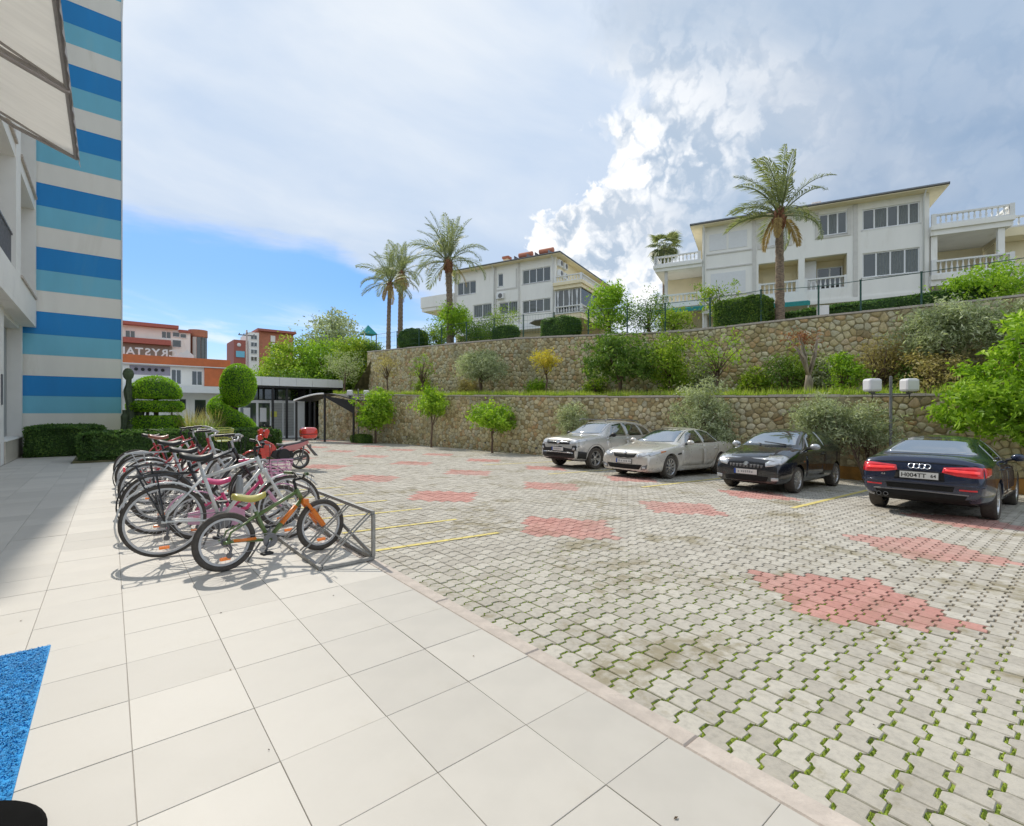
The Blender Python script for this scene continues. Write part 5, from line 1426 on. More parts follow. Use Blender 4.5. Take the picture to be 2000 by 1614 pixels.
# --- black shade canopy by the end of the lower wall
cc = thing('shade_canopy', 'black curved shade canopy on thin posts between the lodge and the broad citrus tree', 'canopy', (11.0, 31.3, -.42), math.radians(-48))
m = MB(); n = 12
for i in range(n):
    def q(f, y, o): return (-2.0 + 4.0 * f, y, 2.55 + .42 * math.sin(PI * f) + o)
    fa, fb = i / n, (i + 1) / n
    m.add([q(f, y, o) for o in (0, .05) for f, y in ((fa, -1.1), (fb, -1.1), (fb, 1.2), (fa, 1.2))], [(0, 3, 2, 1), (4, 5, 6, 7), (0, 1, 5, 4), (2, 3, 7, 6)])
m.build('cover', MAT['black_plastic'], cc, smooth=True)
MB().tube([(-2.0 + 4 * i / n, -1.12, 2.58 + .42 * math.sin(PI * i / n)) for i in range(n // 2 + 1)], .05, 6).build('white_edge', MAT['pvc_white'], cc)
for x, y in ((-1.9, -1.0), (1.9, -1.0), (-1.9, 1.1), (1.9, 1.1), (0, -1.0)): MB().box(x - .05, x + .05, y - .05, y + .05, 0, 2.52 + (.42 if x == 0 else 0)).build('post', MAT['black_metal'], cc)
MB().side([(-.2, 2.9), (1.95, 2.55), (1.95, 1.75)], -1.06, -1.02).build('corner_web', MAT['black_plastic'], cc)

# --- wire fence on the upper wall
M('fence_green', (.04, .10, .08), .5, var=.15)
fn = thing('wire_fence', 'dark green post and wire fence along the top of the upper stone wall', 'fence', (20.5, 2.5, 4.8))
prev = None
ysf = [-4, -1.2, 1.2, 3.76, 5.38, 6.64, 8.6, 10.6, 12.6, 14.5, 16.7, 18.9, 21.1, 23.4, 25.8, 28.2, 30.6, 33.2, 35.9]
rail, wires = [], [[], [], []]
for i, y in enumerate(ysf):
    a = upp_at(y); x = a[0] + .30; z = a[3] + .085; hh = 1.12 if y < 7 else 1.30
    p = MB().box(-.025, .025, -.025, .025, 0, hh).box(-.032, .032, -.032, .032, hh, hh + .02).build('post', MAT['fence_green'], fn); p.location = (x - 20.5, y - 2.5, z - 4.8)
    rail.append((x - 20.5, y - 2.5, z - 4.8 + hh - .02))
    if y > 12:
      for k in range(3): wires[k].append((x - 20.5, y - 2.5, z - 4.8 + hh * (.2 + .28 * k)))
MB().tube(rail, .013, 5).build('top_rail', MAT['fence_green'], fn)
for w_ in wires: MB().tube(w_, .006, 4).build('wire', MAT['fence_green'], fn)
mesh = MB()
for (a, b_) in zip(rail, rail[1:]):
    a, b_ = Vector(a), Vector(b_)
    if a.y < 9.4: continue
    n = int((b_ - a).length / .2)
    for i in range(n):
        q = a.lerp(b_, (i + .5) / n); mesh.tube([q, q - Vector((0, 0, 1.05))], .0035, 3, caps=False)
tag(mesh.build('wire_mesh', MAT['fence_green'], fn), kind='stuff')
so = thing('garden_sign', 'small blank white board standing by the fence right of the big palm', 'sign', (20.35, 6.55, 4.9))
so.rotation_euler = (0, 0, math.radians(-55)); MB().box(-.2, .2, -.012, .012, .05, .47).build('board', MAT['sign_white'], so, bevel=.008); MB().box(-.02, .02, .013, .04, -.1, .4).build('stake', MAT['grey_metal'], so)


# ------------------------------------------------------------------ cars (local x forward, y left)
def paint(name, col, metal=.0, rough=.28):
    m = bpy.data.materials.new(name); m.use_nodes = True; t = NT(m.node_tree)
    out = t.new('ShaderNodeOutputMaterial'); b = t.new('ShaderNodeBsdfPrincipled'); t.l.new(b.outputs[0], out.inputs[0])
    co = t.new('ShaderNodeTexCoord').outputs['Object']
    n = t.noise(co, 2.2, 5, .6); dust = t.step(t.sep(co)[2], .65, .15)
    c = t.mix(n, tuple(v * .94 for v in col), tuple(min(1, v * 1.06) for v in col))
    c = t.mix(t.math('MULTIPLY', t.math('MULTIPLY', dust, t.step(t.noise(co, 7, 5, .6), .35, .7)), .35), c, (.26, .24, .20))
    t.put(b.inputs['Base Color'], c); b.inputs['Metallic'].default_value = metal
    t.put(b.inputs['Roughness'], t.lin(n, .3, .7, rough - .04, rough + .06))
    b.inputs['Coat Weight'].default_value = 1; b.inputs['Coat Roughness'].default_value = .03
    MAT[name] = m


paint('paint_silver', (.56, .55, .54), .3); paint('paint_champagne', (.70, .67, .62), .25); paint('paint_black', (.012, .014, .020), .2, .2); paint('paint_navy', (.012, .022, .060), .25, .2)
M('lamp_clear', (.55, .57, .60), .12, metal=.35, var=.15, scale=9, coat=1); M('lamp_red', (.50, .006, .014), .12, var=.25, scale=9, coat=1, emis=.12); M('lamp_red_bright', (.80, .05, .05), .15, coat=1, emis=.3, var=.1); M('lamp_amber', (.55, .16, .02), .15, coat=1)
M('plate_white', (.74, .74, .72), .5, var=.03); M('plate_ink', (.02, .02, .02), .6); M('plate_blue', (.02, .08, .42), .5)
M('seam', (.006, .006, .006), .8)


def hermite(P, f):
    """smooth curve through the points of P, without overshoot"""
    xs = [p[0] for p in P]; ys = [p[1] for p in P]; n = len(P)
    if f <= xs[0]: return ys[0]
    if f >= xs[-1]: return ys[-1]
    s = [(ys[i + 1] - ys[i]) / (xs[i + 1] - xs[i]) for i in range(n - 1)]
    m = [s[0]] + [0 if s[i - 1] * s[i] <= 0 else 2 * s[i - 1] * s[i] / (s[i - 1] + s[i]) for i in range(1, n - 1)] + [s[-1]]
    for i in range(n - 1):
        if f <= xs[i + 1]: break
    h = xs[i + 1] - xs[i]; t = (f - xs[i]) / h
    return ys[i] * (1 + 2 * t) * (1 - t) ** 2 + h * m[i] * t * (1 - t) ** 2 + ys[i + 1] * t * t * (3 - 2 * t) + h * m[i + 1] * t * t * (t - 1)


def temp_eval(o):
    dg = bpy.context.evaluated_depsgraph_get(); return bpy.data.meshes.new_from_object(o.evaluated_get(dg))


class Car:
    def __init__(s, label, S, loc, rz, pitch, paint_name):
        s.S = S; s.L = S['L']; s.paint = paint_name
        s.root = thing('parked_car', label, 'car', loc, rz, 'cars parked nose or tail to the lower stone wall'); s.root.rotation_euler = (0, pitch, rz)
        W = S['W'] / 2; ring_n = 12
        fs = sorted({0, .03, .09, .18, .3, .5, .75, S['L'] - .03, S['L'] - .10, S['L'] - .22, *[p[0] for p in S['top']], *np.linspace(.9, S['L'] - .4, 13)})
        fs = [f for i, f in enumerate(fs) if i == 0 or f - fs[i - 1] > .025 or f == S['L']]
        m = MB()
        for f in fs:
            zt, zb, zs = hermite(S['top'], f), hermite(S['belt'], f), hermite(S['sill'], f)
            wm = W * hermite(S['plan'], f); wb = wm * S.get('tumble', .945); wt = min(wb * .97, hermite(S['roof'], f) * W); ws = wm * .90
            zb = min(zb, zt - .02); g = zt - zb; k = min(1, g / .35)
            crown = .02 + .03 * k
            z3 = zt - crown - .05 * k
            half = [(0, zt), (wt * .5, zt - crown * .25), (wt * .86, zt - crown * .8), (wt, z3 - .01),
                    (wt * .5 + wb * .5 + .015 * k, (z3 + zb) / 2), (wb, zb), (wm * .99, zb - (zb - zs) * .16), (wm, zb - (zb - zs) * .45), (wm * .985, zs + (zb - zs) * .22), (ws, zs), (ws * .6, zs - .01), (0, zs - .01)]
            x = s.L / 2 - f
            ringp = [(x, y, z) for y, z in half] + [(x, -y, z) for y, z in half[-2:0:-1]]
            m.v += ringp
        N = 22
        for i in range(len(fs) - 1):
            for j in range(N):
                m.f.append((i * N + j, i * N + (j + 1) % N, (i + 1) * N + (j + 1) % N, (i + 1) * N + j)); m.m.append(0)
        m.f.append(tuple(range(N))); m.m.append(0); b0 = (len(fs) - 1) * N; m.f.append(tuple(b0 + j for j in range(N - 1, -1, -1))); m.m.append(0)
        o = m.build('body', MAT[paint_name], None)
        sub = o.modifiers.new('s', 'SUBSURF'); sub.levels = 2; sub.render_levels = 2
        s.ax = [s.L / 2 - S['fo'], s.L / 2 - S['fo'] - S['wb']]; s.R = S['r']
        cut = MB()
        for x in s.ax:
            for sg in (-1, 1):
                y0, y1 = sorted((sg * (W - .30), sg * (W + .2)))
                cut.lathe([(0, y0), (s.R + .045, y0), (s.R + .045, y1), (0, y1)], 32, 'y', (x, 0, s.R + .01))
        c = cut.build('cutter', MAT['seam'], None)
        bo = o.modifiers.new('b', 'BOOLEAN'); bo.operation = 'DIFFERENCE'; bo.solver = 'EXACT'; bo.object = c
        bpy.context.view_layer.update()
        me = temp_eval(o); bpy.data.objects.remove(o); bpy.data.objects.remove(c)
        me.materials.clear(); me.materials.append(MAT[paint_name]); me.materials.append(MAT['seam'])
        me.polygons.foreach_set('material_index', [0] * len(me.polygons))
        for p in me.polygons:
            if any(math.hypot(p.center.x - x, p.center.z - s.R - .01) < s.R + .043 for x in s.ax) and abs(p.center.y) < W and abs(p.center.y) > W - .31: p.material_index = 1
            if p.center.z < hermite(S['sill'], s.L / 2 - p.center.x) + .012: p.material_index = 1
        me.polygons.foreach_set('use_smooth', [True] * len(me.polygons)); me.set_sharp_from_angle(angle=math.radians(45))
        s.body = link('body', me, s.root); me.name = 'body'
        bm = bmesh.new(); bm.from_mesh(me); s.bvh = BVHTree.FromBMesh(bm); bm.free()
        for x in s.ax:
            for sg in (-1, 1): s.wheel(x, sg, W)

    def hit(s, kind, a, b):
        """a point of the body: 'l'/'r' side (distance from nose, height), 'f' front / 'b' back (across, height), 't' top (distance, across)"""
        if kind in 'lr':
            sg = 1 if kind == 'l' else -1; o, d = Vector((s.L / 2 - a, 3 * sg, b)), Vector((0, -sg, 0))
        elif kind in 'fb':
            sg = 1 if kind == 'f' else -1; o, d = Vector((5 * sg, a, b)), Vector((-sg, 0, 0))
        else: o, d = Vector((s.L / 2 - a, b, 4)), Vector((0, 0, -1))
        p, n, i, q = s.bvh.ray_cast(o, d)
        if p is None: return None
        return p, n, d

    def patch(s, name, kind, low, high, mat, off=.004, thick=.008, parent=None, seg=4, rows=4, label=None):
        def sample(P):
            n = (len(P) - 1) * seg; out = []
            for i in range(n + 1):
                t = i / seg; k = min(int(t), len(P) - 2); f = t - k
                out.append((P[k][0] + (P[k + 1][0] - P[k][0]) * f, P[k][1] + (P[k + 1][1] - P[k][1]) * f))
            return out
        A, B = sample(low), sample(high); nn = len(A); V, idx = [], {}
        for r in range(rows + 1):
            for i in range(nn):
                f = r / rows; h = s.hit(kind, A[i][0] + (B[i][0] - A[i][0]) * f, A[i][1] + (B[i][1] - A[i][1]) * f)
                if h is None: continue
                p, n, d = h; idx[(r, i)] = len(V); V.append(p + (n if n.dot(d) < 0 else -n) * off)
        F = []
        for r in range(rows):
            for i in range(nn - 1):
                q = [(r, i), (r, i + 1), (r + 1, i + 1), (r + 1, i)]
                if all(k in idx for k in q): F.append([idx[k] for k in q])
        if not F: return None
        me = bpy.data.meshes.new(name); me.from_pydata([tuple(v) for v in V], [], F); me.materials.append(MAT[mat])
        vd = {'l': (0, 1, 0), 'r': (0, -1, 0), 'f': (1, 0, 0), 'b': (-1, 0, 0), 't': (0, 0, 1)}[kind]
        if sum(1 for p in me.polygons if p.normal.dot(Vector(vd)) > 0) < len(F) / 2: me.flip_normals()
        me.polygons.foreach_set('use_smooth', [True] * len(F))
        o = link(name, me, parent or s.root)
        if label: o['label'] = label
        so = o.modifiers.new('thickness', 'SOLIDIFY'); so.thickness = thick; so.offset = -1
        return o

    def wheel(s, x, sg, W):
        S = s.S; R = s.R; y = sg * (W - .125)
        w = link('wheel', None, s.root); w.location = (x, y, R); w.empty_display_size = .05
        if sg < 0: w.rotation_euler = (0, 0, PI)
        rr = S.get('rim', R * .70); dk = S.get('rim_mat', 'alloy')
        key = (R, rr, dk, S.get('spokes', 10))
        if key not in Car.cache:
            t = MB().lathe([(rr, -.09), (R * .93, -.105), (R * .985, -.085), (R, -.05), (R, .05), (R * .985, .085), (R * .93, .105), (rr, .09)], 40, 'y').mesh('tyre', MAT['rubber'], 35)
            m = MB().lathe([(rr + .004, -.08), (rr - .03, -.07), (rr - .035, .05), (rr - .012, .088), (rr + .004, .09)], 40, 'y')
            m.lathe([(0, .075), (.035, .078), (.07, .065), (.075, .03), (0, .03)], 16, 'y')
            n = S.get('spokes', 10); wd = S.get('spoke_w', .032)
            for i in range(n):
                a = 2 * PI * i / n + (.16 * (1 if i % 2 else -1) if S.get('pair') else 0); ca, sa = math.cos(a), math.sin(a)
                def P(r, wv, yy): return (r * ca - wv * sa, yy, r * sa + wv * ca)
                m.add([P(.05, -wd * .7, .062), P(.05, wd * .7, .062), P(rr - .02, wd, .082), P(rr - .02, -wd, .082), P(.05, -wd * .7, .03), P(.05, wd * .7, .03), P(rr - .02, wd, .05), P(rr - .02, -wd, .05)], [(0, 1, 2, 3), (4, 7, 6, 5), (0, 4, 5, 1), (1, 5, 6, 2), (2, 6, 7, 3), (3, 7, 4, 0)])
            disc = MB().lathe([(0, .0), (rr * .62, .0), (rr * .62, .012), (0, .012)], 24, 'y').mesh('brake_disc', MAT['grey_metal'], True)
            back = MB().lathe([(0, -.03), (rr - .03, -.03), (rr - .03, -.04), (0, -.04)], 24, 'y').mesh('inner_disc', MAT['seam'], False)
            Car.cache[key] = (t, m.mesh('rim', MAT[dk], True), disc, back)
        for nm, me in zip(('tyre', 'rim', 'brake_disc', 'inner_disc'), Car.cache[key]): link(nm, me, w)

    def mirror(s, f, z, mat, w=.2):
        for sg, k in ((1, 'l'), (-1, 'r')):
            h = s.hit(k, f, z)
            if not h: continue
            p = h[0]; m = MB(); m.ball((p.x + .0, p.y + sg * .16, p.z + .06), .075, .115, .075, 12, 8)
            o = m.build('wing_mirror', MAT[mat], s.root, smooth='all')
            MB().tube([(p.x, p.y - sg * .02, p.z), (p.x, p.y + sg * .10, p.z + .03)], .028, 6).build('mirror_arm', MAT['black_plastic'], o)

    def plate(s, kind, z, txt, w=.52, h=.112, y=0, blue=False, tilt=0.0):
        p, n, d = s.hit(kind, y, z)
        e = link('number_plate', MB().box(-w / 2, w / 2, -.006, .006, -h / 2, h / 2).mesh('number_plate', MAT['plate_white']), s.root)
        sg = 1 if kind == 'f' else -1
        e.location = p + Vector((sg * .022, 0, 0)); e.rotation_euler = (0, 0, PI / 2 if kind == 'f' else -PI / 2); fr = MB().box(-w / 2 - .012, w / 2 + .012, .0065, .03, -h / 2 - .012, h / 2 + .012).build('plate_frame', MAT['black_plastic'], e)
        x0 = 0
        if txt is None:      # worn characters that cannot be made out in the photo
            q = MB(); xs = -.17
            for k in range(7):
                wd = random.uniform(.025, .042); q.box(xs, xs + wd, -.0072, -.0062, -.030 + random.uniform(0, .012), .030 - random.uniform(0, .014)); xs += wd + random.choice((.016, .018, .045))
            tag(q.build('worn_characters', M('plate_grey', (.36, .37, .38), .6, var=.3, scale=60), e), kind='stuff'); txt = []
        for body, sx, size in txt:
            me = text_mesh(body, size, .0012, 'plate_ink', 'lettering', False, .0012); o = link('lettering', me, e); o.location = (sx, -.0075, -size * .36); o.rotation_euler = (PI / 2, 0, 0)
        if blue: MB().box(-w / 2, -w / 2 + .045, -.0075, -.0062, -h / 2, h / 2).build('blue_strip', MAT['plate_blue'], e)
        e.rotation_euler = (0, 0, PI / 2 if kind == 'f' else -PI / 2)
        return e

    def badge(s, kind, z, r, mat='chrome', ring=False, ys=(0,)):
        for y in ys:
            p, n, d = s.hit(kind, y, z); sg = 1 if kind == 'f' else -1
            m = MB()
            if ring: m.tube([(0, r * math.cos(2 * PI * i / 20), r * math.sin(2 * PI * i / 20)) for i in range(20)], r * .14, 5, closed=True)
            else: m.lathe([(0, 0), (r, 0), (r * .9, .012), (0, .014)], 20, 'x') if sg > 0 else m.lathe([(0, 0), (r, 0), (r * .9, -.012), (0, -.014)], 20, 'x')
            o = m.build('badge', MAT[mat], s.root, smooth=True); o.location = p + Vector((sg * .008, 0, 0)); o.rotation_euler = (0, math.asin(max(-.8, min(.8, -n.z))) * sg, 0)

    def both(s, name, low, high, mat, **k):
        for kd in 'lr': s.patch(name, kd, low, high, mat, **k)

    def across(s, name, kind, low, high, mat, **k):
        """the same lamp on both sides, low and high given for y > 0"""
        s.patch(name, kind, low, high, mat, **k); s.patch(name, kind, [(-a, b) for a, b in low], [(-a, b) for a, b in high], mat, **k)

    def handles(s, fs, z):
        for f in fs:
            for kd in 'lr':
                h = s.hit(kd, f, z)
                if h:
                    p = h[0]; sg = 1 if kd == 'l' else -1
                    MB().tube([(p.x - .08, p.y + sg * .0, p.z), (p.x - .06, p.y + sg * .03, p.z), (p.x + .06, p.y + sg * .03, p.z), (p.x + .08, p.y, p.z)], .011, 6).build('door_handle', MAT[s.paint], s.root, smooth='all')


Car.cache = {}
PLAN = lambda L, nose=.74, tail=.80: [(0, nose), (.05, nose + .07), (.14, .885), (.32, .95), (.7, .99), (1.2, 1.0), (L - 1.1, 1.0), (L - .5, .975), (L - .2, .93), (L - .06, tail + .05), (L, tail)]

# silver SUV
L = 4.46
S = dict(L=L, W=1.84, wb=2.68, fo=.89, r=.355, rim=.245, rim_mat='alloy', spokes=10, pair=True, spoke_w=.022,
         top=[(0, .80), (.04, .93), (.12, 1.0), (.5, 1.06), (1.0, 1.10), (1.2, 1.14), (1.6, 1.40), (1.95, 1.58), (2.3, 1.63), (2.9, 1.645), (3.5, 1.62), (3.9, 1.56), (4.12, 1.46), (4.34, 1.16), (4.46, .95)],
         belt=[(0, .74), (.12, .95), (.5, 1.02), (1.2, 1.07), (2.5, 1.09), (4.0, 1.15), (4.38, 1.02), (4.46, .9)],
         sill=[(0, .33), (.12, .28), (.5, .25), (1.2, .24), (3.4, .24), (4.2, .32), (4.46, .44)],
         roof=[(0, .62), (.6, .76), (1.2, .82), (1.6, .74), (2.0, .68), (3.0, .68), (4.0, .66), (4.46, .70)], plan=PLAN(L, .84, .80))
c = Car('silver SUV with black lower cladding, farthest left of the parked cars', S, (13.69, 11.5, lot_z(13.69)), PI, -slope, 'paint_silver')
c.patch('windshield', 'f', [(-.70, 1.17), (-.35, 1.15), (.35, 1.15), (.70, 1.17)], [(-.56, 1.555), (-.3, 1.575), (.3, 1.575), (.56, 1.555)], 'screen_glass', rows=6)
c.both('side_window', [(1.62, 1.10), (2.2, 1.105), (2.5, 1.11)], [(1.95, 1.46), (2.3, 1.52), (2.48, 1.535)], 'car_glass'); c.both('side_window', [(2.58, 1.11), (3.1, 1.12), (3.42, 1.13)], [(2.56, 1.535), (3.0, 1.53), (3.3, 1.50)], 'car_glass'); c.both('side_window', [(3.5, 1.14), (3.75, 1.15), (3.95, 1.20)], [(3.38, 1.49), (3.6, 1.47), (3.8, 1.44)], 'car_glass')
c.both('door', [(1.42, .42), (2.0, .42), (2.50, .42)], [(1.42, 1.03), (2.0, 1.05), (2.50, 1.055)], 'paint_silver'); c.both('door', [(2.525, .42), (2.9, .42), (3.05, .48), (3.35, .80)], [(2.525, 1.055), (2.9, 1.06), (3.1, 1.07), (3.42, 1.08)], 'paint_silver')
c.patch('rear_window', 'b', [(-.6, 1.15), (0, 1.15), (.6, 1.15)], [(-.5, 1.47), (0, 1.48), (.5, 1.47)], 'car_glass')
c.patch('grille', 'f', [(-.55, .80), (0, .79), (.55, .80)], [(-.58, .93), (0, .945), (.58, .93)], 'black_plastic'); c.patch('grille_bar', 'f', [(-.56, .862), (0, .864), (.56, .862)], [(-.56, .88), (0, .882), (.56, .88)], 'chrome', off=.012)
c.across('headlight', 'f', [(.52, .80), (.68, .81), (.80, .85)], [(.52, .935), (.68, .95), (.78, .955)], 'lamp_clear', off=.007); c.both('headlight', [(.12, .86), (.3, .90), (.48, .94)], [(.12, .955), (.3, .965), (.48, .97)], 'lamp_clear', off=.007)
c.patch('lower_cladding', 'f', [(-.86, .36), (0, .34), (.86, .36)], [(-.80, .66), (0, .745), (.80, .66)], 'black_plastic', off=.006, seg=8, rows=8); c.patch('bumper_intake', 'f', [(-.66, .43), (0, .42), (.66, .43)], [(-.60, .50), (0, .51), (.60, .50)], 'seam', off=.012); c.patch('skid_trim', 'f', [(-.70, .515), (0, .525), (.70, .515)], [(-.66, .545), (0, .555), (.66, .545)], 'alloy', off=.018)
c.both('lower_cladding', [(.10, .36), (.3, .36), (.46, .34)], [(.10, .60), (.3, .58), (.44, .56)], 'black_plastic', off=.008); c.across('bumper_trim', 'f', [(.60, .60), (.70, .62), (.78, .60)], [(.66, .80), (.72, .79), (.82, .76)], 'black_plastic', off=.011); c.across('fog_lamp', 'f', [(.66, .62), (.71, .625), (.75, .62)], [(.68, .70), (.72, .705), (.76, .70)], 'lamp_clear', off=.016)
c.both('sill_cladding', [(1.33, .25), (2.2, .25), (3.12, .25)], [(1.33, .42), (2.2, .41), (3.12, .42)], 'black_plastic', off=.010)
for sgn in 'lr':
    for x in c.ax:
        f0 = L / 2 - x; c.patch('arch_cladding', sgn, [(f0 + .40 * math.cos(a), .36 + .40 * math.sin(a)) for a in np.linspace(PI, 0, 9)], [(f0 + .465 * math.cos(a), .36 + .465 * math.sin(a)) for a in np.linspace(PI, 0, 9)], 'black_plastic', off=.010, seg=2, rows=1)
c.mirror(1.62, 1.08, 'black_plastic'); c.handles((2.36, 3.22), .98); c.badge('f', .875, .075); c.plate('f', .64, None, blue=True)
for sg in (-1, 1): MB().tube([(.55, sg * .60, 1.60), (.45, sg * .60, 1.665), (-1.2, sg * .58, 1.655), (-1.4, sg * .57, 1.58)], .018, 6).build('roof_rail', MAT['grey_metal'], c.root, smooth='all')
c.across('tail_light', 'b', [(.5, .95), (.7, .95), (.80, .97)], [(.5, 1.07), (.68, 1.09), (.78, 1.09)], 'lamp_red')

# champagne sedan
L = 4.85
S = dict(L=L, W=1.83, wb=2.795, fo=.96, r=.33, rim=.235, spokes=10, spoke_w=.026,
         top=[(0, .62), (.05, .74), (.16, .80), (.5, .87), (1.0, .94), (1.35, .99), (1.7, 1.18), (2.1, 1.37), (2.45, 1.44), (2.9, 1.455), (3.4, 1.41), (3.8, 1.28), (4.2, 1.10), (4.45, 1.05), (4.7, 1.03), (4.80, .95), (4.85, .80)],
         belt=[(0, .58), (.16, .72), (.5, .80), (1.35, .91), (2.5, .94), (3.6, .98), (4.3, 1.0), (4.75, .96), (4.85, .78)],
         sill=[(0, .21), (.12, .18), (.5, .17), (1.2, .17), (3.8, .18), (4.5, .26), (4.85, .40)],
         roof=[(0, .60), (.6, .74), (1.35, .80), (1.8, .70), (2.3, .64), (3.2, .63), (3.8, .66), (4.3, .74), (4.85, .72)], plan=PLAN(L, .80, .78))
c = Car('silver-champagne sedan parked between the silver SUV and the black hatchback', S, (13.565, 8.55, lot_z(13.565)), PI, -slope, 'paint_champagne')
c.patch('windshield', 'f', [(-.70, 1.02), (-.35, 1.0), (.35, 1.0), (.70, 1.02)], [(-.52, 1.385), (-.3, 1.405), (.3, 1.405), (.52, 1.385)], 'screen_glass', rows=6)
c.both('side_window', [(1.78, .985), (2.3, .985), (2.72, .99)], [(2.1, 1.25), (2.4, 1.345), (2.7, 1.37)], 'car_glass'); c.both('side_window', [(2.80, .995), (3.2, 1.0), (3.62, 1.02)], [(2.78, 1.37), (3.1, 1.36), (3.4, 1.29)], 'car_glass'); c.both('side_window', [(3.68, 1.02), (3.8, 1.03), (3.98, 1.05)], [(3.47, 1.27), (3.6, 1.23), (3.8, 1.15)], 'car_glass')
c.both('door', [(1.5, .34), (2.1, .34), (2.70, .34)], [(1.5, .90), (2.1, .925), (2.70, .935)], 'paint_champagne'); c.both('door', [(2.725, .34), (3.1, .34), (3.25, .40), (3.55, .74)], [(2.725, .935), (3.1, .945), (3.3, .955), (3.62, .965)], 'paint_champagne')
c.patch('grille', 'f', [(-.34, .585), (-.12, .56), (0, .575), (.12, .56), (.34, .585)], [(-.40, .70), (-.14, .69), (0, .675), (.14, .69), (.40, .70)], 'black_plastic'); c.patch('bumper_intake', 'f', [(-.50, .27), (0, .26), (.50, .27)], [(-.60, .40), (0, .385), (.60, .40)], 'seam', off=.006, rows=6)
c.across('headlight', 'f', [(.42, .575), (.58, .60), (.76, .68)], [(.42, .695), (.60, .72), (.76, .76)], 'lamp_clear', off=.007); c.both('headlight', [(.10, .63), (.30, .68), (.55, .74)], [(.10, .73), (.30, .755), (.55, .765)], 'lamp_clear', off=.007); c.both('headlight_corner', [(.5, .725), (.6, .74), (.72, .765)], [(.5, .77), (.6, .778), (.72, .785)], 'lamp_amber', off=.010)
c.across('fog_lamp', 'f', [(.56, .26), (.66, .26), (.74, .30)], [(.58, .36), (.68, .38), (.76, .42)], 'grey_plastic', off=.007); c.across('fog_lamp_lens', 'f', [(.60, .28), (.66, .285), (.70, .30)], [(.60, .335), (.66, .345), (.70, .355)], 'lamp_clear', off=.012)
c.both('wing_vent', [(1.28, .66), (1.38, .67), (1.46, .68)], [(1.26, .70), (1.38, .72), (1.46, .725)], 'black_plastic', off=.006); c.both('sill_trim', [(1.5, .22), (2.4, .22), (3.3, .22)], [(1.5, .245), (2.4, .245), (3.3, .245)], 'chrome', off=.010)
c.mirror(1.78, .95, 'paint_champagne'); c.handles((2.5, 3.4), .83); c.badge('f', .72, .05); c.plate('f', .475, None, blue=True)
c.patch('rear_window', 'b', [(-.6, 1.08), (0, 1.08), (.6, 1.08)], [(-.5, 1.32), (0, 1.34), (.5, 1.32)], 'car_glass'); c.across('tail_light', 'b', [(.42, .80), (.6, .80), (.74, .82)], [(.44, .92), (.6, .93), (.72, .93)], 'lamp_red')

# black hatchback
L = 4.03
S = dict(L=L, W=1.69, wb=2.51, fo=.84, r=.305, rim=.215, spokes=14, spoke_w=.022,
         top=[(0, .60), (.05, .74), (.15, .82), (.45, .92), (.8, 1.0), (1.1, 1.06), (1.45, 1.26), (1.8, 1.42), (2.15, 1.48), (2.6, 1.49), (3.2, 1.475), (3.6, 1.43), (3.82, 1.32), (3.95, 1.08), (4.01, .94), (4.03, .78)],
         belt=[(0, .56), (.15, .74), (.45, .84), (1.1, .97), (2.3, 1.0), (3.4, 1.05), (3.8, 1.05), (3.97, .88), (4.03, .74)],
         sill=[(0, .24), (.12, .21), (.5, .20), (1.2, .20), (3.2, .21), (3.8, .28), (4.03, .40)],
         roof=[(0, .58), (.5, .72), (1.1, .80), (1.5, .72), (1.9, .66), (3.0, .66), (3.6, .66), (4.03, .70)], plan=PLAN(L, .79, .78))
c = Car('black hatchback parked beside the champagne sedan, its nose to the car park', S, (13.375, 5.25, lot_z(13.375)), PI, -slope, 'paint_black')
c.patch('windshield', 'f', [(-.66, 1.10), (-.35, 1.075), (.35, 1.075), (.66, 1.10)], [(-.50, 1.425), (-.3, 1.44), (.3, 1.44), (.50, 1.425)], 'screen_glass', rows=6)
c.both('side_window', [(1.52, 1.04), (2.0, 1.04), (2.48, 1.045)], [(1.82, 1.29), (2.1, 1.385), (2.44, 1.41)], 'car_glass'); c.both('side_window', [(2.58, 1.05), (3.0, 1.06), (3.42, 1.10)], [(2.54, 1.41), (2.9, 1.40), (3.28, 1.34)], 'car_glass')
c.both('door', [(1.28, .36), (1.8, .36), (2.48, .36)], [(1.25, .95), (1.8, .985), (2.52, .99)], 'paint_black')
c.across('headlight', 'f', [(.44, .60), (.60, .63), (.72, .70)], [(.42, .685), (.55, .80), (.69, .84)], 'lamp_clear', off=.010); c.both('headlight', [(.10, .66), (.2, .70), (.42, .80)], [(.10, .78), (.25, .84), (.42, .86)], 'lamp_clear', off=.010)
c.patch('grille', 'f', [(-.36, .575), (0, .565), (.36, .575)], [(-.38, .64), (0, .645), (.38, .64)], 'grey_plastic', off=.005)
for k in range(9): c.patch('grille_slat', 'f', [(-.34 + .08 * k, .572), (-.315 + .08 * k, .572)], [(-.34 + .08 * k, .64), (-.315 + .08 * k, .64)], 'seam', off=.010, seg=1, rows=1)
c.patch('bumper_intake', 'f', [(-.46, .27), (0, .26), (.46, .27)], [(-.50, .385), (0, .39), (.50, .385)], 'seam', off=.006, rows=6); c.across('fog_lamp', 'f', [(.56, .30), (.63, .30), (.70, .31)], [(.56, .37), (.63, .375), (.70, .37)], 'lamp_clear', off=.008)
c.mirror(1.5, 1.0, 'lamp_clear'); c.handles((2.36,), .88); c.badge('f', .655, .055); c.plate('f', .47, None, blue=True)
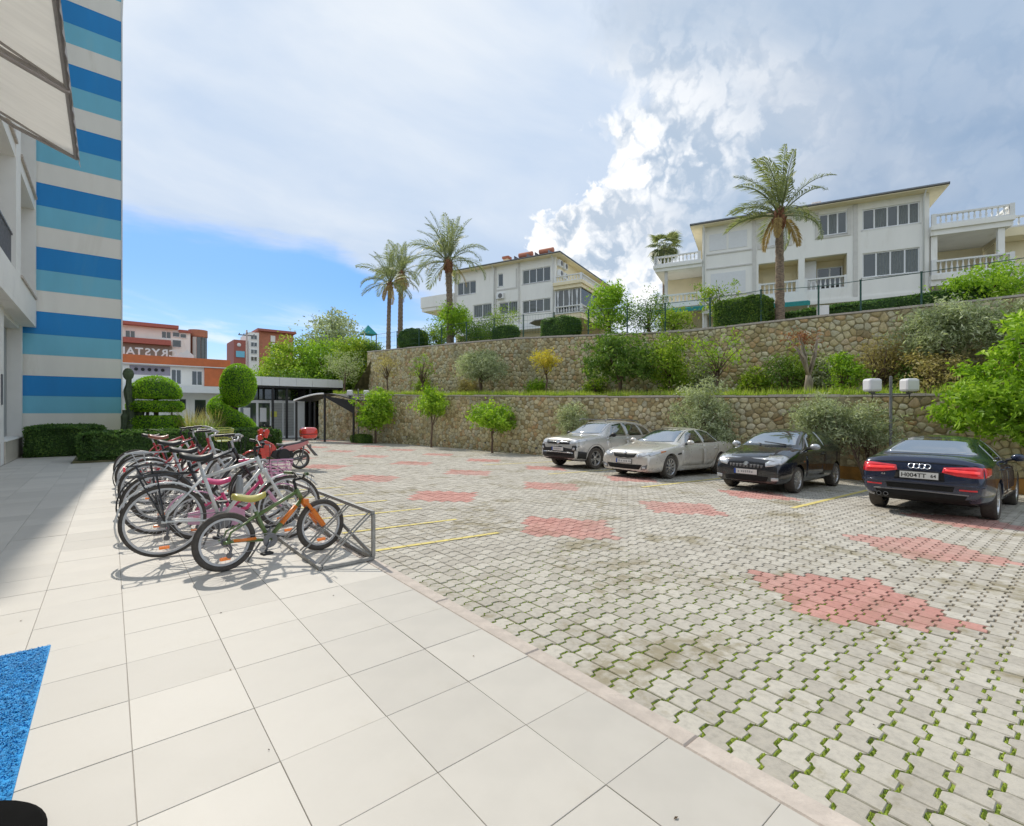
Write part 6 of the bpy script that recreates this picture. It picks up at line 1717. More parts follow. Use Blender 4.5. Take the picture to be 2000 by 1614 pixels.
for y in (-.3, .28):
    a, b_ = c.hit('f', y + .15, 1.085)[0], c.hit('f', y - .38, 1.13)[0]; MB().tube([a + Vector((.02, 0, .015)), b_ + Vector((.02, 0, .02))], .010, 5).build('wiper', MAT['black_plastic'], c.root)
c.both('side_indicator', [(1.12, .70), (1.17, .70)], [(1.12, .73), (1.17, .73)], 'lamp_amber', off=.008, seg=1, rows=1); c.across('tail_light', 'b', [(.55, .9), (.62, .9), (.68, .92)], [(.52, 1.2), (.58, 1.2), (.62, 1.2)], 'lamp_red')
c.patch('rear_window', 'b', [(-.5, 1.1), (0, 1.08), (.5, 1.1)], [(-.45, 1.34), (0, 1.36), (.45, 1.34)], 'car_glass')

# navy sedan seen from behind
L = 4.70
S = dict(L=L, W=1.83, wb=2.81, fo=.88, r=.325, rim=.24, spokes=10, pair=True, spoke_w=.024,
         top=[(0, .60), (.05, .72), (.16, .79), (.5, .86), (1.0, .92), (1.45, .99), (1.8, 1.18), (2.15, 1.34), (2.5, 1.41), (3.0, 1.427), (3.4, 1.38), (3.8, 1.24), (4.12, 1.09), (4.3, 1.055), (4.55, 1.05), (4.62, 1.02), (4.67, .90), (4.70, .74)],
         belt=[(0, .56), (.16, .70), (.5, .78), (1.45, .91), (3.0, .95), (4.1, .985), (4.5, .97), (4.64, .88), (4.70, .70)],
         sill=[(0, .28), (.12, .20), (.5, .18), (1.2, .18), (3.6, .18), (4.3, .26), (4.6, .31), (4.70, .38)],
         roof=[(0, .60), (.6, .74), (1.45, .80), (1.9, .70), (2.4, .64), (3.2, .63), (3.7, .68), (4.15, .76), (4.5, .74), (4.70, .72)], plan=PLAN(L, .70, .84))
c = Car('dark navy sedan seen from behind with red tail lights, nearest the right edge', S, (13.09, 2.0, lot_z(13.09)), 0, slope, 'paint_navy')
c.patch('rear_window', 'b', [(-.66, 1.10), (-.35, 1.095), (.35, 1.095), (.66, 1.10)], [(-.50, 1.335), (-.3, 1.36), (.3, 1.36), (.50, 1.335)], 'screen_glass', rows=6)
c.both('side_window', [(1.85, .99), (2.3, .99), (2.70, .995)], [(2.15, 1.22), (2.4, 1.315), (2.68, 1.345)], 'car_glass'); c.both('side_window', [(2.78, 1.0), (3.2, 1.005), (3.62, 1.03)], [(2.76, 1.345), (3.05, 1.34), (3.4, 1.25)], 'car_glass'); c.both('window_trim', [(1.75, .968), (2.6, .972), (3.66, 1.0)], [(1.75, .98), (2.6, .984), (3.66, 1.014)], 'chrome', off=.009)
c.both('door', [(1.5, .32), (2.1, .32), (2.68, .32)], [(1.5, .91), (2.1, .93), (2.68, .94)], 'paint_navy'); c.both('door', [(2.705, .32), (3.1, .32), (3.25, .40), (3.5, .74)], [(2.705, .94), (3.1, .95), (3.3, .955), (3.55, .96)], 'paint_navy')
c.across('tail_light', 'b', [(.30, .80), (.50, .755), (.70, .74), (.80, .745)], [(.32, .885), (.50, .90), (.70, .915), (.79, .905)], 'lamp_red', off=.008); c.both('tail_light', [(4.36, .80), (4.48, .77), (4.60, .75)], [(4.30, .90), (4.46, .91), (4.58, .91)], 'lamp_red', off=.008); c.across('tail_light_strip', 'b', [(.34, .828), (.50, .815), (.76, .805)], [(.34, .858), (.50, .852), (.76, .845)], 'lamp_red_bright', off=.015)
c.patch('boot_edge', 'b', [(-.74, .925), (0, .945), (.74, .925)], [(-.72, .937), (0, .957), (.72, .937)], 'seam', off=.005, rows=1); c.patch('plate_recess', 'b', [(-.34, .65), (0, .65), (.34, .65)], [(-.32, .80), (0, .81), (.32, .80)], 'seam', off=.003)
c.patch('bumper_ledge', 'b', [(-.80, .585), (0, .60), (.80, .585)], [(-.80, .615), (0, .63), (.80, .615)], 'paint_navy', off=.030, thick=.03); c.across('bumper_reflector', 'b', [(.52, .52), (.66, .52), (.74, .525)], [(.52, .545), (.66, .545), (.74, .55)], 'lamp_red', off=.010)
c.patch('bumper_intake', 'b', [(-.44, .49), (0, .49), (.44, .49)], [(-.46, .575), (0, .58), (.46, .575)], 'seam', off=.005); c.patch('diffuser', 'b', [(-.58, .36), (0, .36), (.58, .36)], [(-.62, .44), (0, .45), (.62, .44)], 'seam', off=.006); c.patch('diffuser_trim', 'b', [(-.64, .445), (0, .455), (.64, .445)], [(-.64, .465), (0, .475), (.64, .465)], 'grey_metal', off=.012)
for y in (.46, .56):
    p = c.hit('b', y, .40)[0]; MB().lathe([(.028, 0), (.036, 0), (.036, -.10), (.028, -.10)], 16, 'x', (p.x + .07, y, .36)).build('exhaust_pipe', MAT['grey_metal'], c.root, smooth=True)
c.badge('b', .885, .042, ring=True, ys=(-.11, -.037, .037, .11)); c.plate('b', .73, [('H004TT', -.07, .10), ('64', .195, .075)])
p = c.hit('b', .5, .72); me = text_mesh('A4', .055, .003, 'chrome', 'badge'); o = link('badge', me, c.root); o.location = p[0] + Vector((-.012, 0, -.02)); o.rotation_euler = (PI / 2, 0, -PI / 2)
c.patch('windshield', 'f', [(-.70, 1.02), (0, 1.0), (.70, 1.02)], [(-.52, 1.36), (0, 1.38), (.52, 1.36)], 'car_glass'); c.across('headlight', 'f', [(.44, .56), (.6, .57), (.74, .60)], [(.44, .68), (.6, .69), (.74, .70)], 'lamp_clear', off=.007); c.patch('grille', 'f', [(-.36, .34), (0, .34), (.36, .34)], [(-.38, .68), (0, .68), (.38, .68)], 'black_plastic')
c.mirror(1.85, .96, 'paint_navy'); c.handles((2.5, 3.4), .85)


# ------------------------------------------------------------------ bicycles (local x forward, origin on the ground under the rear axle)
for k, v in dict(bike_white=(.72, .73, .72), bike_black=(.02, .02, .022), bike_pink=(.72, .06, .20), bike_pale_pink=(.75, .38, .55), bike_red=(.50, .03, .04), bike_green=(.13, .20, .06), bike_grey=(.30, .31, .32), bike_blue=(.05, .065, .095), bike_orange=(.85, .22, .02), bike_silver=(.55, .56, .57), saddle_brown=(.30, .10, .055), saddle_yellow=(.55, .48, .10), wicker_yellow=(.55, .55, .12)).items():
    M(k, v, .35, var=.06, coat=.5)
M('reflector_orange', (.85, .22, .03), .2, coat=1, emis=.15); M('reflector_red', (.70, .03, .05), .2, coat=1, emis=.1)
_wheels = {}


def bike_wheel(root, x, r, tyre=.022, rim='bike_silver', reflector=True, turn=0.0):
    w = link('wheel', None, root); w.location = (x, 0, r); w.empty_display_size = .04; w.rotation_euler = (0, 0, turn)
    key = (r, tyre, rim)
    if key not in _wheels:
        t = MB(); ring = lambda q, n: [(q * math.cos(2 * PI * i / n), 0, q * math.sin(2 * PI * i / n)) for i in range(n)]
        t.tube(ring(r - tyre, 44), tyre, 8, closed=True)
        rm = MB().lathe([(r - 2 * tyre - .016, -.011), (r - 2 * tyre + .003, -.012), (r - 2 * tyre + .003, .012), (r - 2 * tyre - .016, .011), (r - 2 * tyre - .016, -.011)], 44, 'y')
        sp = MB(); n = 28; rr = r - 2 * tyre - .012
        for i in range(n):
            a = 2 * PI * i / n; b_ = a + (.45 if i % 4 < 2 else -.45); y = .028 if i % 2 else -.028
            sp.tube([(.022 * math.cos(b_), y, .022 * math.sin(b_)), (rr * math.cos(a), 0, rr * math.sin(a))], .0016, 3, caps=False)
        hb = MB().lathe([(0, -.05), (.012, -.05), (.014, -.034), (.03, -.030), (.03, -.024), (.016, -.02), (.016, .02), (.03, .024), (.03, .030), (.014, .034), (.012, .05), (0, .05)], 14, 'y')
        _wheels[key] = (t.mesh('tyre', MAT['rubber'], 'all'), rm.mesh('rim', MAT[rim], False), sp.mesh('spokes', MAT['bike_silver']), hb.mesh('hub', MAT['grey_metal'], True))
    for nm, me in zip(('tyre', 'rim', 'spokes', 'hub'), _wheels[key]): link(nm, me, w)
    if reflector:
        rr = r - 2 * tyre - .055
        MB().box(-.042, .042, -.016, .016, -rr - .014, -rr + .014).build('reflector', MAT['reflector_orange'], w, bevel=.006)
    return w


def bike(label, x, y, yaw, lean, r=.34, wb=1.06, mat='bike_black', fork=None, saddle='black_plastic', seat_h=.92, bar_h=1.0, low=False, guard=None, carrier=None, chaincase=None, tyre=.0175, bar='riser', basket=None, susp=False, accent=None, rim='bike_silver', grip='black_plastic', kick=True, refl=True, red_refl=False, cog='grey_metal', bottle=None):
    root = thing('bicycle', label, 'bicycle', (x, y, 0), yaw, 'bicycles parked in the steel racks'); root.rotation_euler = (lean, 0, yaw)
    fork = fork or mat; s = r / .34
    bike_wheel(root, 0, r, tyre, rim, refl); fw = bike_wheel(root, wb, r, tyre, rim, refl, .05)
    bb = Vector((.44 * wb / 1.06, 0, r - .05)); st = Vector((bb.x - .17 * seat_h, 0, seat_h - .14)); hs = 1 if seat_h > .7 else .8
    h1 = Vector((wb - .30 * s - .02, 0, bar_h - .10)); h0 = Vector((h1.x + .055, 0, h1.z - (.13 if not low else .2) * hs))
    seat_node = bb.lerp(st, .86)
    tr = .017 if r > .3 else .018
    f = MB(); f.tube([bb, st], tr, 8); f.tube([h0, h1], tr * 1.25, 8)
    if low: f.tube([h0 - Vector((0, 0, .0)), bb.lerp(h0, .45) - Vector((0, 0, .06)), bb + Vector((-.01, 0, .05))], tr * 1.15, 8); f.tube([h0.lerp(h1, .5), bb.lerp(h1, .5) - Vector((0, 0, .02)), bb.lerp(st, .32)], tr, 8)
    else: f.tube([h0, bb], tr * 1.2, 8); f.tube([h1 - Vector((0, 0, .03)), seat_node], tr, 8)
    for sg in (-1, 1):
        ax = Vector((0, sg * .06, r)); f.tube([bb + Vector((-.03, sg * .025, 0)), Vector((.12, sg * .05, r - .01)), ax], tr * .62, 6); f.tube([seat_node + Vector((-.01, sg * .018, 0)), Vector((.03, sg * .055, r + .08)), ax], tr * .55, 6)
        f.tube([ax + Vector((.02, 0, 0)), ax - Vector((.03, 0, 0))], .016, 6)
    f.lathe([(0, -.036), (.024, -.036), (.024, .036), (0, .036)], 12, 'y', bb)
    f.build('frame', MAT[mat], root, smooth='all')
    if accent:
        MB().tube([h0.lerp(bb, .18), h0.lerp(bb, .62)], tr * 1.32, 8).build('frame_decal', MAT[accent], root, smooth='all'); MB().tube([Vector((.05, -.054, r + .002)), Vector((.24, -.044, r - .012))], tr * .85, 6).build('frame_decal', MAT[accent], root, smooth='all')
    k = MB(); cr = h0 - Vector((-.012, 0, .02)); axf = Vector((wb, 0, r))
    k.tube([h0, cr], tr, 8); k.box(cr.x - .025, cr.x + .03, -.062, .062, cr.z - .02, cr.z + .02)
    for sg in (-1, 1):
        a, b_ = cr + Vector((.005, sg * .052, 0)), axf + Vector((0, sg * .052, 0))
        if susp: k.tube([a, a.lerp(b_, .40)], .017, 8); k.tube([a.lerp(b_, .36), b_], .026, 10)
        else: k.tube([a, a.lerp(b_, .7) + Vector((-.01, 0, 0)), b_], [.016, .013, .009], 8)
    k.build('fork', MAT[fork], root, smooth=True)
    hb = MB(); t = h1 + Vector((-.02, 0, .09)); hb.tube([h1, t], .014, 6); fwd = t + Vector((.07, 0, .01)); hb.tube([t, fwd], .015, 6)
    W = .29 if r > .3 else .24
    if bar == 'swept': P = [(-.20, W, .06), (-.04, W * .9, .07), (.03, W * .4, .05), (0, 0, 0)]
    elif bar == 'drop': P = [(-.02, W * .7, -.14), (.09, W * .72, -.12), (.10, W * .7, -.02), (0, W * .6, 0), (0, 0, 0)]
    else: P = [(-.05, W, .055), (-.01, W * .45, .05), (0, W * .2, 0), (0, 0, 0)]
    P = [fwd + Vector(p) for p in P]; P += [Vector((p.x, -p.y, p.z)) for p in P[-2::-1]]
    hb.tube(P, .0115, 6)
    H = hb.build('handlebar', MAT['black_plastic'] if bar != 'swept' else MAT['bike_silver'], root, smooth='all')
    for a, b_ in ((P[0], P[1]), (P[-1], P[-2])):
        e = a + (b_ - a).normalized() * .11; MB().tube([a, e], .0165, 8).build('grip', MAT[grip], H); q = a + (b_ - a) * .75
        MB().tube([q + Vector((.0, 0, -.005)), q + Vector((.06, 0, -.02)), q + Vector((.045, (.08 if a.y > 0 else -.08), -.035))], .006, 5).build('brake_lever', MAT['grey_metal'], H)
    cb = MB()
    for sg in (-1, 1): cb.tube([fwd + Vector((0, sg * .1, .03)), fwd + Vector((.09, sg * .05, .03)), h0 + Vector((.07, 0, .05)), h0.lerp(bb, .3) + Vector((0, sg * .02, .02))], .0035, 4)
    cb.build('cable', MAT['black_plastic'], root)
    sp = MB(); top = st + (st - bb).normalized() * .12; sp.tube([st, top], .013, 8); sp.build('seat_post', MAT['bike_silver'], root)
    sd = MB(); n = 9
    for i in range(n):
        u = i / (n - 1); xx = top.x - .15 + .28 * u; w = (.075 if i < 4 else .075 - .055 * ((i - 3) / 5)) * (.55 if i == 0 else 1); zc = top.z + .03 + .018 * math.cos(u * 5)
        for a in range(8):
            t_ = 2 * PI * a / 8; sd.v.append((xx, w * math.cos(t_), zc + .026 * math.sin(t_) * (1 if math.sin(t_) > 0 else 1.3) - .02 * abs(math.cos(t_)) * (w / .075)))
        if i:
            for a in range(8): sd.f.append(((i - 1) * 8 + a, (i - 1) * 8 + (a + 1) % 8, i * 8 + (a + 1) % 8, i * 8 + a)); sd.m.append(0)
    sd.f += [tuple(range(7, -1, -1)), tuple((n - 1) * 8 + a for a in range(8))]; sd.m += [0, 0]
    sd.build('saddle', MAT[saddle], root, smooth='all')
    # crank, pedals, chain
    c = MB().lathe([(.02, -.052), (.085 * s, -.052), (.088 * s, -.048), (.085 * s, -.046), (.02, -.046)], 26, 'y', bb)
    ca = .5 + random.random(); cl = .155 * s
    cr_ = c.build('crank', MAT[cog], root, smooth=True)
    for sg in (-1, 1): MB().tube([bb + Vector((0, sg * .055, 0)), bb + Vector((math.cos(ca) * cl * sg, sg * .075, math.sin(ca) * cl * sg))], .011, 6).build('crank_arm', MAT[cog], cr_, smooth='all')
    for sg in (-1, 1):
        q = bb + Vector((math.cos(ca) * cl * sg, sg * .115, math.sin(ca) * cl * sg)); MB().box(q.x - .045, q.x + .045, q.y - .04, q.y + .04, q.z - .011, q.z + .011).build('pedal', MAT['black_plastic'], cr_, bevel=.004)
    ch = MB().tube([bb + Vector((0, -.05, .085 * s)), Vector((0, -.05, r + .04))], .005, 4).tube([bb + Vector((0, -.05, -.085 * s)), Vector((.03, -.05, r - .11)), Vector((0, -.05, r - .045))], .005, 4); ch.build('chain', MAT['grey_metal'], root)
    MB().lathe([(.015, -.046), (.05 * s, -.046), (.055 * s, -.040), (.03, -.030), (.015, -.030)], 20, 'y', (0, 0, r)).build('cassette', MAT['saddle_brown'] if cog == 'rusty' else MAT['dark_alloy'], root, smooth=True)
    d = MB(); d.tube([(0, -.055, r), (.03, -.06, r - .06), (.015, -.06, r - .15 * s)], .012, 6).lathe([(0, -.066), (.026, -.066), (.026, -.054), (0, -.054)], 12, 'y', (.015, 0, r - .15 * s)).build('rear_derailleur', MAT['dark_alloy'], root)
    if guard:
        for cx, a0, a1 in ((0, 20, 205), (wb, 35, 190)):
            m = MB(); R_ = r + .028; n = 16; k0 = len(m.v)
            for i in range(n + 1):
                a = math.radians(a0 + (a1 - a0) * i / n)
                for yy, rr in ((-.026, R_ - .012), (-.014, R_), (.014, R_), (.026, R_ - .012)): m.v.append((cx + rr * math.cos(a), yy, r + rr * math.sin(a)))
                if i:
                    for j in range(3): m.f.append((k0 + (i - 1) * 4 + j, k0 + (i - 1) * 4 + j + 1, k0 + i * 4 + j + 1, k0 + i * 4 + j)); m.m.append(0)
            g = m.build('mudguard', MAT[guard], root, smooth='all'); so_ = g.modifiers.new('thickness', 'SOLIDIFY'); so_.thickness = .003
    if carrier:
        m = MB(); z = 2 * r + .09
        for sg in (-1, 1): m.tube([(-.28, sg * .05, z), (st.x - .03, sg * .04, z + .01)], .007, 6).tube([(0, sg * .068, r), (-.06, sg * .06, z)], .007, 6).tube([(0, sg * .068, r), (-.2, sg * .06, z)], .007, 6)
        for u in (-.28, -.16, -.04): m.tube([(u, -.05, z), (u, .05, z)], .006, 6)
        cq = m.build('carrier', MAT[carrier], root)
        if red_refl: MB().lathe([(0, -.01), (.032, -.01), (.03, .012), (0, .014)], 14, 'x', (-.30, 0, z - .03)).build('rear_reflector', MAT['reflector_red'], cq)
    elif red_refl:
        MB().lathe([(0, -.01), (.03, -.01), (.028, .012), (0, .014)], 14, 'x', (st.x - .06, 0, st.z)).build('rear_reflector', MAT['reflector_red'], root)
    if chaincase:
        P2 = [(-.08, r - .07), (.0, r - .085), (bb.x, bb.z - .12), (bb.x + .11, bb.z - .05), (bb.x + .11, bb.z + .06), (bb.x, bb.z + .12), (.0, r + .06), (-.08, r + .05)]
        MB().side(P2, -.072, -.060).build('chain_case', MAT[chaincase], root, bevel=.004)
    if basket:
        m = MB(); cx, cz = h1.x + .22, h1.z - .05
        for i in range(6): w_, l_ = .12 + .008 * i, .10 + .006 * i; m.tube([(cx - l_, -w_, cz + .04 * i), (cx + l_, -w_, cz + .04 * i), (cx + l_, w_, cz + .04 * i), (cx - l_, w_, cz + .04 * i)], .005, 4, closed=True)
        for i in range(14):
            a = 2 * PI * i / 14; q = lambda w_, l_, z: (cx + max(-l_, min(l_, math.cos(a) * .2)), max(-w_, min(w_, math.sin(a) * .2)), z); m.tube([q(.12, .10, cz), q(.16, .13, cz + .2)], .004, 4)
        m.box(cx - .1, cx + .1, -.12, .12, cz - .006, cz).build('basket', MAT[basket], root)
    if bottle: MB().lathe([(0, 0), (.035, 0), (.036, .13), (.02, .16), (.02, .18), (0, .18)], 12).build('bottle', MAT[bottle], root, smooth=True).location = h0.lerp(bb, .55) + Vector((0, 0, .03))
    if kick: MB().tube([bb + Vector((-.06, .03, -.02)), (bb.x - .13, .14, .012)], .009, 6).build('kickstand', MAT['grey_metal'], root)
    return root


bike("small green children's bicycle with orange fork and yellow saddle, nearest in the rack", .775, 4.86, .165, -.05, .255, .88, 'bike_green', 'bike_orange', 'saddle_yellow', .62, .74, tyre=.026, susp=True, accent='bike_orange', grip='bike_green', cog='rusty' if 'rusty' in MAT else 'grey_metal')
bike('white adult bicycle with black rear carrier, second from the near end of the rack', .40, 5.72, .0, .03, .348, 1.12, 'bike_white', 'bike_white', 'black_plastic', .95, 1.02, guard='bike_white', carrier='bike_black', tyre=.0175, bar='riser', bottle='bike_grey')
bike("pink and white children's bicycle squeezed behind the white adult bicycle", .72, 6.30, .05, -.06, .25, .88, 'bike_pink', 'bike_pale_pink', 'bike_pink', .62, .76, low=True, guard='bike_pale_pink', chaincase='bike_pale_pink', tyre=.024, grip='bike_pink', basket='bike_pale_pink', bar='swept')
bike('black adult bicycle with rear carrier, mudguards and round red reflector', .42, 6.85, .03, -.05, .348, 1.10, 'bike_black', 'bike_black', 'black_plastic', .94, 1.04, guard='bike_black', carrier='bike_black', tyre=.0175, red_refl=True, bar='swept')
bike('dark grey mountain bicycle with fat tyres behind the black carrier bicycle', .50, 7.55, .0, .05, .33, 1.06, 'bike_grey', 'bike_black', 'bike_grey', .90, 1.0, tyre=.027, susp=True, bottle='bike_silver')
bike('silver bicycle with silver mudguards in the middle of the racks', .42, 8.35, .02, -.04, .345, 1.06, 'bike_silver', 'bike_silver', 'black_plastic', .96, 1.05, guard='bike_silver', low=True, bar='swept', refl=False)
bike('red city bicycle with low frame and yellow wicker basket', .45, 9.2, .0, .06, .345, 1.08, 'bike_red', 'bike_red', 'black_plastic', .93, 1.08, guard='bike_silver', low=True, bar='swept', basket='wicker_yellow', carrier='bike_silver')
bike('black bicycle with a wide brown leather saddle', .40, 10.05, .02, -.05, .345, 1.06, 'bike_black', 'bike_black', 'saddle_brown', .98, 1.06, guard='bike_black', bar='swept', refl=False)
bike('red bicycle with white mudguards, second from the far end of the racks', .42, 10.95, -.02, .05, .34, 1.05, 'bike_red', 'bike_red', 'black_plastic', .94, 1.02, guard='bike_white', refl=False, bar='riser')
bike('red and white bicycle at the far end of the racks by the hedge', .38, 11.75, .0, -.04, .34, 1.05, 'bike_red', 'bike_white', 'black_plastic', .94, 1.03, refl=False, accent='bike_white')


M('rack_grey', (.34, .335, .32), .5, metal=.2, var=.15, scale=14)


def rack(label, y0, n):
    r = thing('bike_rack', label, 'bike rack', (1.42, y0, 0), 0, 'grey steel bicycle racks'); p = .60; Lk = n * p; q = .016
    for nm, a in (('front_rail', (0, .02)), ('back_rail', (.485, .02)), ('top_rail', (.485, .445))): MB().box(a[0] - q, a[0] + q, 0, Lk, a[1] - q, a[1] + q).build(nm, MAT['rack_grey'], r)
    for y in (0, Lk):
        MB().box(q + .002, .485 - q - .002, y - q, y + q, .02 - q + .002, .02 + q - .002).build('end_bar', MAT['rack_grey'], r)
        MB().box(.485 - q + .001, .485 + q - .001, y - q, y + q, .037, .428).build('post', MAT['rack_grey'], r)
    for i in range(n + 1):
        for dy in (-.034, .034):
            y = i * p + dy + (.05 if i == 0 else (-.05 if i == n else 0)); MB().tube([(.012, y, .035), (.475, y, .435)], .0085, 6).build('wheel_bar', MAT['rack_grey'], r)
            MB().tube([(.478, y, .035), (.245, y, .232)], .0075, 6).build('wheel_bar', MAT['rack_grey'], r)
    MB().box(.475, .482, 0, .004, 0, .002).side([(.40, .03), (.44, .03), (.475, .035), (.475, .03)], 0, .02)
    for s in (0, 1):
        ya, yb = (.02, Lk / 2) if s == 0 else (Lk - .02, Lk / 2)
        MB().add([(.47, ya, .03), (.47, ya, .075), (.47, yb, .44), (.47, yb, .40), (.478, ya, .03), (.478, ya, .075), (.478, yb, .44), (.478, yb, .40)], [(0, 1, 2, 3), (4, 7, 6, 5), (0, 3, 7, 4), (1, 5, 6, 2), (0, 4, 5, 1), (3, 2, 6, 7)]).build('brace', MAT['rack_grey'], r)
    return r


rack('grey steel bicycle rack, near one with its open end at the kerb', 4.35, 6)
rack('grey steel bicycle rack, far one hidden among the parked bicycles', 8.2, 6)

# ------------------------------------------------------------------ moped
M('moped_red', (.72, .045, .03), .25, coat=1, var=.06); M('moped_pink', (.62, .22, .22), .3, coat=1, var=.06); M('seat_grey', (.13, .13, .14), .6, var=.1)
mo = thing('moped', 'red moped with an orange-red top box and red hand guards, behind the bicycles', 'moped', (4.2, 14.65, lot_z(4.2)), PI)
for x in (0, 1.22):
    w = link('wheel', None, mo); w.location = (x, 0, .275)
    MB().tube([(.24 * math.cos(2 * PI * i / 32), 0, .24 * math.sin(2 * PI * i / 32)) for i in range(32)], .036, 8, closed=True).build('tyre', MAT['rubber'], w, smooth='all')
    m = MB().lathe([(.19, -.02), (.215, -.022), (.215, .022), (.19, .02), (.19, -.02)], 28, 'y').lathe([(0, -.05), (.06, -.05), (.06, .05), (0, .05)], 14, 'y')
    for i in range(6): a = 2 * PI * i / 6; m.tube([(.05 * math.cos(a), 0, .05 * math.sin(a)), (.2 * math.cos(a), 0, .2 * math.sin(a))], .014, 5)
    m.build('rim', MAT['dark_alloy'], w, smooth=True)
b_ = MB(); b_.side([(.18, .36), (.62, .30), (.80, .42), (.74, .56), (.50, .60), (.22, .56)], -.12, .12).build('engine', MAT['black_plastic'], mo, bevel=.03)
for q in (-1, 1): MB().lathe([(0, .19 * q), (.14, .19 * q), (.17, .16 * q), (.17, .12 * q), (0, .12 * q)], 24, 'y', (.46, 0, .44)).build('engine_cover', MAT['black_plastic'], mo, smooth=True)
for sg in (-1, 1):
    MB().side([(-.22, .74), (.10, .56), (.42, .52), (.55, .60), (.40, .68), (.05, .74), (-.20, .82)], sg * .06, sg * .13).build('side_fairing', MAT['moped_pink'], mo, bevel=.015)
MB().side([(-.20, .79), (-.12, .84), (.15, .78), (.45, .74), (.62, .76), (.62, .68), (.35, .68), (.0, .72)], -.11, .11).build('seat', MAT['seat_grey'], mo, bevel=.03)
MB().side([(.62, .62), (.78, .40), (.95, .40), (1.02, .78), (.90, .86), (.70, .74)], -.08, .08).build('body_shell', MAT['moped_red'], mo, bevel=.03)
for sg in (-1, 1): MB().side([(.92, .36), (1.02, .34), (1.10, .74), (.98, .80)], sg * .16, sg * .20).build('leg_shield', MAT['moped_red'], mo, bevel=.012)
fk = MB()
for sg in (-1, 1): fk.tube([(.98, sg * .07, .86), (1.10, sg * .075, .55), (1.22, sg * .07, .275)], .02, 8)
fk.build('fork', MAT['grey_metal'], mo, smooth='all')
MB().side([(.96, .90), (1.10, .84), (1.12, .98), (1.02, 1.04)], -.10, .10).build('headlight_cowl', MAT['moped_red'], mo, bevel=.03); MB().ball((1.12, 0, .91), .03, .08, .06).build('headlight', MAT['lamp_clear'], mo, smooth='all')
P = [(.86, -.36, 1.0), (.93, -.2, 1.02), (.98, 0, .98), (.93, .2, 1.02), (.86, .36, 1.0)]
hbm = MB().tube(P, .014, 7).build('handlebar', MAT['black_metal'], mo, smooth='all')
for sg in (-1, 1):
    MB().tube([(.84, sg * .38, 1.0), (.885, sg * .27, 1.01)], .02, 7).build('grip', MAT['rubber'], hbm)
    MB().side([(.95, .92), (1.0, .95), (1.02, 1.12), (.94, 1.19), (.88, 1.12)], sg * .20, sg * .42).build('hand_guard', MAT['moped_red'], hbm, bevel=.02)
    MB().tube([(.90, sg * .24, 1.02), (.86, sg * .30, 1.2)], .007, 5).ball((.855, sg * .31, 1.24), .02, .06, .04).build('mirror', MAT['black_plastic'], hbm)
R_, n = .33, 14
for cx, a0, a1 in ((0, 50, 150), (1.22, 40, 175)):
    g = MB(); k0 = len(g.v)
    for i in range(n + 1):
        a = math.radians(a0 + (a1 - a0) * i / n)
        for yy, rr in ((-.065, R_ - .03), (-.03, R_), (.03, R_), (.065, R_ - .03)): g.v.append((cx + rr * math.cos(a), yy, .275 + rr * math.sin(a)))
        if i:
            for j in range(3): g.f.append((k0 + (i - 1) * 4 + j, k0 + (i - 1) * 4 + j + 1, k0 + i * 4 + j + 1, k0 + i * 4 + j)); g.m.append(0)
    o = g.build('mudguard', MAT['moped_red'], mo, smooth='all'); so_ = o.modifiers.new('thickness', 'SOLIDIFY'); so_.thickness = .006
MB().side([(-.22, .70), (-.16, .72), (-.42, .36), (-.50, .36)], -.07, .07).build('rear_flap', MAT['grey_plastic'], mo, bevel=.008)
sw = MB()
for sg in (-1, 1): sw.tube([(.45, sg * .09, .38), (0, sg * .09, .275)], .022, 6).tube([(-.08, sg * .11, .66), (-.02, sg * .11, .30)], .024, 8)
sw.build('swing_arm', MAT['grey_metal'], mo, smooth='all')
MB().tube([(.5, -.14, .32), (.2, -.16, .26), (-.25, -.17, .36)], [.03, .045, .05], 10).build('exhaust', MAT['grey_metal'], mo, smooth='all')
MB().tube([(.05, -.09, .76), (-.30, -.09, .84), (-.34, 0, .84), (-.30, .09, .84), (.05, .09, .76)], .012, 6).build('luggage_rack', MAT['grey_metal'], mo)
tb = MB(); V = []
sgp = lambda v, p: math.copysign(abs(v) ** p, v)
for i in range(15):
    th = -PI / 2 + PI * i / 14
    for j in range(28):
        a = 2 * PI * j / 28; V.append((-.24 + .225 * sgp(math.cos(th), .45) * sgp(math.cos(a), .55), .24 * sgp(math.cos(th), .45) * sgp(math.sin(a), .55), 1.03 + .165 * sgp(math.sin(th), .65)))
tb.add(V, [(i * 28 + j, i * 28 + (j + 1) % 28, (i + 1) * 28 + (j + 1) % 28, (i + 1) * 28 + j) for i in range(14) for j in range(28)])
x = tb.build('top_box', MAT['moped_red'], mo, smooth='all'); MB().tube([(-.24 + .229 * sgp(math.cos(2 * PI * i / 28), .55), .244 * sgp(math.sin(2 * PI * i / 28), .55), 1.0) for i in range(28)], .008, 5, closed=True).build('box_seam', MAT['black_plastic'], x)
MB().tube([(.45, .1, .34), (.40, .26, .012)], .012, 6).build('kickstand', MAT['grey_metal'], mo)
MB().box(-.30, -.29, -.09, .09, .58, .70).build('number_plate', MAT['plate_white'], mo)

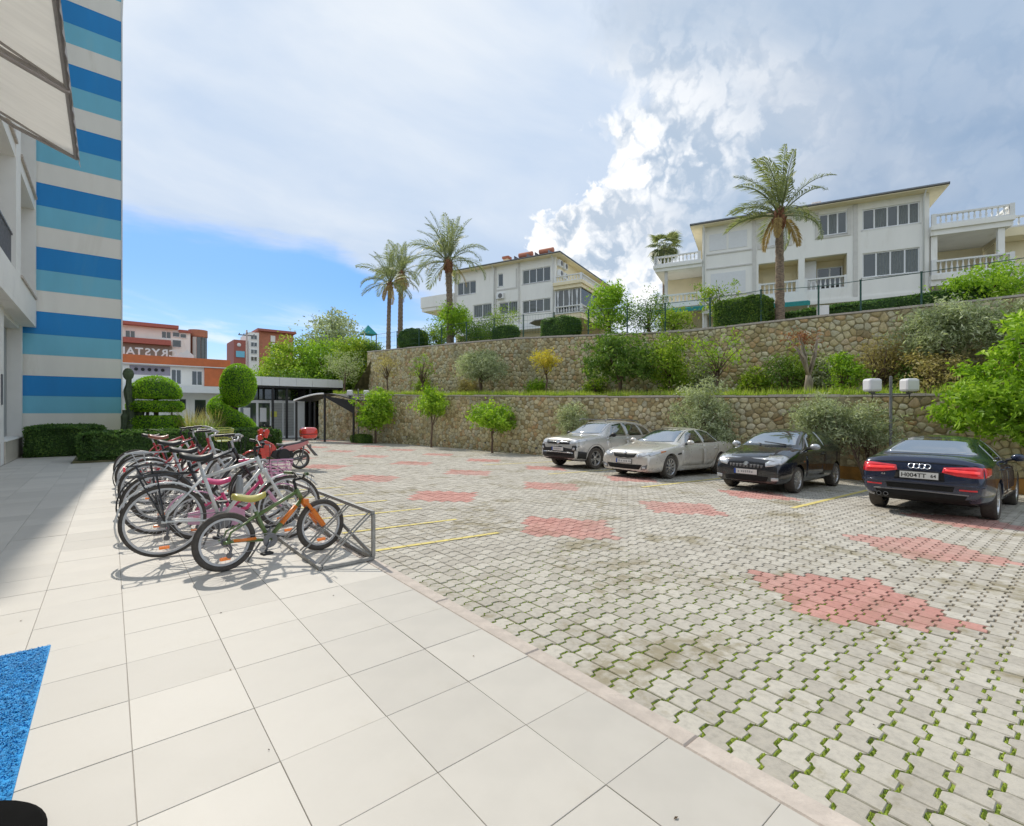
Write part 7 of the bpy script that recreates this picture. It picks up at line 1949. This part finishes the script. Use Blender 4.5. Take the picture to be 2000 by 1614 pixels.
# ------------------------------------------------------------------ hedges, cactus, topiary in the bed at the end of the pavement
bed = MB().box(-.80, 4.6, 18.05, 22.4, -.5, .04).box(-2.1, -.803, 21.32, 22.4, -.5, .04).build('planting_bed', MAT['soil']); tag(bed, kind='structure')
clipped('box_hedge', 'long dark clipped hedge across the end of the tiled pavement', 'hedge', (1.95, 18.55, .03), soft_box(5.3, 1.0, .78, .22, 60, 14, .04), 'leaf_dark', .075, 950, 'clipped hedges at the end of the pavement')
clipped('box_hedge', 'short dark hedge set back against the striped wall', 'hedge', (-1.1, 21.6, .0), soft_box(1.9, 1.2, .95, .22, 36, 14, .03), 'leaf_dark', .075, 900, 'clipped hedges at the end of the pavement')
M('cactus_green', (.07, .10, .05), .7, var=.25, scale=6, bump=.4, bscale=30)
ca = thing('cactus', 'tall dark column cactus against the right edge of the striped wall', 'cactus', (.52, 20.2, .03))
m = MB()
for (dx, dy, z0, z1, r0) in ((0, 0, 0, 2.45, .11), (.16, .02, 0, 1.75, .10), (-.14, .05, 0, 1.45, .09), (.05, -.1, 0, 1.1, .08)):
    n = 12; k0 = len(m.v); rows = 14
    for i in range(rows + 1):
        f = i / rows; z = z0 + (z1 - z0) * f; rr = r0 * (1 - .12 * math.sin(f * 13)) * (1 if f < .92 else .6)
        for j in range(n): a = 2 * PI * j / n; q = rr * (1 + .16 * (-1) ** j); m.v.append((dx * (1 + .4 * f) + q * math.cos(a) + .05 * math.sin(f * 5 + dx * 20), dy + q * math.sin(a), z))
        if i:
            for j in range(n): m.f.append((k0 + (i - 1) * n + j, k0 + (i - 1) * n + (j + 1) % n, k0 + i * n + (j + 1) % n, k0 + i * n + j)); m.m.append(0)
    m.f.append(tuple(k0 + rows * n + j for j in range(n))); m.m.append(0)
m.ball((-.06, 0, 2.62), .15, .10, .21, 8, 6); m.build('stem', MAT['cactus_green'], ca)

t1 = MB(); t1.ball((0, 0, 1.98), .74, .74, .62, 22, 12)
for v in t1.v[:]: pass
t1.v = [(x, y, max(z, 1.86 + random.gauss(0, .01))) for x, y, z in t1.v]
t1.v += []
t1.lathe([(0, 1.42), (.74, 1.42), (.80, 1.50), (.80, 1.64), (.70, 1.74), (0, 1.72)], 26); t1.lathe([(0, .62), (.74, .62), (.79, .74), (.79, 1.12), (.70, 1.24), (0, 1.22)], 26)
tr_ = MB().tube([(0, 0, -.1), (.02, 0, 1), (0, 0, 1.9)], .07, 8)
for a in (0, 2.1, 4.2): tr_.tube([(.45 * math.cos(a), .45 * math.sin(a), .9), (.45 * math.cos(a), .45 * math.sin(a), 1.6)], .025, 6)
clipped('topiary', 'clipped topiary of a dome over two green discs, left of the spiral one', 'topiary', (1.2, 20.5, .03), t1, 'leaf_topiary', .055, 1500, 'clipped topiary trees behind the bicycles', trunk=tr_, fuzz=.015)
t2 = MB(); t2.ball((.14, -.11, 2.38), .60, .60, .80, 22, 14)
P = [];
for i in range(15):
    f = i / 14; a = -1.0 + 4.6 * f; r_ = .52
    P.append((-r_ * math.cos(a) * FY - r_ * math.sin(a) * FX, r_ * math.cos(a) * FX - r_ * math.sin(a) * FY, 1.98 - 1.3 * f))
t2.tube(P, [.16, .22, .27, .30, .32, .33, .34, .34, .34, .34, .33, .32, .30, .28, .22], 14)
clipped('topiary', 'clipped spiral topiary with a large egg-shaped head', 'topiary', (3.55, 20.6, .03), t2, 'leaf_topiary', .055, 1500, 'clipped topiary trees behind the bicycles', trunk=MB().tube([(0, 0, -.1), (0, 0, 2)], .07, 8), fuzz=.015)


def grass_clump(label, x, y, h, n, mat, spread=.25):
    VV, FF, TT = [], [], []; nv = 0
    for _ in range(n):
        a = random.uniform(0, 2 * PI); r = random.random() * spread; hh = h * random.uniform(.6, 1.1); out = random.uniform(.2, .55) * hh; w = .010
        bx, by = r * math.cos(a), r * math.sin(a); sx, sy = -math.sin(a) * w, math.cos(a) * w
        q = [(bx + math.cos(a) * out * f * f, by + math.sin(a) * out * f * f, hh * (f - .18 * f * f)) for f in (0, .5, 1)]
        VV += [(q[0][0] - sx, q[0][1] - sy, 0), (q[0][0] + sx, q[0][1] + sy, 0), (q[1][0] + sx, q[1][1] + sy, q[1][2]), (q[1][0] - sx, q[1][1] - sy, q[1][2]), (q[2][0], q[2][1], q[2][2])]
        FF += [(nv, nv + 1, nv + 2, nv + 3), (nv + 3, nv + 2, nv + 4, nv + 4)]; TT += [random.random()] * 2; nv += 5
    me = bpy.data.meshes.new('blades'); me.from_pydata(VV, [], [f if f[2] != f[3] else f[:3] for f in FF]); me.materials.append(MAT[mat])
    me.attributes.new('tint', 'FLOAT', 'FACE').data.foreach_set('value', TT)
    root = thing('ornamental_grass', label, 'ornamental grass', (x, y, .05), 0, 'ornamental grasses in the planting bed'); link('blades', me, root)


for x, y, h, mt, lab in ((2.15, 20.2, 1.3, 'leaf_straw', 'tall pale ornamental grass just right of the domed topiary'), (2.6, 19.9, 1.15, 'leaf_olive', 'greyish ornamental grass in the middle between the two topiaries'), (2.95, 20.4, 1.25, 'leaf_straw', 'pale ornamental grass touching the spiral topiary'), (2.4, 19.5, .95, 'grass', 'lower yellow-green ornamental grass in front of the paler ones')):
    grass_clump(lab, x, y, h * 1.4, 300, mt)

# ------------------------------------------------------------------ lamps, mat, made-up disc
M('lantern', (.80, .79, .82), .35, var=.02)


def lamp(label, x, y, h, rz):
    r = thing('garden_lamp', label, 'lamp post', (x, y, lot_z(x)), rz, 'twin-lantern lamp posts along the lower wall')
    MB().lathe([(0, 0), (.11, 0), (.11, .03), (.05, .06), (.045, .4), (.038, .41), (.036, h + .18), (0, h + .2)], 14).build('pole', MAT['grey_metal'], r, smooth=True)
    MB().tube([(0, -.52, h - .28), (0, -.50, h - .30), (0, .50, h - .30), (0, .52, h - .28)], .02, 8).build('cross_arm', MAT['grey_metal'], r)
    for sg in (-1, 1):
        l = link('lantern', None, r); l.location = (0, sg * .50, h - .28)
        MB().lathe([(0, 0), (.06, 0), (.08, .03), (.10, .04), (0, .045)], 14).build('lantern_base', MAT['grey_metal'], l)
        MB().box(-.16, .16, -.17, .17, .05, .40).build('lantern_glass', MAT['lantern'], l, bevel=.06)
        MB().tube([(0, 0, -.02), (0, 0, -.14)], .012, 6).build('cable_drop', MAT['black_plastic'], l)
    return r


lamp('twin-lantern lamp post standing behind the dark navy sedan', 16.3, 3.62, 2.78, math.radians(50))
lamp('twin-lantern lamp post beside the black shade canopy, the farther of the two', 12.0, 29.65, 3.15, math.radians(57))

M('mat_blue', (.012, .36, .86), .55, var=.25, scale=30, bump=.8, bscale=90)
mt = thing('door_mat', 'bright blue looped plastic mat at the lower left corner of the photo', 'mat', (-1.0, 2.2, 0))
MB().box(-.75, .73, -1.9, 1.76, .001, .008).build('backing', MAT['mat_blue'], mt)
V, F = [], []; nv = 0
for _ in range(15000):
    x, y = random.uniform(-.1, .72), random.uniform(-.5, 1.75); a = random.uniform(0, 2 * PI); r = random.uniform(.006, .012); tl = random.uniform(-.5, .5); w = .0022
    ca_, sa_ = math.cos(a), math.sin(a); N = 5
    for i in range(N + 1):
        t = PI * (i / N) * 1.25 - .4; px_, pz = r * math.cos(t), r * .9 * math.sin(t) + .007
        for s_ in (-w, w): V.append((x + px_ * ca_ - (s_ + tl * pz) * sa_, y + px_ * sa_ + (s_ + tl * pz) * ca_, max(.004, pz)))
    F += [(nv + 2 * i, nv + 2 * i + 1, nv + 2 * i + 3, nv + 2 * i + 2) for i in range(N)]; nv += 2 * N + 2
o = link('loop_pile', raw_mesh('loop_pile', V, F, MAT['mat_blue']), mt); o['kind'] = 'stuff'
bk = thing('unknown_shape', 'unidentified black rounded shape, made up as a disc on the blue mat', 'unidentified shape', (-.45, 2.2, .012))  # made-up disc standing in for an unidentified dark corner of the view
MB().lathe([(0, 0), (.29, 0), (.292, .012), (.28, .024), (.05, .03), (0, .03)], 48).build('disc', M('black_matt', (.004, .004, .004), .9, spec=.1), bk, smooth=True)
MB().tube([(0, 0, .02), (0, 0, .12)], .03, 12).build('added_stub', MAT['black_metal'], bk)

# dry leaves and specks lying about
V, F, TT = [], [], []; nv = 0
for _ in range(120):
    if random.random() < .1: x, y, z = random.uniform(-.6, 1.8), random.uniform(.8, 9), .002
    else: x = random.uniform(2.1, 9); y = random.uniform(-1, 12); z = lot_z(x) + .004
    a = random.uniform(0, 2 * PI); l = random.uniform(.004, .011); w = l * .45; c_, s_ = math.cos(a), math.sin(a)
    for p, q, h in ((-l, 0, 0), (0, w, .003), (l, 0, .002), (0, -w, .004)): V.append((x + p * c_ - q * s_, y + p * s_ + q * c_, z + h))
    F.append((nv, nv + 1, nv + 2, nv + 3)); TT.append(random.random()); nv += 4
leafmat('leaf_dead', [(0, (.05, .035, .02)), (.6, (.16, .10, .05)), (1, (.30, .22, .10))], .8, .05)
tag(link('dry_leaves', raw_mesh('dry_leaves', V, F, MAT['leaf_dead'], attr=TT)), kind='stuff')
